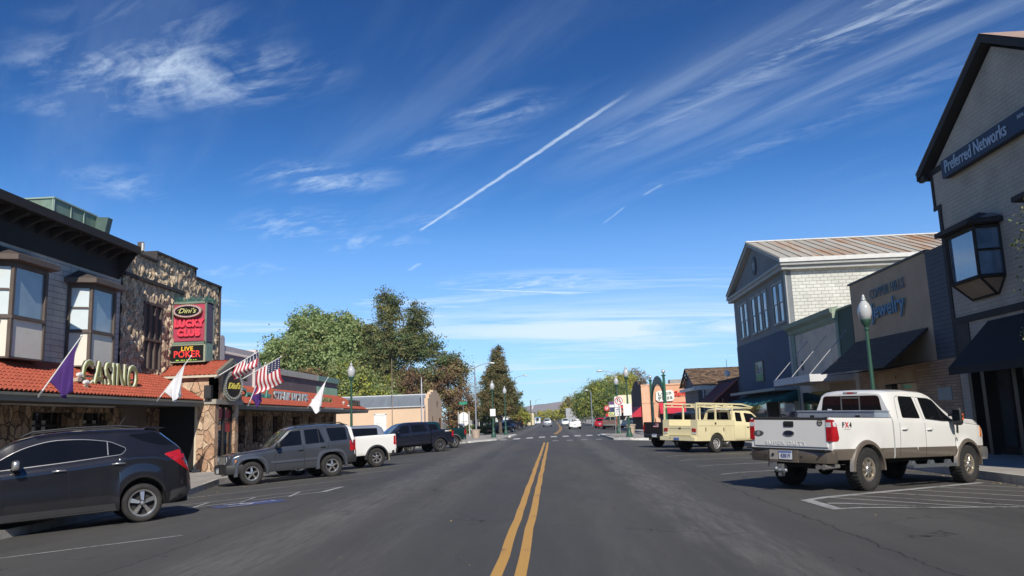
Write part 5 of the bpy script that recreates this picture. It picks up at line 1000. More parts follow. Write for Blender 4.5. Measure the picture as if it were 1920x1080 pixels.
simplehouse('shop',-14,-8.9,196,206,2.8,wmw,rmb,'distant low white building under the trees left of the road',1.1)
simplehouse('shop',-7.6,-5.2,330,345,2.2,wmw,M('far_blue_trim',(.1,.3,.5),.7),'farthest small white building with a blue top left of the road',.28)
simplehouse('shop',9.9,14.5,128,140,3.5,M('far_brick_red',(.32,.13,.08),.9),M('far_fascia_cream',(.70,.66,.45),.7),'brick shop with a cream fascia beyond the dark round topped wall',1.1 if False else .28)
board('cream_fascia_sign',11.6,127,4.1,3.0,1.5,M('fascia_yellow',(.74,.70,.45),.6),'cream signboard rising above the far brick shop on the right')
board('red_fascia_strip',11.6,126.6,3.0,3.4,.45,M('strip_red',(.6,.05,.03),.6),'red strip sign under the cream signboard on the right','sign')
e=empty('utility_pole',(-5.4,200,0),'brown wooden pole rising beside the yellow sign left of the road','utility pole'); m=MB(); m.tube([(0,0,0),(0,0,6.3)],[.14,.11],8); m.build('pole',M('pole_wood',(.13,.09,.07),.9),e); m=MB(); m.tube([(.35,0,4.1),(.55,0,4.9)],[.12,.2],8); m.build('white_lamp',signw,e)
e=empty('roadside_sign_cluster',(8.2,112,0),'cluster of red, blue and yellow shop signs on a post right of the road','sign')
m=MB(); m.tube([(-.35,0,0),(-.35,0,3.6)],.06,8); m.tube([(.9,0,0),(.9,0,3.6)],.06,8); m.build('sign_post',spost,e)
for (x0,x1,z0,z1,mt,nm) in ((-.5,1.0,3.25,3.6,M('plate_violet',(.12,.05,.16),.5),'violet_plate'),(-.45,1.0,2.85,3.2,signw,'white_plate'),(-.4,1.0,2.25,2.8,M('plate_navy',(.04,.05,.12),.5),'navy_plate'),(-.55,1.0,1.6,2.2,M('plate_yellow',(.75,.72,.35),.5),'yellow_plate'),(-.95,-.55,1.65,2.0,M('plate_red',(.6,.04,.04),.5),'red_plate')):
    m=MB(); m.box((x0,-.05,z0),(x1,0,z1)); m.build(nm,mt,e)
m=MB(); m.lathe([(.0,-.04),(.38,-.04),(.38,.0),(0,.0)],(-.75,0,2.75),n=20,axis='y'); m.build('red_disc',M('plate_red',(.6,.04,.04),.5),e)
m=MB(); text(m,'CLAW',.5,(.25,-.07,1.9),(1,0,0),(0,0,1),0,depth=.01,bold=.01); text(m,'U',.5,(-.75,-.06,2.75),(1,0,0),(0,0,1),1,depth=.01,bold=.02); m.build('sign_lettering',[M('dark_green_ink',(.03,.08,.05),.5),signw],e)
# ================= trees =================
bark=M('tree_bark',(.12,.095,.075),.95,var=(4,.3),bump=(8,.6)); barkg=M('grey_bark',(.22,.20,.18),.95,var=(4,.3))
def leafmat(name,col): 
    m=M(name,col,.75,var=(.6,.22),spec=.25); nt,b,N,L=nodes(m)
    tr=N('ShaderNodeBsdfTranslucent'); tr.inputs[0].default_value=(col[0]*1.3,col[1]*1.5,col[2]*.7,1); mx=N('ShaderNodeMixShader'); mx.inputs[0].default_value=.30
    out=[n for n in nt.nodes if n.type=='OUTPUT_MATERIAL'][0]; L(b.outputs[0],mx.inputs[1]); L(tr.outputs[0],mx.inputs[2]); L(mx.outputs[0],out.inputs[0]); return m
def crown_mesh(name,blobs,n_clump,n_leaf,leaf,mats,weights,seed,clump_r=.55,shell=.55,droop=0.,flat=1.):
    g=np.random.default_rng(seed); vol=np.array([b[3]*b[4]*b[5] for b in blobs])**.8; pk=vol/vol.sum()
    bi=g.choice(len(blobs),n_clump,p=pk); B=np.array(blobs)[bi]
    d=g.normal(size=(n_clump,3)); d/=np.linalg.norm(d,axis=1)[:,None]; r=(shell+(1-shell)*g.random(n_clump)**.6)
    r*=1+.16*np.sin(d[:,0]*5+seed)*np.cos(d[:,2]*6+bi)+.10*g.normal(size=n_clump)
    C=B[:,:3]+d*r[:,None]*B[:,3:6]
    tone=g.choice(len(mats),n_clump,p=weights); cs=clump_r*(.5+.9*g.random(n_clump))
    idx=np.repeat(np.arange(n_clump),n_leaf); n=len(idx)
    P_=C[idx]+g.normal(size=(n,3))*cs[idx][:,None]*np.array([.62,.62,.5*flat])
    P_[:,2]-=droop*g.random(n)*cs[idx]
    a=g.normal(size=(n,3))*.7+d[idx]*.7+np.array([0,0,.35]); a/=np.linalg.norm(a,axis=1)[:,None]
    t=np.cross(a,g.normal(size=(n,3))); t/=np.linalg.norm(t,axis=1)[:,None]; b_=np.cross(a,t)
    s=(leaf*(.55+.8*g.random(n)))[:,None]; V=np.stack([P_-t*s,P_-b_*s*.55,P_+t*s,P_+b_*s*.55],1).reshape(-1,3)
    me=bpy.data.meshes.new(name); me.vertices.add(4*n); me.vertices.foreach_set('co',V.ravel()); me.loops.add(4*n); me.loops.foreach_set('vertex_index',np.arange(4*n)); me.polygons.add(n); me.polygons.foreach_set('loop_start',np.arange(n)*4)
    for m in mats: me.materials.append(m)
    tl=tone[idx].copy(); fl=g.random(n)<.18; tl[fl]=g.choice(len(mats),fl.sum(),p=weights); me.polygons.foreach_set('material_index',tl.astype(np.int32)); me.update(calc_edges=True); me.validate(); return me,C
def limbs(m,x,y,z0,h,r,blobs,seed,C=None,nb=40,mat=0):
    g=random.Random(seed); top=(x+g.uniform(-.3,.3),y,z0+h)
    m.tube([(x,y,z0),(x+g.uniform(-.1,.1)*h*.1,y,z0+h*.3),(x+g.uniform(-.2,.2),y,z0+h*.6),top],[r,r*.8,r*.5,r*.18],9,mat)
    for k in range(nb):
        if C is not None and len(C): e=C[g.randrange(len(C))]
        else: b=blobs[g.randrange(len(blobs))]; e=(b[0],b[1],b[2])
        e=Vector((float(e[0]),float(e[1]),float(e[2]))); hz=max(z0+h*.18,min(z0+h*.85,e.z-abs(e.x-x)*.8-g.uniform(0,.15)*h)); s=Vector((x,y,hz)); mid=s.lerp(e,.5)+Vector((g.uniform(-.3,.3),g.uniform(-.3,.3),-.12*(e-s).length*.5)); q=s.lerp(e,.8)+Vector((0,0,.0))
        rr=r*.32*(1-(hz-z0)/h*.6); m.tube([s,mid,q,e],[rr,rr*.6,rr*.35,rr*.12],5,mat,cap=False)
def tree(name,x,y,h,blobs,n_clump,n_leaf,leaf,mats,weights,label,cat='tree',group=None,seed=1,r=.3,nb=30,barkm=None,z0=-.3,**k):
    """blobs relative to the trunk foot: (dx,dy,z,rx,ry,rz)"""
    e=empty(name,(x,y,0),label,cat,group); me,C=crown_mesh('crown',blobs,n_clump,n_leaf,leaf,mats,weights,seed,**k); o=bpy.data.objects.new('crown',me); COL.objects.link(o); o.parent=e
    m=MB(); limbs(m,0,0,z0,h,r,blobs,seed,C,nb); m.build('trunk',barkm or bark,e,smooth=60); return e
G1=leafmat('leaf_green',(0.215,0.280,0.111)); G2=leafmat('leaf_mid_green',(0.143,0.202,0.085)); G3=leafmat('leaf_light_green',(0.338,0.403,0.182)); G4=leafmat('leaf_olive',(0.273,0.260,0.111)); Y1=leafmat('leaf_yellow_green',(0.429,0.429,0.078)); Y2=leafmat('leaf_yellow',(0.546,0.442,0.104))
R1=leafmat('leaf_russet',(.23,.135,.085)); R2=leafmat('leaf_dull_red',(.19,.12,.085)); R3=leafmat('leaf_tan',(0.351,0.221,0.117)); C1=leafmat('needle_olive',(0.195,0.176,0.078)); C2=leafmat('needle_dark',(0.104,0.117,0.055)); C3=leafmat('needle_brown',(0.260,0.189,0.098)); D1=leafmat('needle_blue_green',(0.078,0.130,0.091))
tree('broadleaf_tree',-33.5,114,15,[(0,0,11.5,5.6,5,5.2),(-4.6,0,9.5,4.0,4,5.2),(4.5,0,11.5,4.0,4,5.0),(-1.0,0,15.3,3.3,3,3.0),(3.6,0,14.6,3.2,3,2.8),(-6.8,-1,8.5,2.4,3,4.5),(7.3,0,8.0,3.0,3,6)],1500,66,.215,[G1,G2,G3,G4],[.34,.12,.42,.12],'big rounded green tree behind the restaurant wing, left of the airy dark one',seed=11,r=.55,clump_r=.95,shell=.5)
tree('broadleaf_tree',-43,120,9,[(0,0,8.6,4.4,4,3.5),(-4,0,7.2,3,3,3),(4.5,0,7.5,3,3,4)],380,54,.19,[G1,G2,G4],[.3,.4,.3],'dull green smaller tree low at the left end of the tree row',seed=12,r=.4,clump_r=1.0)
tree('locust_tree',-22.6,112,18.5,[(.0,0,17.6,1.9,1.8,3.0),(-1.4,0,14.0,2.2,2.2,2.6),(3.9,0,16.0,1.8,1.8,2.9),(2.2,0,12.6,2.8,2.6,2.6),(4.8,0,12.0,2.3,2.2,2.2),(-1.4,0,10,2.9,2.8,2.8),(7.9,0,10.2,2.4,2,1.1),(9.2,0,8.9,2.0,1.5,.9),(5.2,0,8.0,3.3,2.5,1.4),(.8,0,7.0,3.4,3,3.2),(-4.2,0,6.8,2.8,3,3.6)],1500,52,.15,[G2,C1,C2,G4],[.34,.26,.22,.18],'tallest airy dark green tree with open branching tops and sky gaps',seed=21,r=.5,nb=90,clump_r=.75,shell=.25,flat=.7)
tree('locust_tree',-25.5,104,9,[(0,0,6.9,3.0,2.4,2.6),(2.4,0,5.4,3.2,2.2,2.4),(-2.2,0,4.6,2.2,2,2.4),(-1.6,0,8.6,1.8,1.6,1.6)],460,52,.16,[Y1,G4,G1,G3],[.22,.34,.24,.2],'yellow green bushy tree at the foot of the tallest airy tree',seed=23,r=.25,clump_r=.8)
tree('russet_tree',-14.2,111,8,[(0,0,6.5,2.6,2.5,3.0),(1.3,0,3.6,2.1,2,3.0),(-2.6,0,6.0,2.0,2,2.4),(.8,0,8.6,1.4,1.4,1.4)],330,44,.14,[R1,R2,R3,G4],[.3,.25,.2,.25],'rusty red leaved tree right of the peach building parapet','tree','russet autumn trees',seed=31,r=.22,nb=60,clump_r=.6,shell=.3)
tree('russet_tree',-19.2,108,8,[(0,0,6.6,2.4,2,2.4),(1.5,0,5.2,2,2,2)],180,40,.14,[R1,R2,G4],[.4,.3,.3],'dull red tree just above the peach building grey roof behind the masts','tree','russet autumn trees',seed=32,r=.2,nb=60,clump_r=.6,shell=.3)
tree('russet_tree',-31.5,106,8,[(0,0,6.6,2.9,2,3.0),(3.0,0,5.2,2,2,2.8)],190,38,.17,[R2,R3,R1],[.4,.25,.35],'brown leaved tree behind the green fascia and the white flag','tree','russet autumn trees',seed=33,r=.2,nb=60,clump_r=.6,shell=.3)
tree('conifer',-6.9,106,10.6,[(-.1,0,9.9,.9,.9,1.7),(-.1,0,8.3,1.45,1.4,1.5),(-.5,0,6.6,1.75,1.6,1.5),(.5,0,6.2,1.6,1.5,1.5),(-.6,0,5.0,1.8,1.6,1.3),(.9,0,4.6,1.7,1.5,1.3),(-.7,0,3.4,1.6,1.5,1.2),(1.1,0,3.2,1.5,1.3,1.0)],950,70,.10,[C1,C2,C3],[.46,.28,.26],'tall dense olive brown conifer left of the road with a narrow top','tree',seed=41,r=.24,nb=50,clump_r=.36,shell=.35)
tree('conifer',-8.9,118,5.6,[(0,0,4.4,1.8,1.8,1.9),(-.6,0,2.6,1.6,1.6,1.5)],150,46,.13,[G2,C2,G4],[.45,.25,.3],'rounded dark green tree below and left of the tall conifer',seed=42,r=.16,clump_r=.45)
tree('conifer',-7.5,180,5.5,[(0,0,3.8,1.5,1.5,1.6),(.2,0,2.2,1.9,1.9,1.6)],120,40,.16,[D1,C2],[.7,.3],'blue green spreading conifer at the far left kerb beyond the parked cars',seed=43,r=.16,clump_r=.5)
tree('bare_tree',-12.0,128,9,[(0,0,7.0,1.4,1.2,2.2),(1.4,0,6.0,1.2,1,2.4)],60,7,.09,[R3,G4],[.7,.3],'thin nearly leafless tree left of the conifer','tree','thin bare trees',seed=51,r=.1,nb=110,barkm=barkg,clump_r=.5,shell=.1)
tree('bare_tree',-13.8,132,8.4,[(0,0,6.6,1.3,1.2,2.2)],40,7,.09,[R3,G4],[.7,.3],'second thin leafless tree, behind the white monument sign','tree','thin bare trees',seed=52,r=.1,nb=80,barkm=barkg,clump_r=.5,shell=.1)
tree('garden_tree',-11.8,112,4,[(0,0,3.2,1.7,1.5,1.4),(-1.5,0,2.2,1.2,1,1.2)],110,40,.13,[R3,R2,G4],[.4,.35,.25],'brownish shrub like tree behind the white monument sign',seed=53,r=.1,clump_r=.4)
tree('garden_tree',-6.3,140,3.6,[(0,0,2.6,1.3,1.3,1.3),(1.2,0,2.0,1.1,1,1.1)],90,40,.13,[Y1,G4,R3],[.45,.35,.2],'small yellow green tree right of the conifer trunk',seed=54,r=.1,clump_r=.4)
tree('broadleaf_tree',9.4,172,7,[(0,0,5.2,4.2,3,3.3),(-2.4,0,3.8,2.8,2.4,2.6),(3.2,0,5.8,3.4,2.6,3.0),(.4,0,7.6,2.4,2,1.4)],700,52,.16,[G1,G2,Y1,G4],[.34,.3,.2,.16],'large green tree right of the road in front of the yellowing ones',seed=61,r=.35,clump_r=.8)
tree('broadleaf_tree',14.0,178,8.6,[(0,0,7.4,3.4,3,3.0),(-3.6,0,6.6,2.6,2,2.4),(2.4,0,9.4,2.2,2,1.4)],420,50,.17,[Y1,Y2,G4],[.46,.26,.28],'yellow green tree top behind the large green one on the right',seed=62,r=.3,clump_r=.8)
tree('russet_tree',18.0,182,11,[(0,0,10.0,2.4,2,2.2),(1.8,0,8.6,2.2,2,2.4)],110,34,.17,[R2,R3,C2],[.45,.35,.2],'sparse brown tree top above the right side signs','tree','russet autumn trees',seed=63,r=.2,nb=90,clump_r=.6,shell=.2)
tree('broadleaf_tree',5.6,215,5,[(0,0,4.9,2.6,2.4,2.6),(-1.8,0,3.6,2,2,2)],140,40,.2,[R3,G4,Y1],[.4,.35,.25],'tan and olive tree at the left edge of the right hand trees',seed=64,r=.2,clump_r=.7)
for i,(x,y,h,s,lab) in enumerate(((-6.4,420,5.4,1.0,'left'),(-1.6,440,6.0,1.15,'second from the left'),(2.6,425,5.8,1.1,'middle'),(7.0,455,6.6,1.25,'second from the right'),(11.6,430,6.6,1.2,'right'))):
    tree('broadleaf_tree',x,y,h,[(0,0,h*.62,3.0*s,3,h*.36),(1.4,0,h*.5,2.2*s,2,h*.3)],110,36,.34,[Y1,G4,Y2],[.42,.38,.2],'autumn yellow tree at the road end, the %s one of five'%lab,group='yellowing trees at the end of the road',seed=70+i,r=.25,clump_r=.9)
for i,(x,y,h,lab) in enumerate(((-11.5,270,5.5,'olive tree beyond the cream shop front left of the road'),(-16,230,6,'dark green tree behind the far white building'),(14.5,245,7,'olive tree behind the big green one on the right'))):
    tree('broadleaf_tree',x,y,h,[(0,0,h*.6,3.2,3,h*.36)],120,36,.26,[G4,G2,Y1],[.4,.35,.25],lab,seed=80+i,r=.25,clump_r=.8)
tree('street_tree',12.55,19.6,6.3,[(0,0,3.8,.9,.9,1.3),(0,0,5.4,.85,.85,1.4),(0,0,6.6,.5,.5,.9)],240,60,.05,[C2,G2,G4],[.5,.3,.2],'dark upright evergreen at the right edge before the brick building',seed=91,r=.09,nb=50,clump_r=.26,shell=.5)
# clipped hedge by the cottage
me,_=crown_mesh('hedge',[(0,0,.4,3.2,.8,.8),(3,0,.4,2.4,.8,.7)],150,60,.10,[G2,G1],[.6,.4],95,clump_r=.3); o=bpy.data.objects.new('hedge',me); COL.objects.link(o); o.location=(-12.4,112,0); tag(o,'low green hedge behind the left corner pavement','hedge')
# ================= vehicle builder =================
underm=M('underbody_black',(.010,.010,.011),.9); rubber=M('tyre_rubber',(.022,.021,.02),.85,var=(6,.2),dirt=(3,.5,(.05,.045,.04))); carglass=M('tinted_car_glass',(.006,.007,.009),.04,0,var=(1,.2),coat=0,spec=.42)
clearglass=M('greenish_windscreen',(.06,.085,.07),.05,0,var=(1.2,.5),coat=1,spec=.8); chrome=M('chrome',(.52,.51,.49),.28,.8,var=(3,.03)); gapm=M('panel_gap',(.006,.006,.006),.9); blackpl=M('black_plastic',(.022,.022,.024),.6,var=(5,.15))
redlens=M('red_tail_lens',(.42,.012,.018),.15,coat=1,var=(9,.25)); whitelens=M('clear_lamp_lens',(.60,.62,.62),.12,coat=1,var=(14,.3)); amber=M('amber_lens',(.65,.20,.02),.2,coat=.6); platew=M('number_plate_white',(.62,.64,.68),.5); plateb=M('number_plate_blue',(.10,.16,.38),.5); alloy=M('alloy_wheel',(.58,.57,.55),.28,.85,var=(6,.1)); alloyd=M('wheel_shadow_dark',(.02,.02,.02),.7)
def paint(name,col,rough=.28,metal=0.,flake=.06,coat=1.,dirt=None): return M(name,col,rough,metal,var=(1.6,flake),coat=coat,dirt=dirt)
def curve(pts,s=.05):
    xs=[p[0] for p in pts]; vs=[p[1] for p in pts]
    return lambda x: float(np.mean([np.interp(x+d*s,xs,vs) for d in (-1,-.5,0,.5,1)]))
def roundpoly(pts,r=.04,n=4):
    out=[]; k=len(pts)
    for i in range(k):
        p0,p1,p2=[Vector(pts[j%k][:2]) for j in (i-1,i,i+1)]; rr=pts[i][2] if len(pts[i])>2 else r
        a=(p0-p1); b=(p2-p1); rr=min(rr,a.length*.45,b.length*.45); A=p1+a.normalized()*rr; B=p1+b.normalized()*rr
        for j in range(n+1): t=j/n; out.append((A*(1-t)**2+p1*2*t*(1-t)+B*t*t))
    return [(v.x,v.y) for v in out]
class Skin:
    def __init__(s,meshes):
        bm=bmesh.new(); 
        for me in meshes: bm.from_mesh(me)
        s.t=BVHTree.FromBMesh(bm); bm.free()
    def hit(s,a,b,view):
        o,d={'L':((a,4,b),(0,-1,0)),'R':((a,-4,b),(0,1,0)),'B':((-9,a,b),(1,0,0)),'F':((12,a,b),(-1,0,0)),'T':((a,b,6),(0,0,-1))}[view]
        h=s.t.ray_cast(Vector(o),Vector(d)); 
        if h[0] is None: return None
        n=h[1]; 
        if n.dot(Vector(d))>0: n=-n
        return h[0],(n*.5-Vector(d)*.5).normalized()
    def patch(s,m,poly,view,off=.004,step=.09,mi=0,edge=.01):
        """a panel lying on the skin: outline poly seen from the given side"""
        P_=[]; k=len(poly)
        for i in range(k):
            a=Vector(poly[i]); b=Vector(poly[(i+1)%k]); n=max(1,int((b-a).length/step))
            P_+=[a.lerp(b,j/n) for j in range(n)]
        nb=len(P_); xs=[p.x for p in P_]; ys=[p.y for p in P_]; pts=list(P_)
        x=min(xs)+step*.5
        from mathutils.geometry import intersect_point_line
        while x<max(xs):
            y=min(ys)+step*.5
            while y<max(ys):
                q=Vector((x,y)); ins=False; j=nb-1
                for i in range(nb):
                    if (P_[i].y>y)!=(P_[j].y>y) and x<(P_[j].x-P_[i].x)*(y-P_[i].y)/(P_[j].y-P_[i].y)+P_[i].x: ins=not ins
                    j=i
                if ins and min((q-p).length for p in P_)>step*.4: pts.append(q)
                y+=step
            x+=step
        r=delaunay_2d_cdt(pts,[(i,(i+1)%nb) for i in range(nb)],[],1,1e-5); vs,fs=r[0],r[2]; H=[s.hit(v.x,v.y,view) for v in vs]
        keep=[f for f in fs if all(H[i] for i in f)]; top=[tuple(h[0]+h[1]*off) if h else (0,0,0) for h in H]; ed={}
        for f in keep:
            for i in range(len(f)):
                a,b=f[i],f[(i+1)%len(f)]
                if (b,a) in ed: del ed[(b,a)]
                else: ed[(a,b)]=1
        low=[tuple(h[0]-h[1]*edge) if h else (0,0,0) for h in H]; n=len(vs)
        m.add(top+low,[tuple(f) for f in keep]+[(b,a,a+n,b+n) for a,b in ed],mi); return m
    def line(s,m,pts,w,view,off=.003,mi=0,step=.08,closed=False):
        P_=[Vector(p) for p in pts]; 
        if closed: P_.append(P_[0])
        Q=[]
        for a,b in zip(P_[:-1],P_[1:]):
            n=max(1,int((b-a).length/step)); Q+=[a.lerp(b,j/n) for j in range(n)]
        Q.append(P_[-1]); L_=[];R_=[]
        for i,q in enumerate(Q):
            d=(Q[min(i+1,len(Q)-1)]-Q[max(i-1,0)]).normalized()
            if closed and i in (0,len(Q)-1): d=(Q[1]-Q[-2]).normalized()
            n=Vector((-d.y,d.x))*w/2; L_.append(s.hit(q.x+n.x,q.y+n.y,view)); R_.append(s.hit(q.x-n.x,q.y-n.y,view))
        for i in range(len(Q)-1):
            c=(L_[i],R_[i],R_[i+1],L_[i+1])
            if all(c): 
                t=[h[0]+h[1]*off for h in c]; b=[h[0]-h[1]*.006 for h in c]; m.add(t+b,[(0,1,2,3),(0,4,5,1),(2,6,7,3)],mi)
        return m
def shell(cfg,x0,x1,open_top=None,step=.07):
    """lofted body between stations x0..x1 ; cfg: top,belt,W,wr,sill,arches,split,rend,fend"""
    top,belt,Wf,wr,sill=[curve(cfg[k]) if not callable(cfg[k]) else cfg[k] for k in ('top','belt','W','wr','sill')]
    xs=set(np.round(np.arange(x0,x1+1e-6,step),4))|{x0,x1}|{round(p[0],4) for k in ('top','belt') for p in cfg[k] if x0<p[0]<x1}
    for xa,za,Ra in cfg['arches']:
        for t in np.linspace(0,PI,19): xs.add(round(xa-Ra*math.cos(t),4))
        xs|={round(xa-Ra-.002,4),round(xa+Ra+.002,4)}
    for e in (x0,x1):
        for d in (.004,.015,.035,.07,.12,.2): xs.add(round(e+(d if e==x0 else -d),4))
    xs=sorted(x for x in xs if x0<=x<=x1)
    lv=[0,.05,.18,.36,.55,.72,.86,.95,1.0]; tuck=cfg.get('tuck',[.055,.02,.004,0,0,.006,.018,.034,.06]); bulge=cfg.get('bulge',.0)
    rows=[]
    for x in xs:
        W_=Wf(x); rd=cfg.get('rend',.12) if x0==cfg['ends'][0] else .0; fd=cfg.get('fend',.3) if x1==cfg['ends'][1] else 0.
        if rd and x-x0<rd: W_-=rd*cfg.get('rk',1)*(1-math.sqrt(max(0,1-((rd-(x-x0))/rd)**2)))
        if fd and x1-x<fd: W_-=fd*cfg.get('fk',1)*(1-math.sqrt(max(0,1-((fd-(x1-x))/fd)**2)))
        zb=sill(x); arch=False
        for xa,za,Ra in cfg['arches']:
            q=Ra*Ra-(x-xa)**2
            if q>1e-6: zb=max(zb,za+math.sqrt(q)*cfg.get('archk',1)); arch=True
        zt=belt(x); zr=top(x); wi=W_-.34; fl=cfg.get('floor',.32)
        r=[(0,fl,1),(max(wi,.1),fl,1),(max(wi,.1),zb,1),(W_-tuck[0]-.03,zb,1)]; zb=min(zb,zt-.05)
        sp=cfg.get('split',None)
        for i,t in enumerate(lv):
            z=zb+(zt-zb)*t; y=W_-tuck[i]
            for (xa,za,Ra) in cfg['arches']:
                dd=math.hypot(x-xa,z-za); 
                if dd<Ra+.16: y+=cfg.get('flare',.02)*max(0,1-(dd-Ra)/.16)*(1-t)**.3
            r.append([y,z,0])
        if sp and zb<sp<zt:
            q=min(range(5,4+len(lv)-1),key=lambda i:abs(r[i][1]-sp)); r[q][1]=sp
        yb=W_-tuck[-1]; 
        if open_top is not None:
            ti,fz=open_top; r+= [(yb-.012,zt+.012,3),(yb-ti+.01,zt+.012,3),(yb-ti,zt,3),(yb-ti,fz,4),(0,fz,4)]
        else:
            w_=min(wr(x),yb-.01); h=zr-zt; rr=min(.09,max(.01,h*.25))
            if h<.02: h=.02; zr=zt+h
            for s_ in (.06,.35,.7,1.): 
                c=cfg.get('tumble',.12)*0; r.append((yb+(w_-yb)*s_,zt+(zr-rr-zt)*s_+math.sin(s_*PI)*.0,0))
            r+=[(w_-.25*rr,zr-.45*rr,0),(w_-rr,zr-.12*rr,0),(w_*.55,zr+.012,0),(0,zr+.02,0)]
        rows.append(r)
    n=len(rows[0]); m=MB(); vs=[]
    for x,r in zip(xs,rows): vs+=[(x,y,z) for y,z,_ in r]
    full=2*n-2   # loop of half and mirrored half
    V=[];
    for x,r in zip(xs,rows):
        V+=[(x,y,z) for y,z,_ in r]+[(x,-y,z) for y,z,_ in r[-2:0:-1]]
    fs=[];mi=[]
    flags=[c for _,_,c in rows[0]]; lf=flags+flags[-2:0:-1]
    for i in range(len(xs)-1):
        for j in range(full):
            k=(j+1)%full; f=(i*full+j,i*full+k,(i+1)*full+k,(i+1)*full+j); c=max(lf[j],lf[k]) if {lf[j],lf[k]}!={0,1} else 1
            if {lf[j],lf[k]}=={0,3}: c=3
            if c==0 and cfg.get('split'):
                if max(V[q][2] for q in f)<cfg['split']+.002: c=2
            fs.append(f); mi.append(c)
    m.v=V; m.f=fs; m.m=mi
    m.f+=[tuple(range(full-1,-1,-1)),tuple((len(xs)-1)*full+j for j in range(full))]; m.m+=[0,0]
    return m
def tyre(Rt,wd,rr,lug=False,n=44):
    m=MB(); h=wd/2
    prof=[(rr,-h*.78),(rr+.012,-h*.9),(rr+(Rt-rr)*.45,-h*1.02),(Rt-.035,-h*.98),(Rt-.012,-h*.84),(Rt,-h*.6),(Rt,-h*.08),(Rt-.008,-h*.04),(Rt-.008,h*.04),(Rt,h*.08),(Rt,h*.6),(Rt-.012,h*.84),(Rt-.035,h*.98),(rr+(Rt-rr)*.45,h*1.02),(rr+.012,h*.9),(rr,h*.78)]
    m.lathe(prof,n=n,axis='y',cap=False)
    if lug:
        k=34
        for i in range(k):
            for s in (-1,1):
                T=Matrix.Rotation(2*PI*(i+(.5 if s>0 else 0))/k,4,'Y'); L_=.045
                m.add([(-L_/2,s*h*.42,Rt-.004),(L_/2,s*h*.36,Rt-.004),(L_/2,s*h*.96,Rt-.022),(-L_/2,s*h*.96,Rt-.022),(-L_/2+.005,s*h*.44,Rt+.014),(L_/2-.005,s*h*.38,Rt+.014),(L_/2-.005,s*h*.93,Rt+.0),(-L_/2+.005,s*h*.93,Rt+.0),(-L_/2+.004,s*h*1.07,Rt-.07),(L_/2-.004,s*h*1.07,Rt-.07)],[(4,5,6,7),(0,1,5,4),(1,2,6,5),(3,0,4,7),(7,6,9,8),(2,9,6),(3,7,8)],0,T)
                m.box((-.03,s*h*.05,Rt-.004),(.022,s*h*.32,Rt+.010),0,T)
    return m
def rimmesh(rr,wd,style):
    """outer face towards +y; slots: 0 metal, 1 dark, 2 accent"""
    m=MB(); h=wd/2
    m.lathe([(rr*.55,-h*.2),(rr-.03,-h*.2),(rr-.025,h*.55)],n=32,axis='y',mi=1,cap=False); m.lathe([(.0,-h*.1),(rr*.72,-h*.1)],n=32,axis='y',mi=1)
    m.lathe([(rr-.03,h*.62),(rr-.012,h*.80),(rr+.006,h*.82),(rr+.008,h*.7)],n=36,axis='y',mi=0,cap=False)
    def spoke(k,n,a,b,y0,y1,off=0,mi=0):
        T=Matrix.Rotation(2*PI*(k+off)/n,4,'Y'); r0,r1=.05*rr/.22,rr-.02
        m.add([(-a,y0,r0),(a,y0,r0),(b,y0-.02,r1),(-b,y0-.02,r1),(-a*.8,y1,r0),(a*.8,y1,r0),(b*.8,y1-.03,r1),(-b*.8,y1-.03,r1)],[(0,1,2,3),(7,6,5,4),(0,4,5,1),(1,5,6,2),(2,6,7,3),(3,7,4,0)],mi,T)
    if style=='five':
        for k in range(5): spoke(k,5,.028,.052,h*.35,h*.78); 
        for k in range(5): spoke(k,5,.006,.018,h*.775,h*.79,mi=2)
    elif style=='star':
        for k in range(5): spoke(k,5,.040,.030,h*.35,h*.8)
    elif style=='eight':
        for k in range(8): spoke(k,8,.020,.034,h*.3,h*.80,mi=2); spoke(k,8,.010,.016,h*.8,h*.86)
        m.lathe([(rr-.045,h*.55),(rr-.04,h*.80),(rr-.02,h*.84)],n=36,axis='y',mi=2,cap=False)
    elif style=='six':
        for k in range(6): spoke(k,6,.022,.034,h*.3,h*.74)
    elif style=='steel':
        m.lathe([(.0,h*.42),(rr*.5,h*.5),(rr*.66,h*.62),(rr*.78,h*.3),(rr-.02,h*.2)],n=32,axis='y',cap=False)
        for k in range(7):
            T=Matrix.Rotation(2*PI*k/7,4,'Y'); m.add([(rr*.13*math.cos(t)*1.1,h*.62,rr*.7+rr*.09*math.sin(t)) for t in np.linspace(0,2*PI,9)[:-1]],[tuple(range(8))],1,T)
    hb=.085 if style=='eight' else .045
    m.lathe([(hb,h*.3),(hb,h*.84),(hb*.8,h*.95),(.0,h*1.0)],n=20,axis='y')
    for k in range(5 if style!='eight' else 8): t=2*PI*(k+.5)/(5 if style!='eight' else 8); q=hb+.02; m.lathe([(.011,h*.3),(.011,h*.86),(0,h*.88)],(q*math.cos(t),0,q*math.sin(t)),n=6,axis='y',mi=0 if style=='steel' else 2)
    return m
def wheels(root,wb,tr,Rt,wd,rr,style,mats,lug=False):
    """tr: half track to the tyre centre"""
    w=tyre(Rt,wd,rr,lug).build('wheel',rubber,root,smooth=32); rim=rimmesh(rr,wd,style).build('rim',mats,w,smooth=35)
    w.location=(0,tr,Rt); first=w
    for (x,s) in ((0,-1),(wb,1),(wb,-1)):
        c=copy_tree(w,root); c.location=(x,s*tr,Rt); c.rotation_euler=(0,(x*7+s)%1.1,0 if s>0 else PI)
def flares(root,lst,wd,out,a0,a1,mat,sq=0.):
    for xa,za,Ra,y in lst:
        for s in (1,-1): m=MB(); flareband(m,xa,za,Ra,lambda x:y,wd,out,a0,a1,sq=sq,sides=(s,)); m.build('wheel_flare',mat,root,smooth=40)
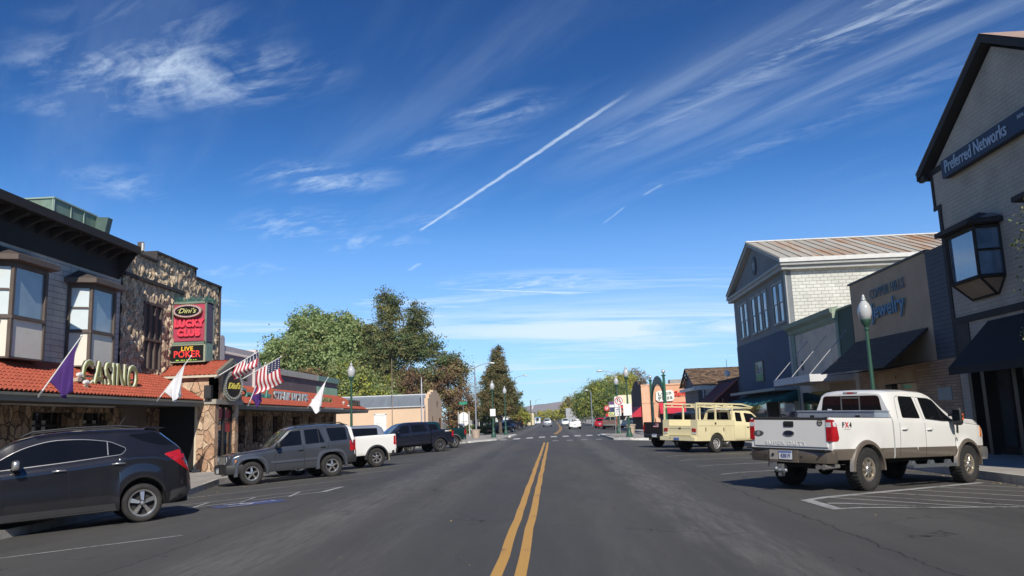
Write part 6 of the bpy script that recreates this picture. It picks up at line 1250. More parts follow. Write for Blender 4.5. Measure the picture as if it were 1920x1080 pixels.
def flareband(m,xa,za,Ra,yfun,wd=.08,out=.035,a0=-.12,a1=PI+.12,mi=0,n=22,sq=0.,sides=(1,-1)):
    """raised band round a wheel opening"""
    for s in sides:
        rows=[]
        for k in range(n+1):
            t=a0+(a1-a0)*k/n; c_,s_=math.cos(t),math.sin(t)
            if sq: q=1/ (abs(c_)**(2+sq)+abs(s_)**(2+sq))**(1/(2+sq)); c_*=q; s_*=q
            y=yfun(xa+Ra*c_)
            rows.append([(xa+(Ra-.004)*c_,s*(y-.06),za+(Ra-.004)*s_),(xa+(Ra-.004)*c_,s*(y+out),za+(Ra-.004)*s_),(xa+(Ra+wd*.6)*c_,s*(y+out*.85),za+(Ra+wd*.6)*s_),(xa+(Ra+wd)*c_,s*(y-.02),za+(Ra+wd)*s_)])
        vs=[p for r in rows for p in r]; m.add(vs,[(i*4+j,i*4+j+1,(i+1)*4+j+1,(i+1)*4+j) for i in range(n) for j in range(3)]+[(0,1,2,3),(n*4+3,n*4+2,n*4+1,n*4)],mi)
    return m
def place(root,rear,heading,side,off):
    """rear: ground point under the near rear wheel; side=+1 if the near wheel is the left one; off: half track"""
    a=R(heading); d=Vector((math.cos(a),math.sin(a),0)); l=Vector((-d.y,d.x,0)); p=Vector((rear[0],rear[1],0))-l*side*off
    e=.4; gx=(road(p.x+d.x+e)-road(p.x+d.x-e))/(2*e); n=Vector((-gx,0,1)).normalized(); f=(d+Vector((0,0,gx*d.x))).normalized(); lf=n.cross(f).normalized()
    z=road(p.x); z=road(p.x+d.x)-gx*d.x
    root.matrix_world=Matrix(((f.x,lf.x,n.x,p.x),(f.y,lf.y,n.y,p.y),(f.z,lf.z,n.z,z),(0,0,0,1)))
def plate(m,x,y,z,txt,w=.31,h=.155,view=-1,mi=(0,1,2)):
    """number plate at the rear (view -1) or front (+1); slots board, band, ink"""
    e=.006*view; m.box((x,y-w/2,z-h/2),(x+.012*view,y+w/2,z+h/2),mi[0]); m.box((x+.012*view,y-w/2+.01,z+h*.25),(x+.014*view,y+w/2-.01,z+h*.46),mi[1])
    if txt: text(m,txt,.115,(x+.015*view,y,z-.02),(0,view,0),(0,0,1),mi[2],sx=.8,depth=.002,bold=.003)
def handle(m,sk,x,z,view,mi=0,w=.2):
    h=sk.hit(x,z,view)
    if not h: return
    p,n=h; s=1 if view=='L' else -1; y=p.y
    m.tube([(x-w/2,y-s*.005,z-.005),(x-w/2+.02,y+s*.03,z),(x,y+s*.038,z+.004),(x+w/2-.02,y+s*.03,z),(x+w/2,y-s*.005,z)],[.014,.016,.017,.016,.014],8,mi)
def mirror(root,x,y,z,s,mat,w=.24,h=.16,tall=False,glassm=None):
    m=MB(); hh=.28 if tall else h; prof=[(0,0),(w*.2,.02)]
    pts=[]
    for i in range(9):
        for j in range(12): pass
    T=Matrix.Translation((x,y+s*.16,z))
    m.add(*ellips(.07,w*.5,hh*.5,sq=.6),0,T); m.tube([(x+.05,y-s*.02,z-.06),(x+.02,y+s*.08,z-.02)],.028,8,1); m.box((x-.076,y+s*.16-w*.38,z-hh*.36),(x-.068,y+s*.16+w*.38,z+hh*.36),2)
    return m.build('wing_mirror',[mat,blackpl,carglass],root,smooth=50)
def ellips(a,b,c,nu=14,nv=10,sq=1.):
    vs=[];fs=[]
    pw=lambda v:math.copysign(abs(v)**sq,v)
    for i in range(nv+1):
        t=-PI/2+PI*i/nv
        for j in range(nu): u=2*PI*j/nu; vs.append((a*pw(math.cos(t))*pw(math.cos(u)),b*pw(math.cos(t))*pw(math.sin(u)),c*pw(math.sin(t))))
    for i in range(nv):
        for j in range(nu): fs.append((i*nu+j,i*nu+(j+1)%nu,(i+1)*nu+(j+1)%nu,(i+1)*nu+j))
    return vs,fs
def bumper(root,x,s,halfw,z0,z1,depth,mat,wrap=.35,r=.05,name='bumper',extra=None):
    """wrap-round bumper; s=-1 rear, +1 front; x: body end"""
    m=MB(); path=[]
    pts=[(x-s*wrap,halfw),(x-s*.1,halfw+.005),(x+s*depth*.35,halfw*.93),(x+s*depth*.8,halfw*.7),(x+s*depth,halfw*.35),(x+s*depth,0)]
    pts=pts+[(a,-b) for a,b in pts[-2::-1]]; zc=(z0+z1)/2; hz=(z1-z0)/2; prof=[(-.09,-hz),(-.01,-hz),(.0,-hz*.72),(.012,0),(.004,hz*.75),(-.012,hz),(-.09,hz)]
    rows=[]
    for i,(a,b) in enumerate(pts):
        d=Vector(pts[min(i+1,len(pts)-1)])-Vector(pts[max(i-1,0)]); d=Vector((d[0],d[1])).normalized(); n=Vector((-d.y,d.x))*(-1 if s<0 else 1)
        if n.x*s<-.01 and abs(n.x)>.3: n=-n
        if abs(n.x)<=.3 and n.y*b<0: n=-n
        rows.append([(a+n.x*o,b+n.y*o,zc+h) for o,h in prof])
    k=len(prof); vs=[p for r_ in rows for p in r_]; m.add(vs,[(i*k+j,i*k+j+1,(i+1)*k+j+1,(i+1)*k+j) for i in range(len(pts)-1) for j in range(k-1)]+[tuple(range(k)),tuple(len(vs)-1-i for i in range(k))],0)
    if extra: extra(m)
    return m.build(name,mat if isinstance(mat,list) else [mat],root,smooth=38)
def vehicle(name,label,cat,group=None): return empty(name,(0,0,0),label,cat,group)
# ---------------------------------------------------------------- dark crossover, nearest on the left
def crossover():
    root=vehicle('parked_crossover','near black crossover with chrome window trim, nearest parked car at the lower left','car','cars and trucks parked at the left kerb')
    pm=paint('charcoal_black_paint',(.010,.0095,.012),.22,.0,coat=1,dirt=(1.2,.25,(.035,.033,.032)))
    cfg=dict(top=[(-.95,.62),(-.93,.80),(-.86,.98),(-.76,1.22),(-.70,1.30),(-.36,1.60),(-.28,1.65),(.3,1.675),(1.2,1.69),(1.8,1.655),(2.15,1.58),(2.45,1.42),(2.95,1.10),(3.1,1.06),(3.5,.98),(3.72,.85),(3.81,.62)],
      belt=[(-.95,.60),(-.88,.9),(-.78,1.10),(-.55,1.14),(.3,1.18),(1.2,1.12),(2.3,1.06),(2.95,1.02),(3.5,.92),(3.75,.78),(3.81,.58)],
      W=[(-.95,.86),(-.4,.915),(.6,.92),(2.4,.92),(3.2,.90),(3.81,.80)],wr=[(-.95,.80),(-.8,.76),(-.6,.68),(-.3,.60),(.5,.60),(1.8,.61),(2.3,.66),(2.95,.78),(3.5,.76),(3.81,.7)],
      sill=[(-.95,.42),(-.6,.30),(-.45,.28),(.5,.24),(2.4,.24),(3.3,.24),(3.81,.34)],arches=[(0,.36,.41),(2.857,.36,.41)],ends=(-.95,3.81),rend=.34,fend=.5,rk=.9,fk=.8,flare=.03,floor=.26,tuck=[.05,.02,.006,0,.012,.022,.02,.026,.055])
    b=shell(cfg,-.95,3.81); me=b.build('body',[pm,underm],root,smooth=42); sk=Skin([me.data])
    for v in ('L','R'):
        m=MB(); dl=roundpoly([(.26,1.315,.06),(.55,1.46,.08),(1.0,1.535,.2),(1.55,1.55,.2),(2.05,1.44,.25),(2.62,1.14,.02),(2.60,1.09,.02),(1.3,1.155,.01),(.36,1.215,.05)],.05)
        sk.patch(m,dl,v,.003,.11,0); sk.patch(m,roundpoly([(.22,1.555,.02),(-.28,1.585,.05),(-.62,1.33,.03),(-.36,1.33,.06),(-.05,1.42,.1)],.03),v,.003,.1,0); m.build('side_window',carglass,root,smooth=60)
        m=MB(); sk.line(m,dl,.010,v,.009,0,closed=True); sk.line(m,[(.60,1.22),(.60,1.46)],.018,v,.007,0); m.build('chrome_window_trim',chrome,root,smooth=60)
        m=MB(); sk.line(m,[(1.29,1.16),(1.25,1.54)],.10,v,.006,0); m.build('pillar_trim',carglass,root)
        m=MB(); sk.line(m,[(.42,1.19),(.45,1.0),(.55,.78),(.60,.42),(.62,.30)],.010,v,.0015); sk.line(m,[(1.27,1.14),(1.26,.28)],.010,v,.0015); sk.line(m,[(2.35,1.09),(2.33,.30)],.010,v,.0015); sk.line(m,[(.03,1.30),(-.02,.99),(.0,.82)],.006,v,.0015) if False else None
        m.build('door_gap',gapm,root)
        m=MB(); handle(m,sk,.42,1.06,v,0,.23); handle(m,sk,1.42,1.02,v,0,.23); m.build('door_handle',chrome,root,smooth=50)
        m=MB(); sk.patch(m,roundpoly([(-.40,1.17,.04),(-.84,1.26,.02),(-.94,.98,.02),(-.91,.80,.03),(-.74,.92,.03)],.03),v,.008,.06,0); m.build('tail_light',redlens,root,smooth=60)
        m=MB(); sk.patch(m,[(.5,.38),(2.36,.38),(2.36,.26),(.45,.26)],v,.010,.2,0); m.build('sill_cladding',M('cladding_grey',(.035,.035,.037),.5),root,smooth=50); m=MB(); sk.patch(m,[(-.52,.50),(-.88,.56),(-.90,.44),(-.48,.32)],v,.006,.1,0); m.build('corner_cladding',M('cladding_grey',(.035,.035,.037),.5),root,smooth=50)
        s=1 if v=='L' else -1; mirror(root,2.12,s*.90,1.17,s,chrome,.26,.17)
    m=MB()
    for s in (1,-1): m.tube([(2.0,s*.56,1.66),(1.85,s*.60,1.72),(1.2,s*.60,1.745),(.4,s*.59,1.735),(.05,s*.57,1.69)],.017,8)
    m.build('roof_rail',blackpl,root,smooth=50)
    m=MB(); m.prism([(-.50,1.655),(-.1,1.70),(-.1,1.66),(-.34,1.63)],'y',-.56,.56); m.tube([(.35,0,1.69),(.18,0,1.92)],[.012,.004],6,1); m.build('roof_spoiler',[pm,blackpl],root,bevel=.006)
    m=MB(); sk.patch(m,roundpoly([(-.5,1.36),(.5,1.36),(.46,1.60),(-.46,1.60)],.05),'B',.003,.12); m.build('rear_window',carglass,root,smooth=60)
    m=MB(); sk.patch(m,roundpoly([(-.62,1.17),(.62,1.17),(.53,1.57),(-.53,1.57)],.05),'F',.003,.12); m.build('windscreen',clearglass,root,smooth=60)
    for ch in root.children: ch.scale=(1,1,1.085)
    wheels(root,2.857,.80,.365,.235,.25,'five',[chrome,alloyd,alloy]); return root
# ---------------------------------------------------------------- grey boxy SUV
def boxy_suv():
    root=vehicle('parked_suv','dark grey boxy suv with five spoke wheels nosed towards the rock portico','car','cars and trucks parked at the left kerb')
    pm=paint('slate_grey_paint',(.060,.066,.078),.3,.35,dirt=(1.3,.4,(.10,.10,.10))); fm=paint('flare_grey',(.085,.094,.115),.35,.3)
    cfg=dict(top=[(-.86,.9),(-.84,1.05),(-.78,1.12),(-.74,1.2),(-.68,1.66),(-.58,1.735),(.2,1.77),(1.1,1.765),(1.32,1.73),(1.42,1.68),(2.02,1.14),(2.15,1.10),(3.0,1.05),(3.28,1.0),(3.36,.92),(3.42,.7)],
      belt=[(-.86,.85),(-.8,1.08),(-.7,1.12),(1.9,1.075),(2.1,1.05),(3.0,1.0),(3.28,.93),(3.42,.65)],
      W=[(-.86,.86),(0,.90),(2.6,.90),(3.1,.87),(3.42,.80)],wr=[(-.86,.84),(-.7,.77),(-.5,.72),(1.1,.70),(1.45,.70),(2.02,.76),(2.5,.78),(3.42,.72)],
      sill=[(-.86,.45),(-.5,.40),(.5,.36),(2.2,.36),(3.42,.44)],arches=[(0,.38,.45),(2.69,.38,.45)],ends=(-.86,3.42),rend=.1,fend=.16,flare=.0,floor=.36,tuck=[.03,.012,.004,0,.004,.01,.014,.02,.035])
    b=shell(cfg,-.86,3.42); me=b.build('body',[pm,underm],root,smooth=38); sk=Skin([me.data]); Wf=curve(cfg['W'])
    for v in ('L','R'):
        s=1 if v=='L' else -1
        m=MB(); 
        for pl in ([(1.02,1.15),(1.84,1.13,.02),(1.80,1.22,.03),(1.36,1.62,.05),(1.02,1.63)],[(.22,1.17),(.88,1.155),(.90,1.635),(.38,1.645)],[(-.60,1.20),(.02,1.19),(.12,1.64,.05),(-.56,1.63,.08)]): sk.patch(m,roundpoly(pl,.035),v,.004,.11)
        m.build('side_window',carglass,root,smooth=60)
        m=MB(); sk.line(m,[(.40,1.17),(.42,1.64)],.018,v,.006); sk.line(m,[(1.01,1.63),(1.40,1.62),(1.84,1.20)],.014,v,.008); m.build('window_divider',blackpl,root)
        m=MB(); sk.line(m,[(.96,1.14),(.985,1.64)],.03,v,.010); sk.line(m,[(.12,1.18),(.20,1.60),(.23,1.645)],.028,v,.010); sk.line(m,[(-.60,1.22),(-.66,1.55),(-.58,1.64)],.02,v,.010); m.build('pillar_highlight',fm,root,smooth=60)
        m=MB(); sk.line(m,[(.97,1.12),(.95,.40)],.011,v,.002); sk.line(m,[(1.92,1.10),(1.94,.45)],.011,v,.002); sk.line(m,[(.10,1.16),(.12,.98),(.33,.84),(.47,.6)],.011,v,.002); sk.line(m,[(1.92,1.09),(3.25,1.0)],.01,v,.002); m.build('door_gap',gapm,root)
        m=MB(); sk.line(m,[(.50,.66),(.94,.66)],.075,v,.018); sk.line(m,[(.98,.66),(2.08,.66)],.075,v,.018); m.build('side_moulding',fm,root,smooth=60)
        m=MB(); handle(m,sk,1.08,.98,v,0,.17); handle(m,sk,.30,1.02,v,0,.17); m.build('door_handle',blackpl,root,smooth=50)
        m=MB(); sk.patch(m,roundpoly([(-.66,.82),(-.80,.82),(-.82,1.17),(-.68,1.18)],.02),v,.012,.06,0); m.box((-.87,s*.72,.82),(-.84,s*.87,1.18),0); m.box((-.875,s*.74,.90),(-.86,s*.875,.97),1); m.build('tail_light',[redlens,whitelens],root,smooth=50)
        m=MB(); sk.patch(m,roundpoly([(3.12,.70),(3.22,.70),(3.20,.84),(3.10,.82)],.02),v,.012,.05); m.build('side_indicator',amber,root)
        mirror(root,1.86,s*.88,1.18,s,blackpl,.22,.18)
        m=MB(); m.lathe([(.0,.0),(.06,.0),(.105,-.03),(.11,-.08)],(3.43,s*.60,.86),n=20,axis='x',mi=0) if False else m.lathe([(.11,-.06),(.105,.0),(.08,.02),(0,.03)],(3.40,s*.60,.87),n=20,axis='x',mi=0); m.lathe([(.12,-.05),(.125,.012),(.108,.016)],(3.40,s*.60,.87),n=20,axis='x',mi=1); m.build('headlight',[whitelens,pm],root,smooth=50)
    flares(root,[(0,.38,.46,.89),(2.69,.38,.46,.875)],.105,.048,-.15,PI+.15,fm,1.2)
    m=MB(); m.box((3.40,-.46,.70),(3.42,.46,.98),1)
    for k in range(7):
        y=-.40+k*.133; m.prism([(3.415,.71),(3.445,.71),(3.435,.98),(3.41,.98)],'y',y-.045,y-.028,0); m.prism([(3.415,.71),(3.445,.71),(3.435,.98),(3.41,.98)],'y',y+.028,y+.045,0)
    m.box((3.41,-.46,.97),(3.44,.46,.99),0); m.build('grille',[chrome,gapm],root)
    bumper(root,3.42,1,.88,.40,.68,.14,blackpl,.45); bumper(root,-.86,-1,.87,.42,.68,.10,blackpl,.35)
    m=MB(); plate(m,3.575,.0,.52,'',view=1); m.build('number_plate',[platew,plateb,gapm],root)
    m=MB(); m.box((-.90,-.2,.9),(-.88,.2,1.04)); m.build('rear_plate_recess',blackpl,root)
    m=MB(); sk.patch(m,roundpoly([(-.62,1.16),(.62,1.16),(.58,1.64),(-.58,1.64)],.05),'F',.004,.12); m.build('windscreen',clearglass,root,smooth=60)
    m=MB(); sk.patch(m,roundpoly([(-.60,1.2),(.60,1.2),(.58,1.62),(-.58,1.62)],.05),'B',.004,.12); m.build('rear_window',carglass,root,smooth=60)
    m=MB()
    for s in (1,-1): m.tube([(1.2,s*.66,1.75),(1.1,s*.67,1.80),(.3,s*.67,1.82),(-.4,s*.66,1.81),(-.5,s*.65,1.76)],.016,8)
    m.build('roof_rail',blackpl,root,smooth=50)
    m=MB(); m.prism([(-.74,1.70),(-.5,1.78),(-.5,1.74),(-.66,1.70)],'y',-.62,.62); m.build('roof_spoiler',pm,root,bevel=.005)
    wheels(root,2.69,.79,.37,.235,.222,'star',[alloy,alloyd,alloy]); return root
# ---------------------------------------------------------------- pickups
def pickup(root,c):
    """c: pm,wb,W,cabr (cab back x),cabtop list,belt list,bed (x0,x1),rail,tail,floor,tyre,... returns skins"""
    pm=c['pm']; lo=c.get('lower',pm); W_=c['W']; fx=c['front']; ar=c['arch']; Rt=c['Rt']
    base=dict(W=[(-2,W_-.01),(c['wb']-.4,W_),(fx-.5,W_-.03),(fx,W_-.10)],sill=[(-2,c['sill']),(c['wb']+.6,c['sill']),(fx,c['sill']+.05)],arches=[(0,Rt,ar),(c['wb'],Rt,ar)],split=c.get('split'),floor=c['sill']+.04,flare=c.get('flare',.02),tuck=c.get('tuck',[.03,.012,.004,0,0,.004,.008,.016,.03]),ends=(c['bed'][0],fx),rend=.05,fend=.22)
    cab=dict(base); cab.update(top=c['top'],belt=c['belt'],wr=c['wr'])
    mc=shell(cab,c['cabr'],fx); co=mc.build('cab',[pm,underm,lo],root,smooth=40)
    bd=dict(base); bd.update(top=[(-3,9),(9,9)],belt=[(-3,c['rail']),(9,c['rail']+c.get('railrise',0))],wr=[(-3,1),(9,1)])
    mb_=shell(bd,c['bed'][0],c['bed'][1],open_top=(.085,c['sill']+.28)); mb_.f=mb_.f[:-2]; mb_.m=mb_.m[:-2]
    x0,x1=c['bed']; bo=mb_.build('cargo_bed',[pm,underm,lo,c.get('railm',blackpl),underm],root,smooth=40)
    m=MB(); m.box((x1-.05,-W_+.08,c['sill']+.25),(x1,W_-.08,c['rail']+.0)); m.build('bed_bulkhead',pm,root)
    tg=MB(); gz0=c['tailz']; vs=roundpoly([(-W_+.10,gz0),(W_-.10,gz0),(W_-.10,c['rail']-.005),(-W_+.10,c['rail']-.005)],.015)
    tg.prism(vs,'x',x0-.02,x0+.05); tg.box((x0-.024,-W_+.09,c['rail']-.05),(x0+.055,W_-.09,c['rail']+.008),1); tg=tg.build('tailgate',[pm,c.get('railm',pm)],root,bevel=.012)
    m=MB(); 
    for s in (1,-1): m.box((x0-.005,s*(W_-.115),gz0-.05),(x0+.02,s*(W_-.02),c['rail']-.01))
    m.box((x0,-W_+.05,gz0-.09),(x0+.03,W_-.05,gz0-.005)); m.build('corner_post',pm,root)
    sk=Skin([co.data,bo.data,tg.data]); skc=Skin([co.data]); return sk,skc,tg
def white_truck():
    root=vehicle('parked_pickup','big white crew cab pickup with tan lower trim and knobbly tyres, right foreground','truck','cars and trucks parked at the right kerb')
    pm=paint('truck_white_paint',(.77,.76,.72),.3,0,.02,dirt=(1.1,.2,(.60,.56,.50))); tan=paint('truck_tan_trim',(.175,.145,.115),.4,.25,.05)
    c=dict(pm=pm,lower=tan,wb=3.967,W=.985,front=5.02,arch=.51,Rt=.425,sill=.62,split=.835,rail=1.44,railrise=.02,bed=(-1.14,.98),cabr=1.03,tailz=.86,railm=M('bed_rail_cap',(.03,.028,.026),.6),flare=.045,
      top=[(1.03,1.94),(1.06,2.0),(1.2,2.04),(1.9,2.07),(2.6,2.05),(2.85,1.99),(3.05,1.88),(3.62,1.50),(3.75,1.47),(4.6,1.44),(4.9,1.36),(5.02,1.1)],belt=[(1.03,1.43),(2.9,1.40),(3.2,1.375),(3.75,1.37),(4.6,1.34),(4.9,1.22),(5.02,1.0)],wr=[(1.03,.74),(1.3,.76),(2.8,.76),(3.1,.79),(3.65,.86),(4.6,.84),(5.02,.78)])
    sk,skc,tg=pickup(root,c); x0=-1.14
    for v in ('L','R'):
        s=1 if v=='L' else -1
        m=MB()
        sk.patch(m,roundpoly([(1.42,1.455),(2.12,1.445),(2.10,1.91,.05),(1.56,1.92,.08)],.05),v,.005,.11); sk.patch(m,roundpoly([(2.32,1.445),(3.02,1.40,.03),(3.30,1.40,.02),(3.36,1.50,.03),(2.93,1.87,.08),(2.34,1.91,.04)],.04),v,.005,.11)
        m.build('side_window',carglass,root,smooth=60)
        m=MB(); sk.line(m,[(2.32,1.44),(2.98,1.395),(3.36,1.39)],.016,v,.009); sk.line(m,[(3.02,1.40),(3.03,1.74)],.02,v,.008); m.build('window_seal',blackpl,root)
        m=MB(); 
        for pl in ([(1.26,1.42),(1.24,1.0),(1.20,.66)],[(2.20,1.88),(2.24,1.43),(2.22,.66)],[(3.46,1.38),(3.44,.66)],[(1.24,1.44),(1.40,1.86),(1.5,1.92),(2.2,1.91)],[(2.24,1.905),(2.8,1.89),(3.0,1.80)],[(1.005,1.43),(1.005,.64)],[(3.46,1.38),(4.8,1.30)]): sk.line(m,pl,.010,v,.002)
        m.build('door_gap',gapm,root)
        m=MB(); handle(m,sk,1.42,1.22,v,0,.2); handle(m,sk,2.40,1.21,v,0,.2); m.build('door_handle',pm,root,smooth=50)
        m=MB(); sk.patch(m,roundpoly([(-1.13,.98,.01),(-.97,.99,.02),(-.93,1.04,.03),(-.98,1.30,.03),(-1.06,1.40,.03),(-1.13,1.41,.01)],.03),v,.012,.06,0); sk.patch(m,[(-1.12,1.27),(-1.0,1.27),(-1.03,1.36),(-1.12,1.37)],v,.015,.06,1); m.box((x0-.03,s*.865,.985),(x0+.03,s*.985,1.40),0); m.box((x0-.034,s*.868,1.26),(x0-.028,s*.98,1.35),1); m.build('tail_light',[redlens,whitelens],root,smooth=40)
        m=MB(); sk.patch(m,roundpoly([(4.78,1.02),(4.95,1.04),(4.93,1.27),(4.80,1.30)],.02),v,.012,.06,0); sk.patch(m,roundpoly([(4.66,1.04),(4.77,1.03),(4.78,1.28),(4.72,1.28)],.02),v,.012,.06,1); m.build('headlight',[whitelens,amber],root,smooth=50)
        m=MB(); sk.patch(m,roundpoly([(3.52,1.14),(3.60,1.12),(3.63,1.30),(3.56,1.36)],.015),v,.010,.06,0); m.build('fender_vent',blackpl,root); m=MB(); h=sk.hit(3.50,.98,v); m.lathe([(.0,.012),(.045,.010),(.05,0)],(3.50,h[0].y,.98),n=16,axis='y'); m.build('round_badge',M('badge_grey',(.15,.15,.15),.4,.5),root)
        m=MB(); T=Matrix.Translation((3.28,s*1.16,1.50)); m.add(*ellips(.07,.11,.20,sq=.5),0,T); m.box((3.205,s*1.09,1.36),(3.213,s*1.24,1.64),1); m.tube([(3.32,s*.94,1.42),(3.30,s*1.10,1.40)],.025,8,0); m.tube([(3.32,s*.94,1.52),(3.30,s*1.10,1.56)],.025,8,0); m.box((3.27,s*1.255,1.42),(3.33,s*1.268,1.56),2); m.build('towing_mirror',[blackpl,carglass,M('mirror_indicator',(.7,.12,.02),.3)],root,smooth=45)
        m=MB(); m.box((1.55,s*.90,.42),(3.30,s*1.05,.47),0); m.box((1.55,s*1.05,.405),(3.30,s*1.06,.475),0)
        for x in (1.7,2.45,3.15): m.prism([(x-.09,.47),(x+.09,.47),(x+.03,.55),(x-.03,.55)],'y',s*.88,s*.98,0)
        m.build('side_step',M('step_grey',(.20,.22,.24),.4,.6),root,bevel=.008)
        if v=='R':
            m=MB(); h=sk.hit(-.62,1.28,v); y=h[0].y-.004; text(m,'F',.14,(-.76,y-.004,1.30),(1,0,0),(0,0,1),0,sx=1.1,depth=.004,bold=.004); text(m,'X',.14,(-.64,y-.004,1.30),(1,0,0),(0,0,1),1,sx=1.1,depth=.004,bold=.004); text(m,'4',.14,(-.52,y-.004,1.30),(1,0,0),(0,0,1),0,sx=1.1,depth=.004,bold=.004); text(m,'OFF ROAD',.028,(-.64,y-.004,1.22),(1,0,0),(0,0,1),2,sx=1.6,depth=.003); m.build('bed_side_decal',[M('decal_charcoal',(.04,.04,.045),.5),M('decal_red',(.55,.03,.03),.5),M('decal_grey',(.5,.5,.48),.5)],root)
    # rear window in three lights
    m=MB(); sk2=skc; sk2.patch(m,roundpoly([(-.75,1.47,.04),(.75,1.47,.04),(.67,1.93,.08),(-.67,1.93,.08)],.05),'B',.006,.12); rw=m.build('rear_window',carglass,root,smooth=60)
    m=MB(); h=skc.hit(0,1.6,'B'); xb=h[0].x-.012
    for y in (-.22,.22): m.box((xb-.006,y-.012,1.48),(xb+.01,y+.012,1.92))
    m.box((xb-.006,-.22,1.87),(xb+.01,.22,1.90)); m.build('rear_window_slider_frame',M('slider_grey',(.10,.10,.10),.5),root)
    m=MB(); m.prism([(.46,1.50),(.52,1.50),(.57,1.56),(.57,1.64),(.46,1.64)],'x',xb-.006,xb-.002); m.box((xb-.008,.49,1.56),(xb-.006,.54,1.60),1); m.build('state_sticker',[M('sticker_white',(.7,.7,.75),.5),M('sticker_blue',(.05,.08,.3),.5)],root)
    m=MB(); m.box((1.03,-.17,1.965),(1.12,.17,2.015),1); m.box((1.02,-.07,1.975),(1.035,.07,2.005),0); m.box((1.02,-.15,1.975),(1.035,-.08,2.005),2); m.box((1.02,.08,1.975),(1.035,.15,2.005),2); m.build('high_brake_light',[redlens,M('lamp_bezel',(.25,.25,.25),.4),M('cargo_lamp',(.3,.3,.3),.3)],root,bevel=.004)
    # tool box in the bed: diamond plate
    dp=M('diamond_plate',(.42,.50,.60),.35,.35,var=(3,.15)); tb=MB(); tb.box((.42,-.93,1.30),(.93,.93,1.585))
    for i in range(56):
        for j in range(3):
            y=-.92+i*.0335; z=1.37+j*.07+(.035 if i%2 else 0); tb.box((.412,y,z),(.42,y+.018,z+.03),1)
        tb.box((.44+.0,-.92+i*.0335,1.60),(.9,-.92+i*.0335+.016,1.606),1)
    tb.box((.40,-.95,1.58),(.95,.95,1.60)); tb.box((.405,-.6,1.44),(.415,-.5,1.5),2); tb.box((.405,.5,1.44),(.415,.6,1.5),2); tb.build('tool_box',[dp,chrome,blackpl],root)
    # tailgate fittings
    xt=x0-.024; m=MB(); m.prism(roundpoly([(-.12,1.255),(.12,1.255),(.12,1.37),(-.12,1.37)],.025),'x',xt-.008,xt,0); m.box((xt-.014,-.085,1.285),(xt-.008,.085,1.325),1); m.build('tailgate_handle',[blackpl,gapm],root)
    m=MB(); n=28; m.prism([(.135*math.cos(2*PI*k/n),1.13+.058*math.sin(2*PI*k/n)) for k in range(n)],'x',xt-.012,xt,0); m.prism([(.118*math.cos(2*PI*k/n),1.13+.045*math.sin(2*PI*k/n)) for k in range(n)],'x',xt-.016,xt-.012,1); m.build('oval_badge',[chrome,M('badge_dark',(.015,.02,.04),.3)],root,smooth=40)
    m=MB(); n=10; m.prism(roundpoly([(.66,1.08),(.76,1.06),(.86,1.08),(.90,1.12),(.86,1.16),(.76,1.18),(.66,1.16),(.62,1.12)],.02),'x',xt-.008,xt,0); m.prism([(.76+.045*math.cos(2*PI*k/n),1.12+.045*math.sin(2*PI*k/n)) for k in range(n)],'x',xt-.010,xt-.008,1); m.build('tailgate_emblem',[M('emblem_pewter',(.13,.13,.13),.4,.4),M('emblem_light',(.3,.3,.3),.5)],root)
    m=MB(); n=20; m.prism([(-.73+.062*math.cos(2*PI*k/n),1.345+.062*math.sin(2*PI*k/n)) for k in range(n)],'x',xt-.005,xt,0); m.prism([(-.73+.045*math.cos(2*PI*k/n),1.345+.045*math.sin(2*PI*k/n)) for k in range(n)],'x',xt-.006,xt-.005,1); m.box((xt-.008,-.775,1.335),(xt-.006,-.685,1.355),0); m.build('round_sticker',[M('sticker_dark',(.06,.06,.055),.5),M('sticker_tan',(.35,.33,.28),.5)],root)
    m=MB(); text(m,'SUPER DUTY',.10,(xt-.001,.10,.925),(0,-1,0),(0,0,1),0,sx=1.45,depth=.006,bold=.0,spacing=1.25); m.build('embossed_lettering',pm,root)
    # rear bumper with step, plate, hitch, tailpipes
    bt=paint('bumper_tan',(.15,.125,.10),.35,.45,.05)
    def ex(m):
        m.box((x0-.235,-.34,.56),(x0-.15,.34,.80),1); m.box((x0-.245,.14,.60),(x0-.235,.33,.79),2); m.box((x0-.10,-.95,.795),(x0-.0,.95,.815),3); m.box((x0-.22,-.93,.80),(x0-.02,.93,.822),3)
        for k in range(44): m.box((x0-.222,-.93+k*.0425,.822),(x0-.19,-.93+k*.0425+.024,.832),3)
        for y in (-.78,-.42,.42,.86): m.lathe([(.018,-.02),(.018,0)],(x0-.215 if abs(y)<.6 else x0-.18,y,.68),n=10,axis='x',mi=3)
        m.lathe([(.03,-.01),(.03,.0),(0,.0)],(x0-.25,.24,.70),n=12,axis='x',mi=3)
    bumper(root,x0-.02,-1,.97,.56,.805,.20,[bt,tan,M('bumper_insert_grey',(.34,.31,.28),.6),blackpl],.16,extra=ex)
    m=MB(); plate(m,x0-.242,-.06,.70,'43819',.32,.17); m.box((x0-.25,-.235,.61),(x0-.242,-.215,.79),3); m.build('number_plate',[platew,plateb,M('plate_ink',(.08,.10,.22),.5),gapm],root)
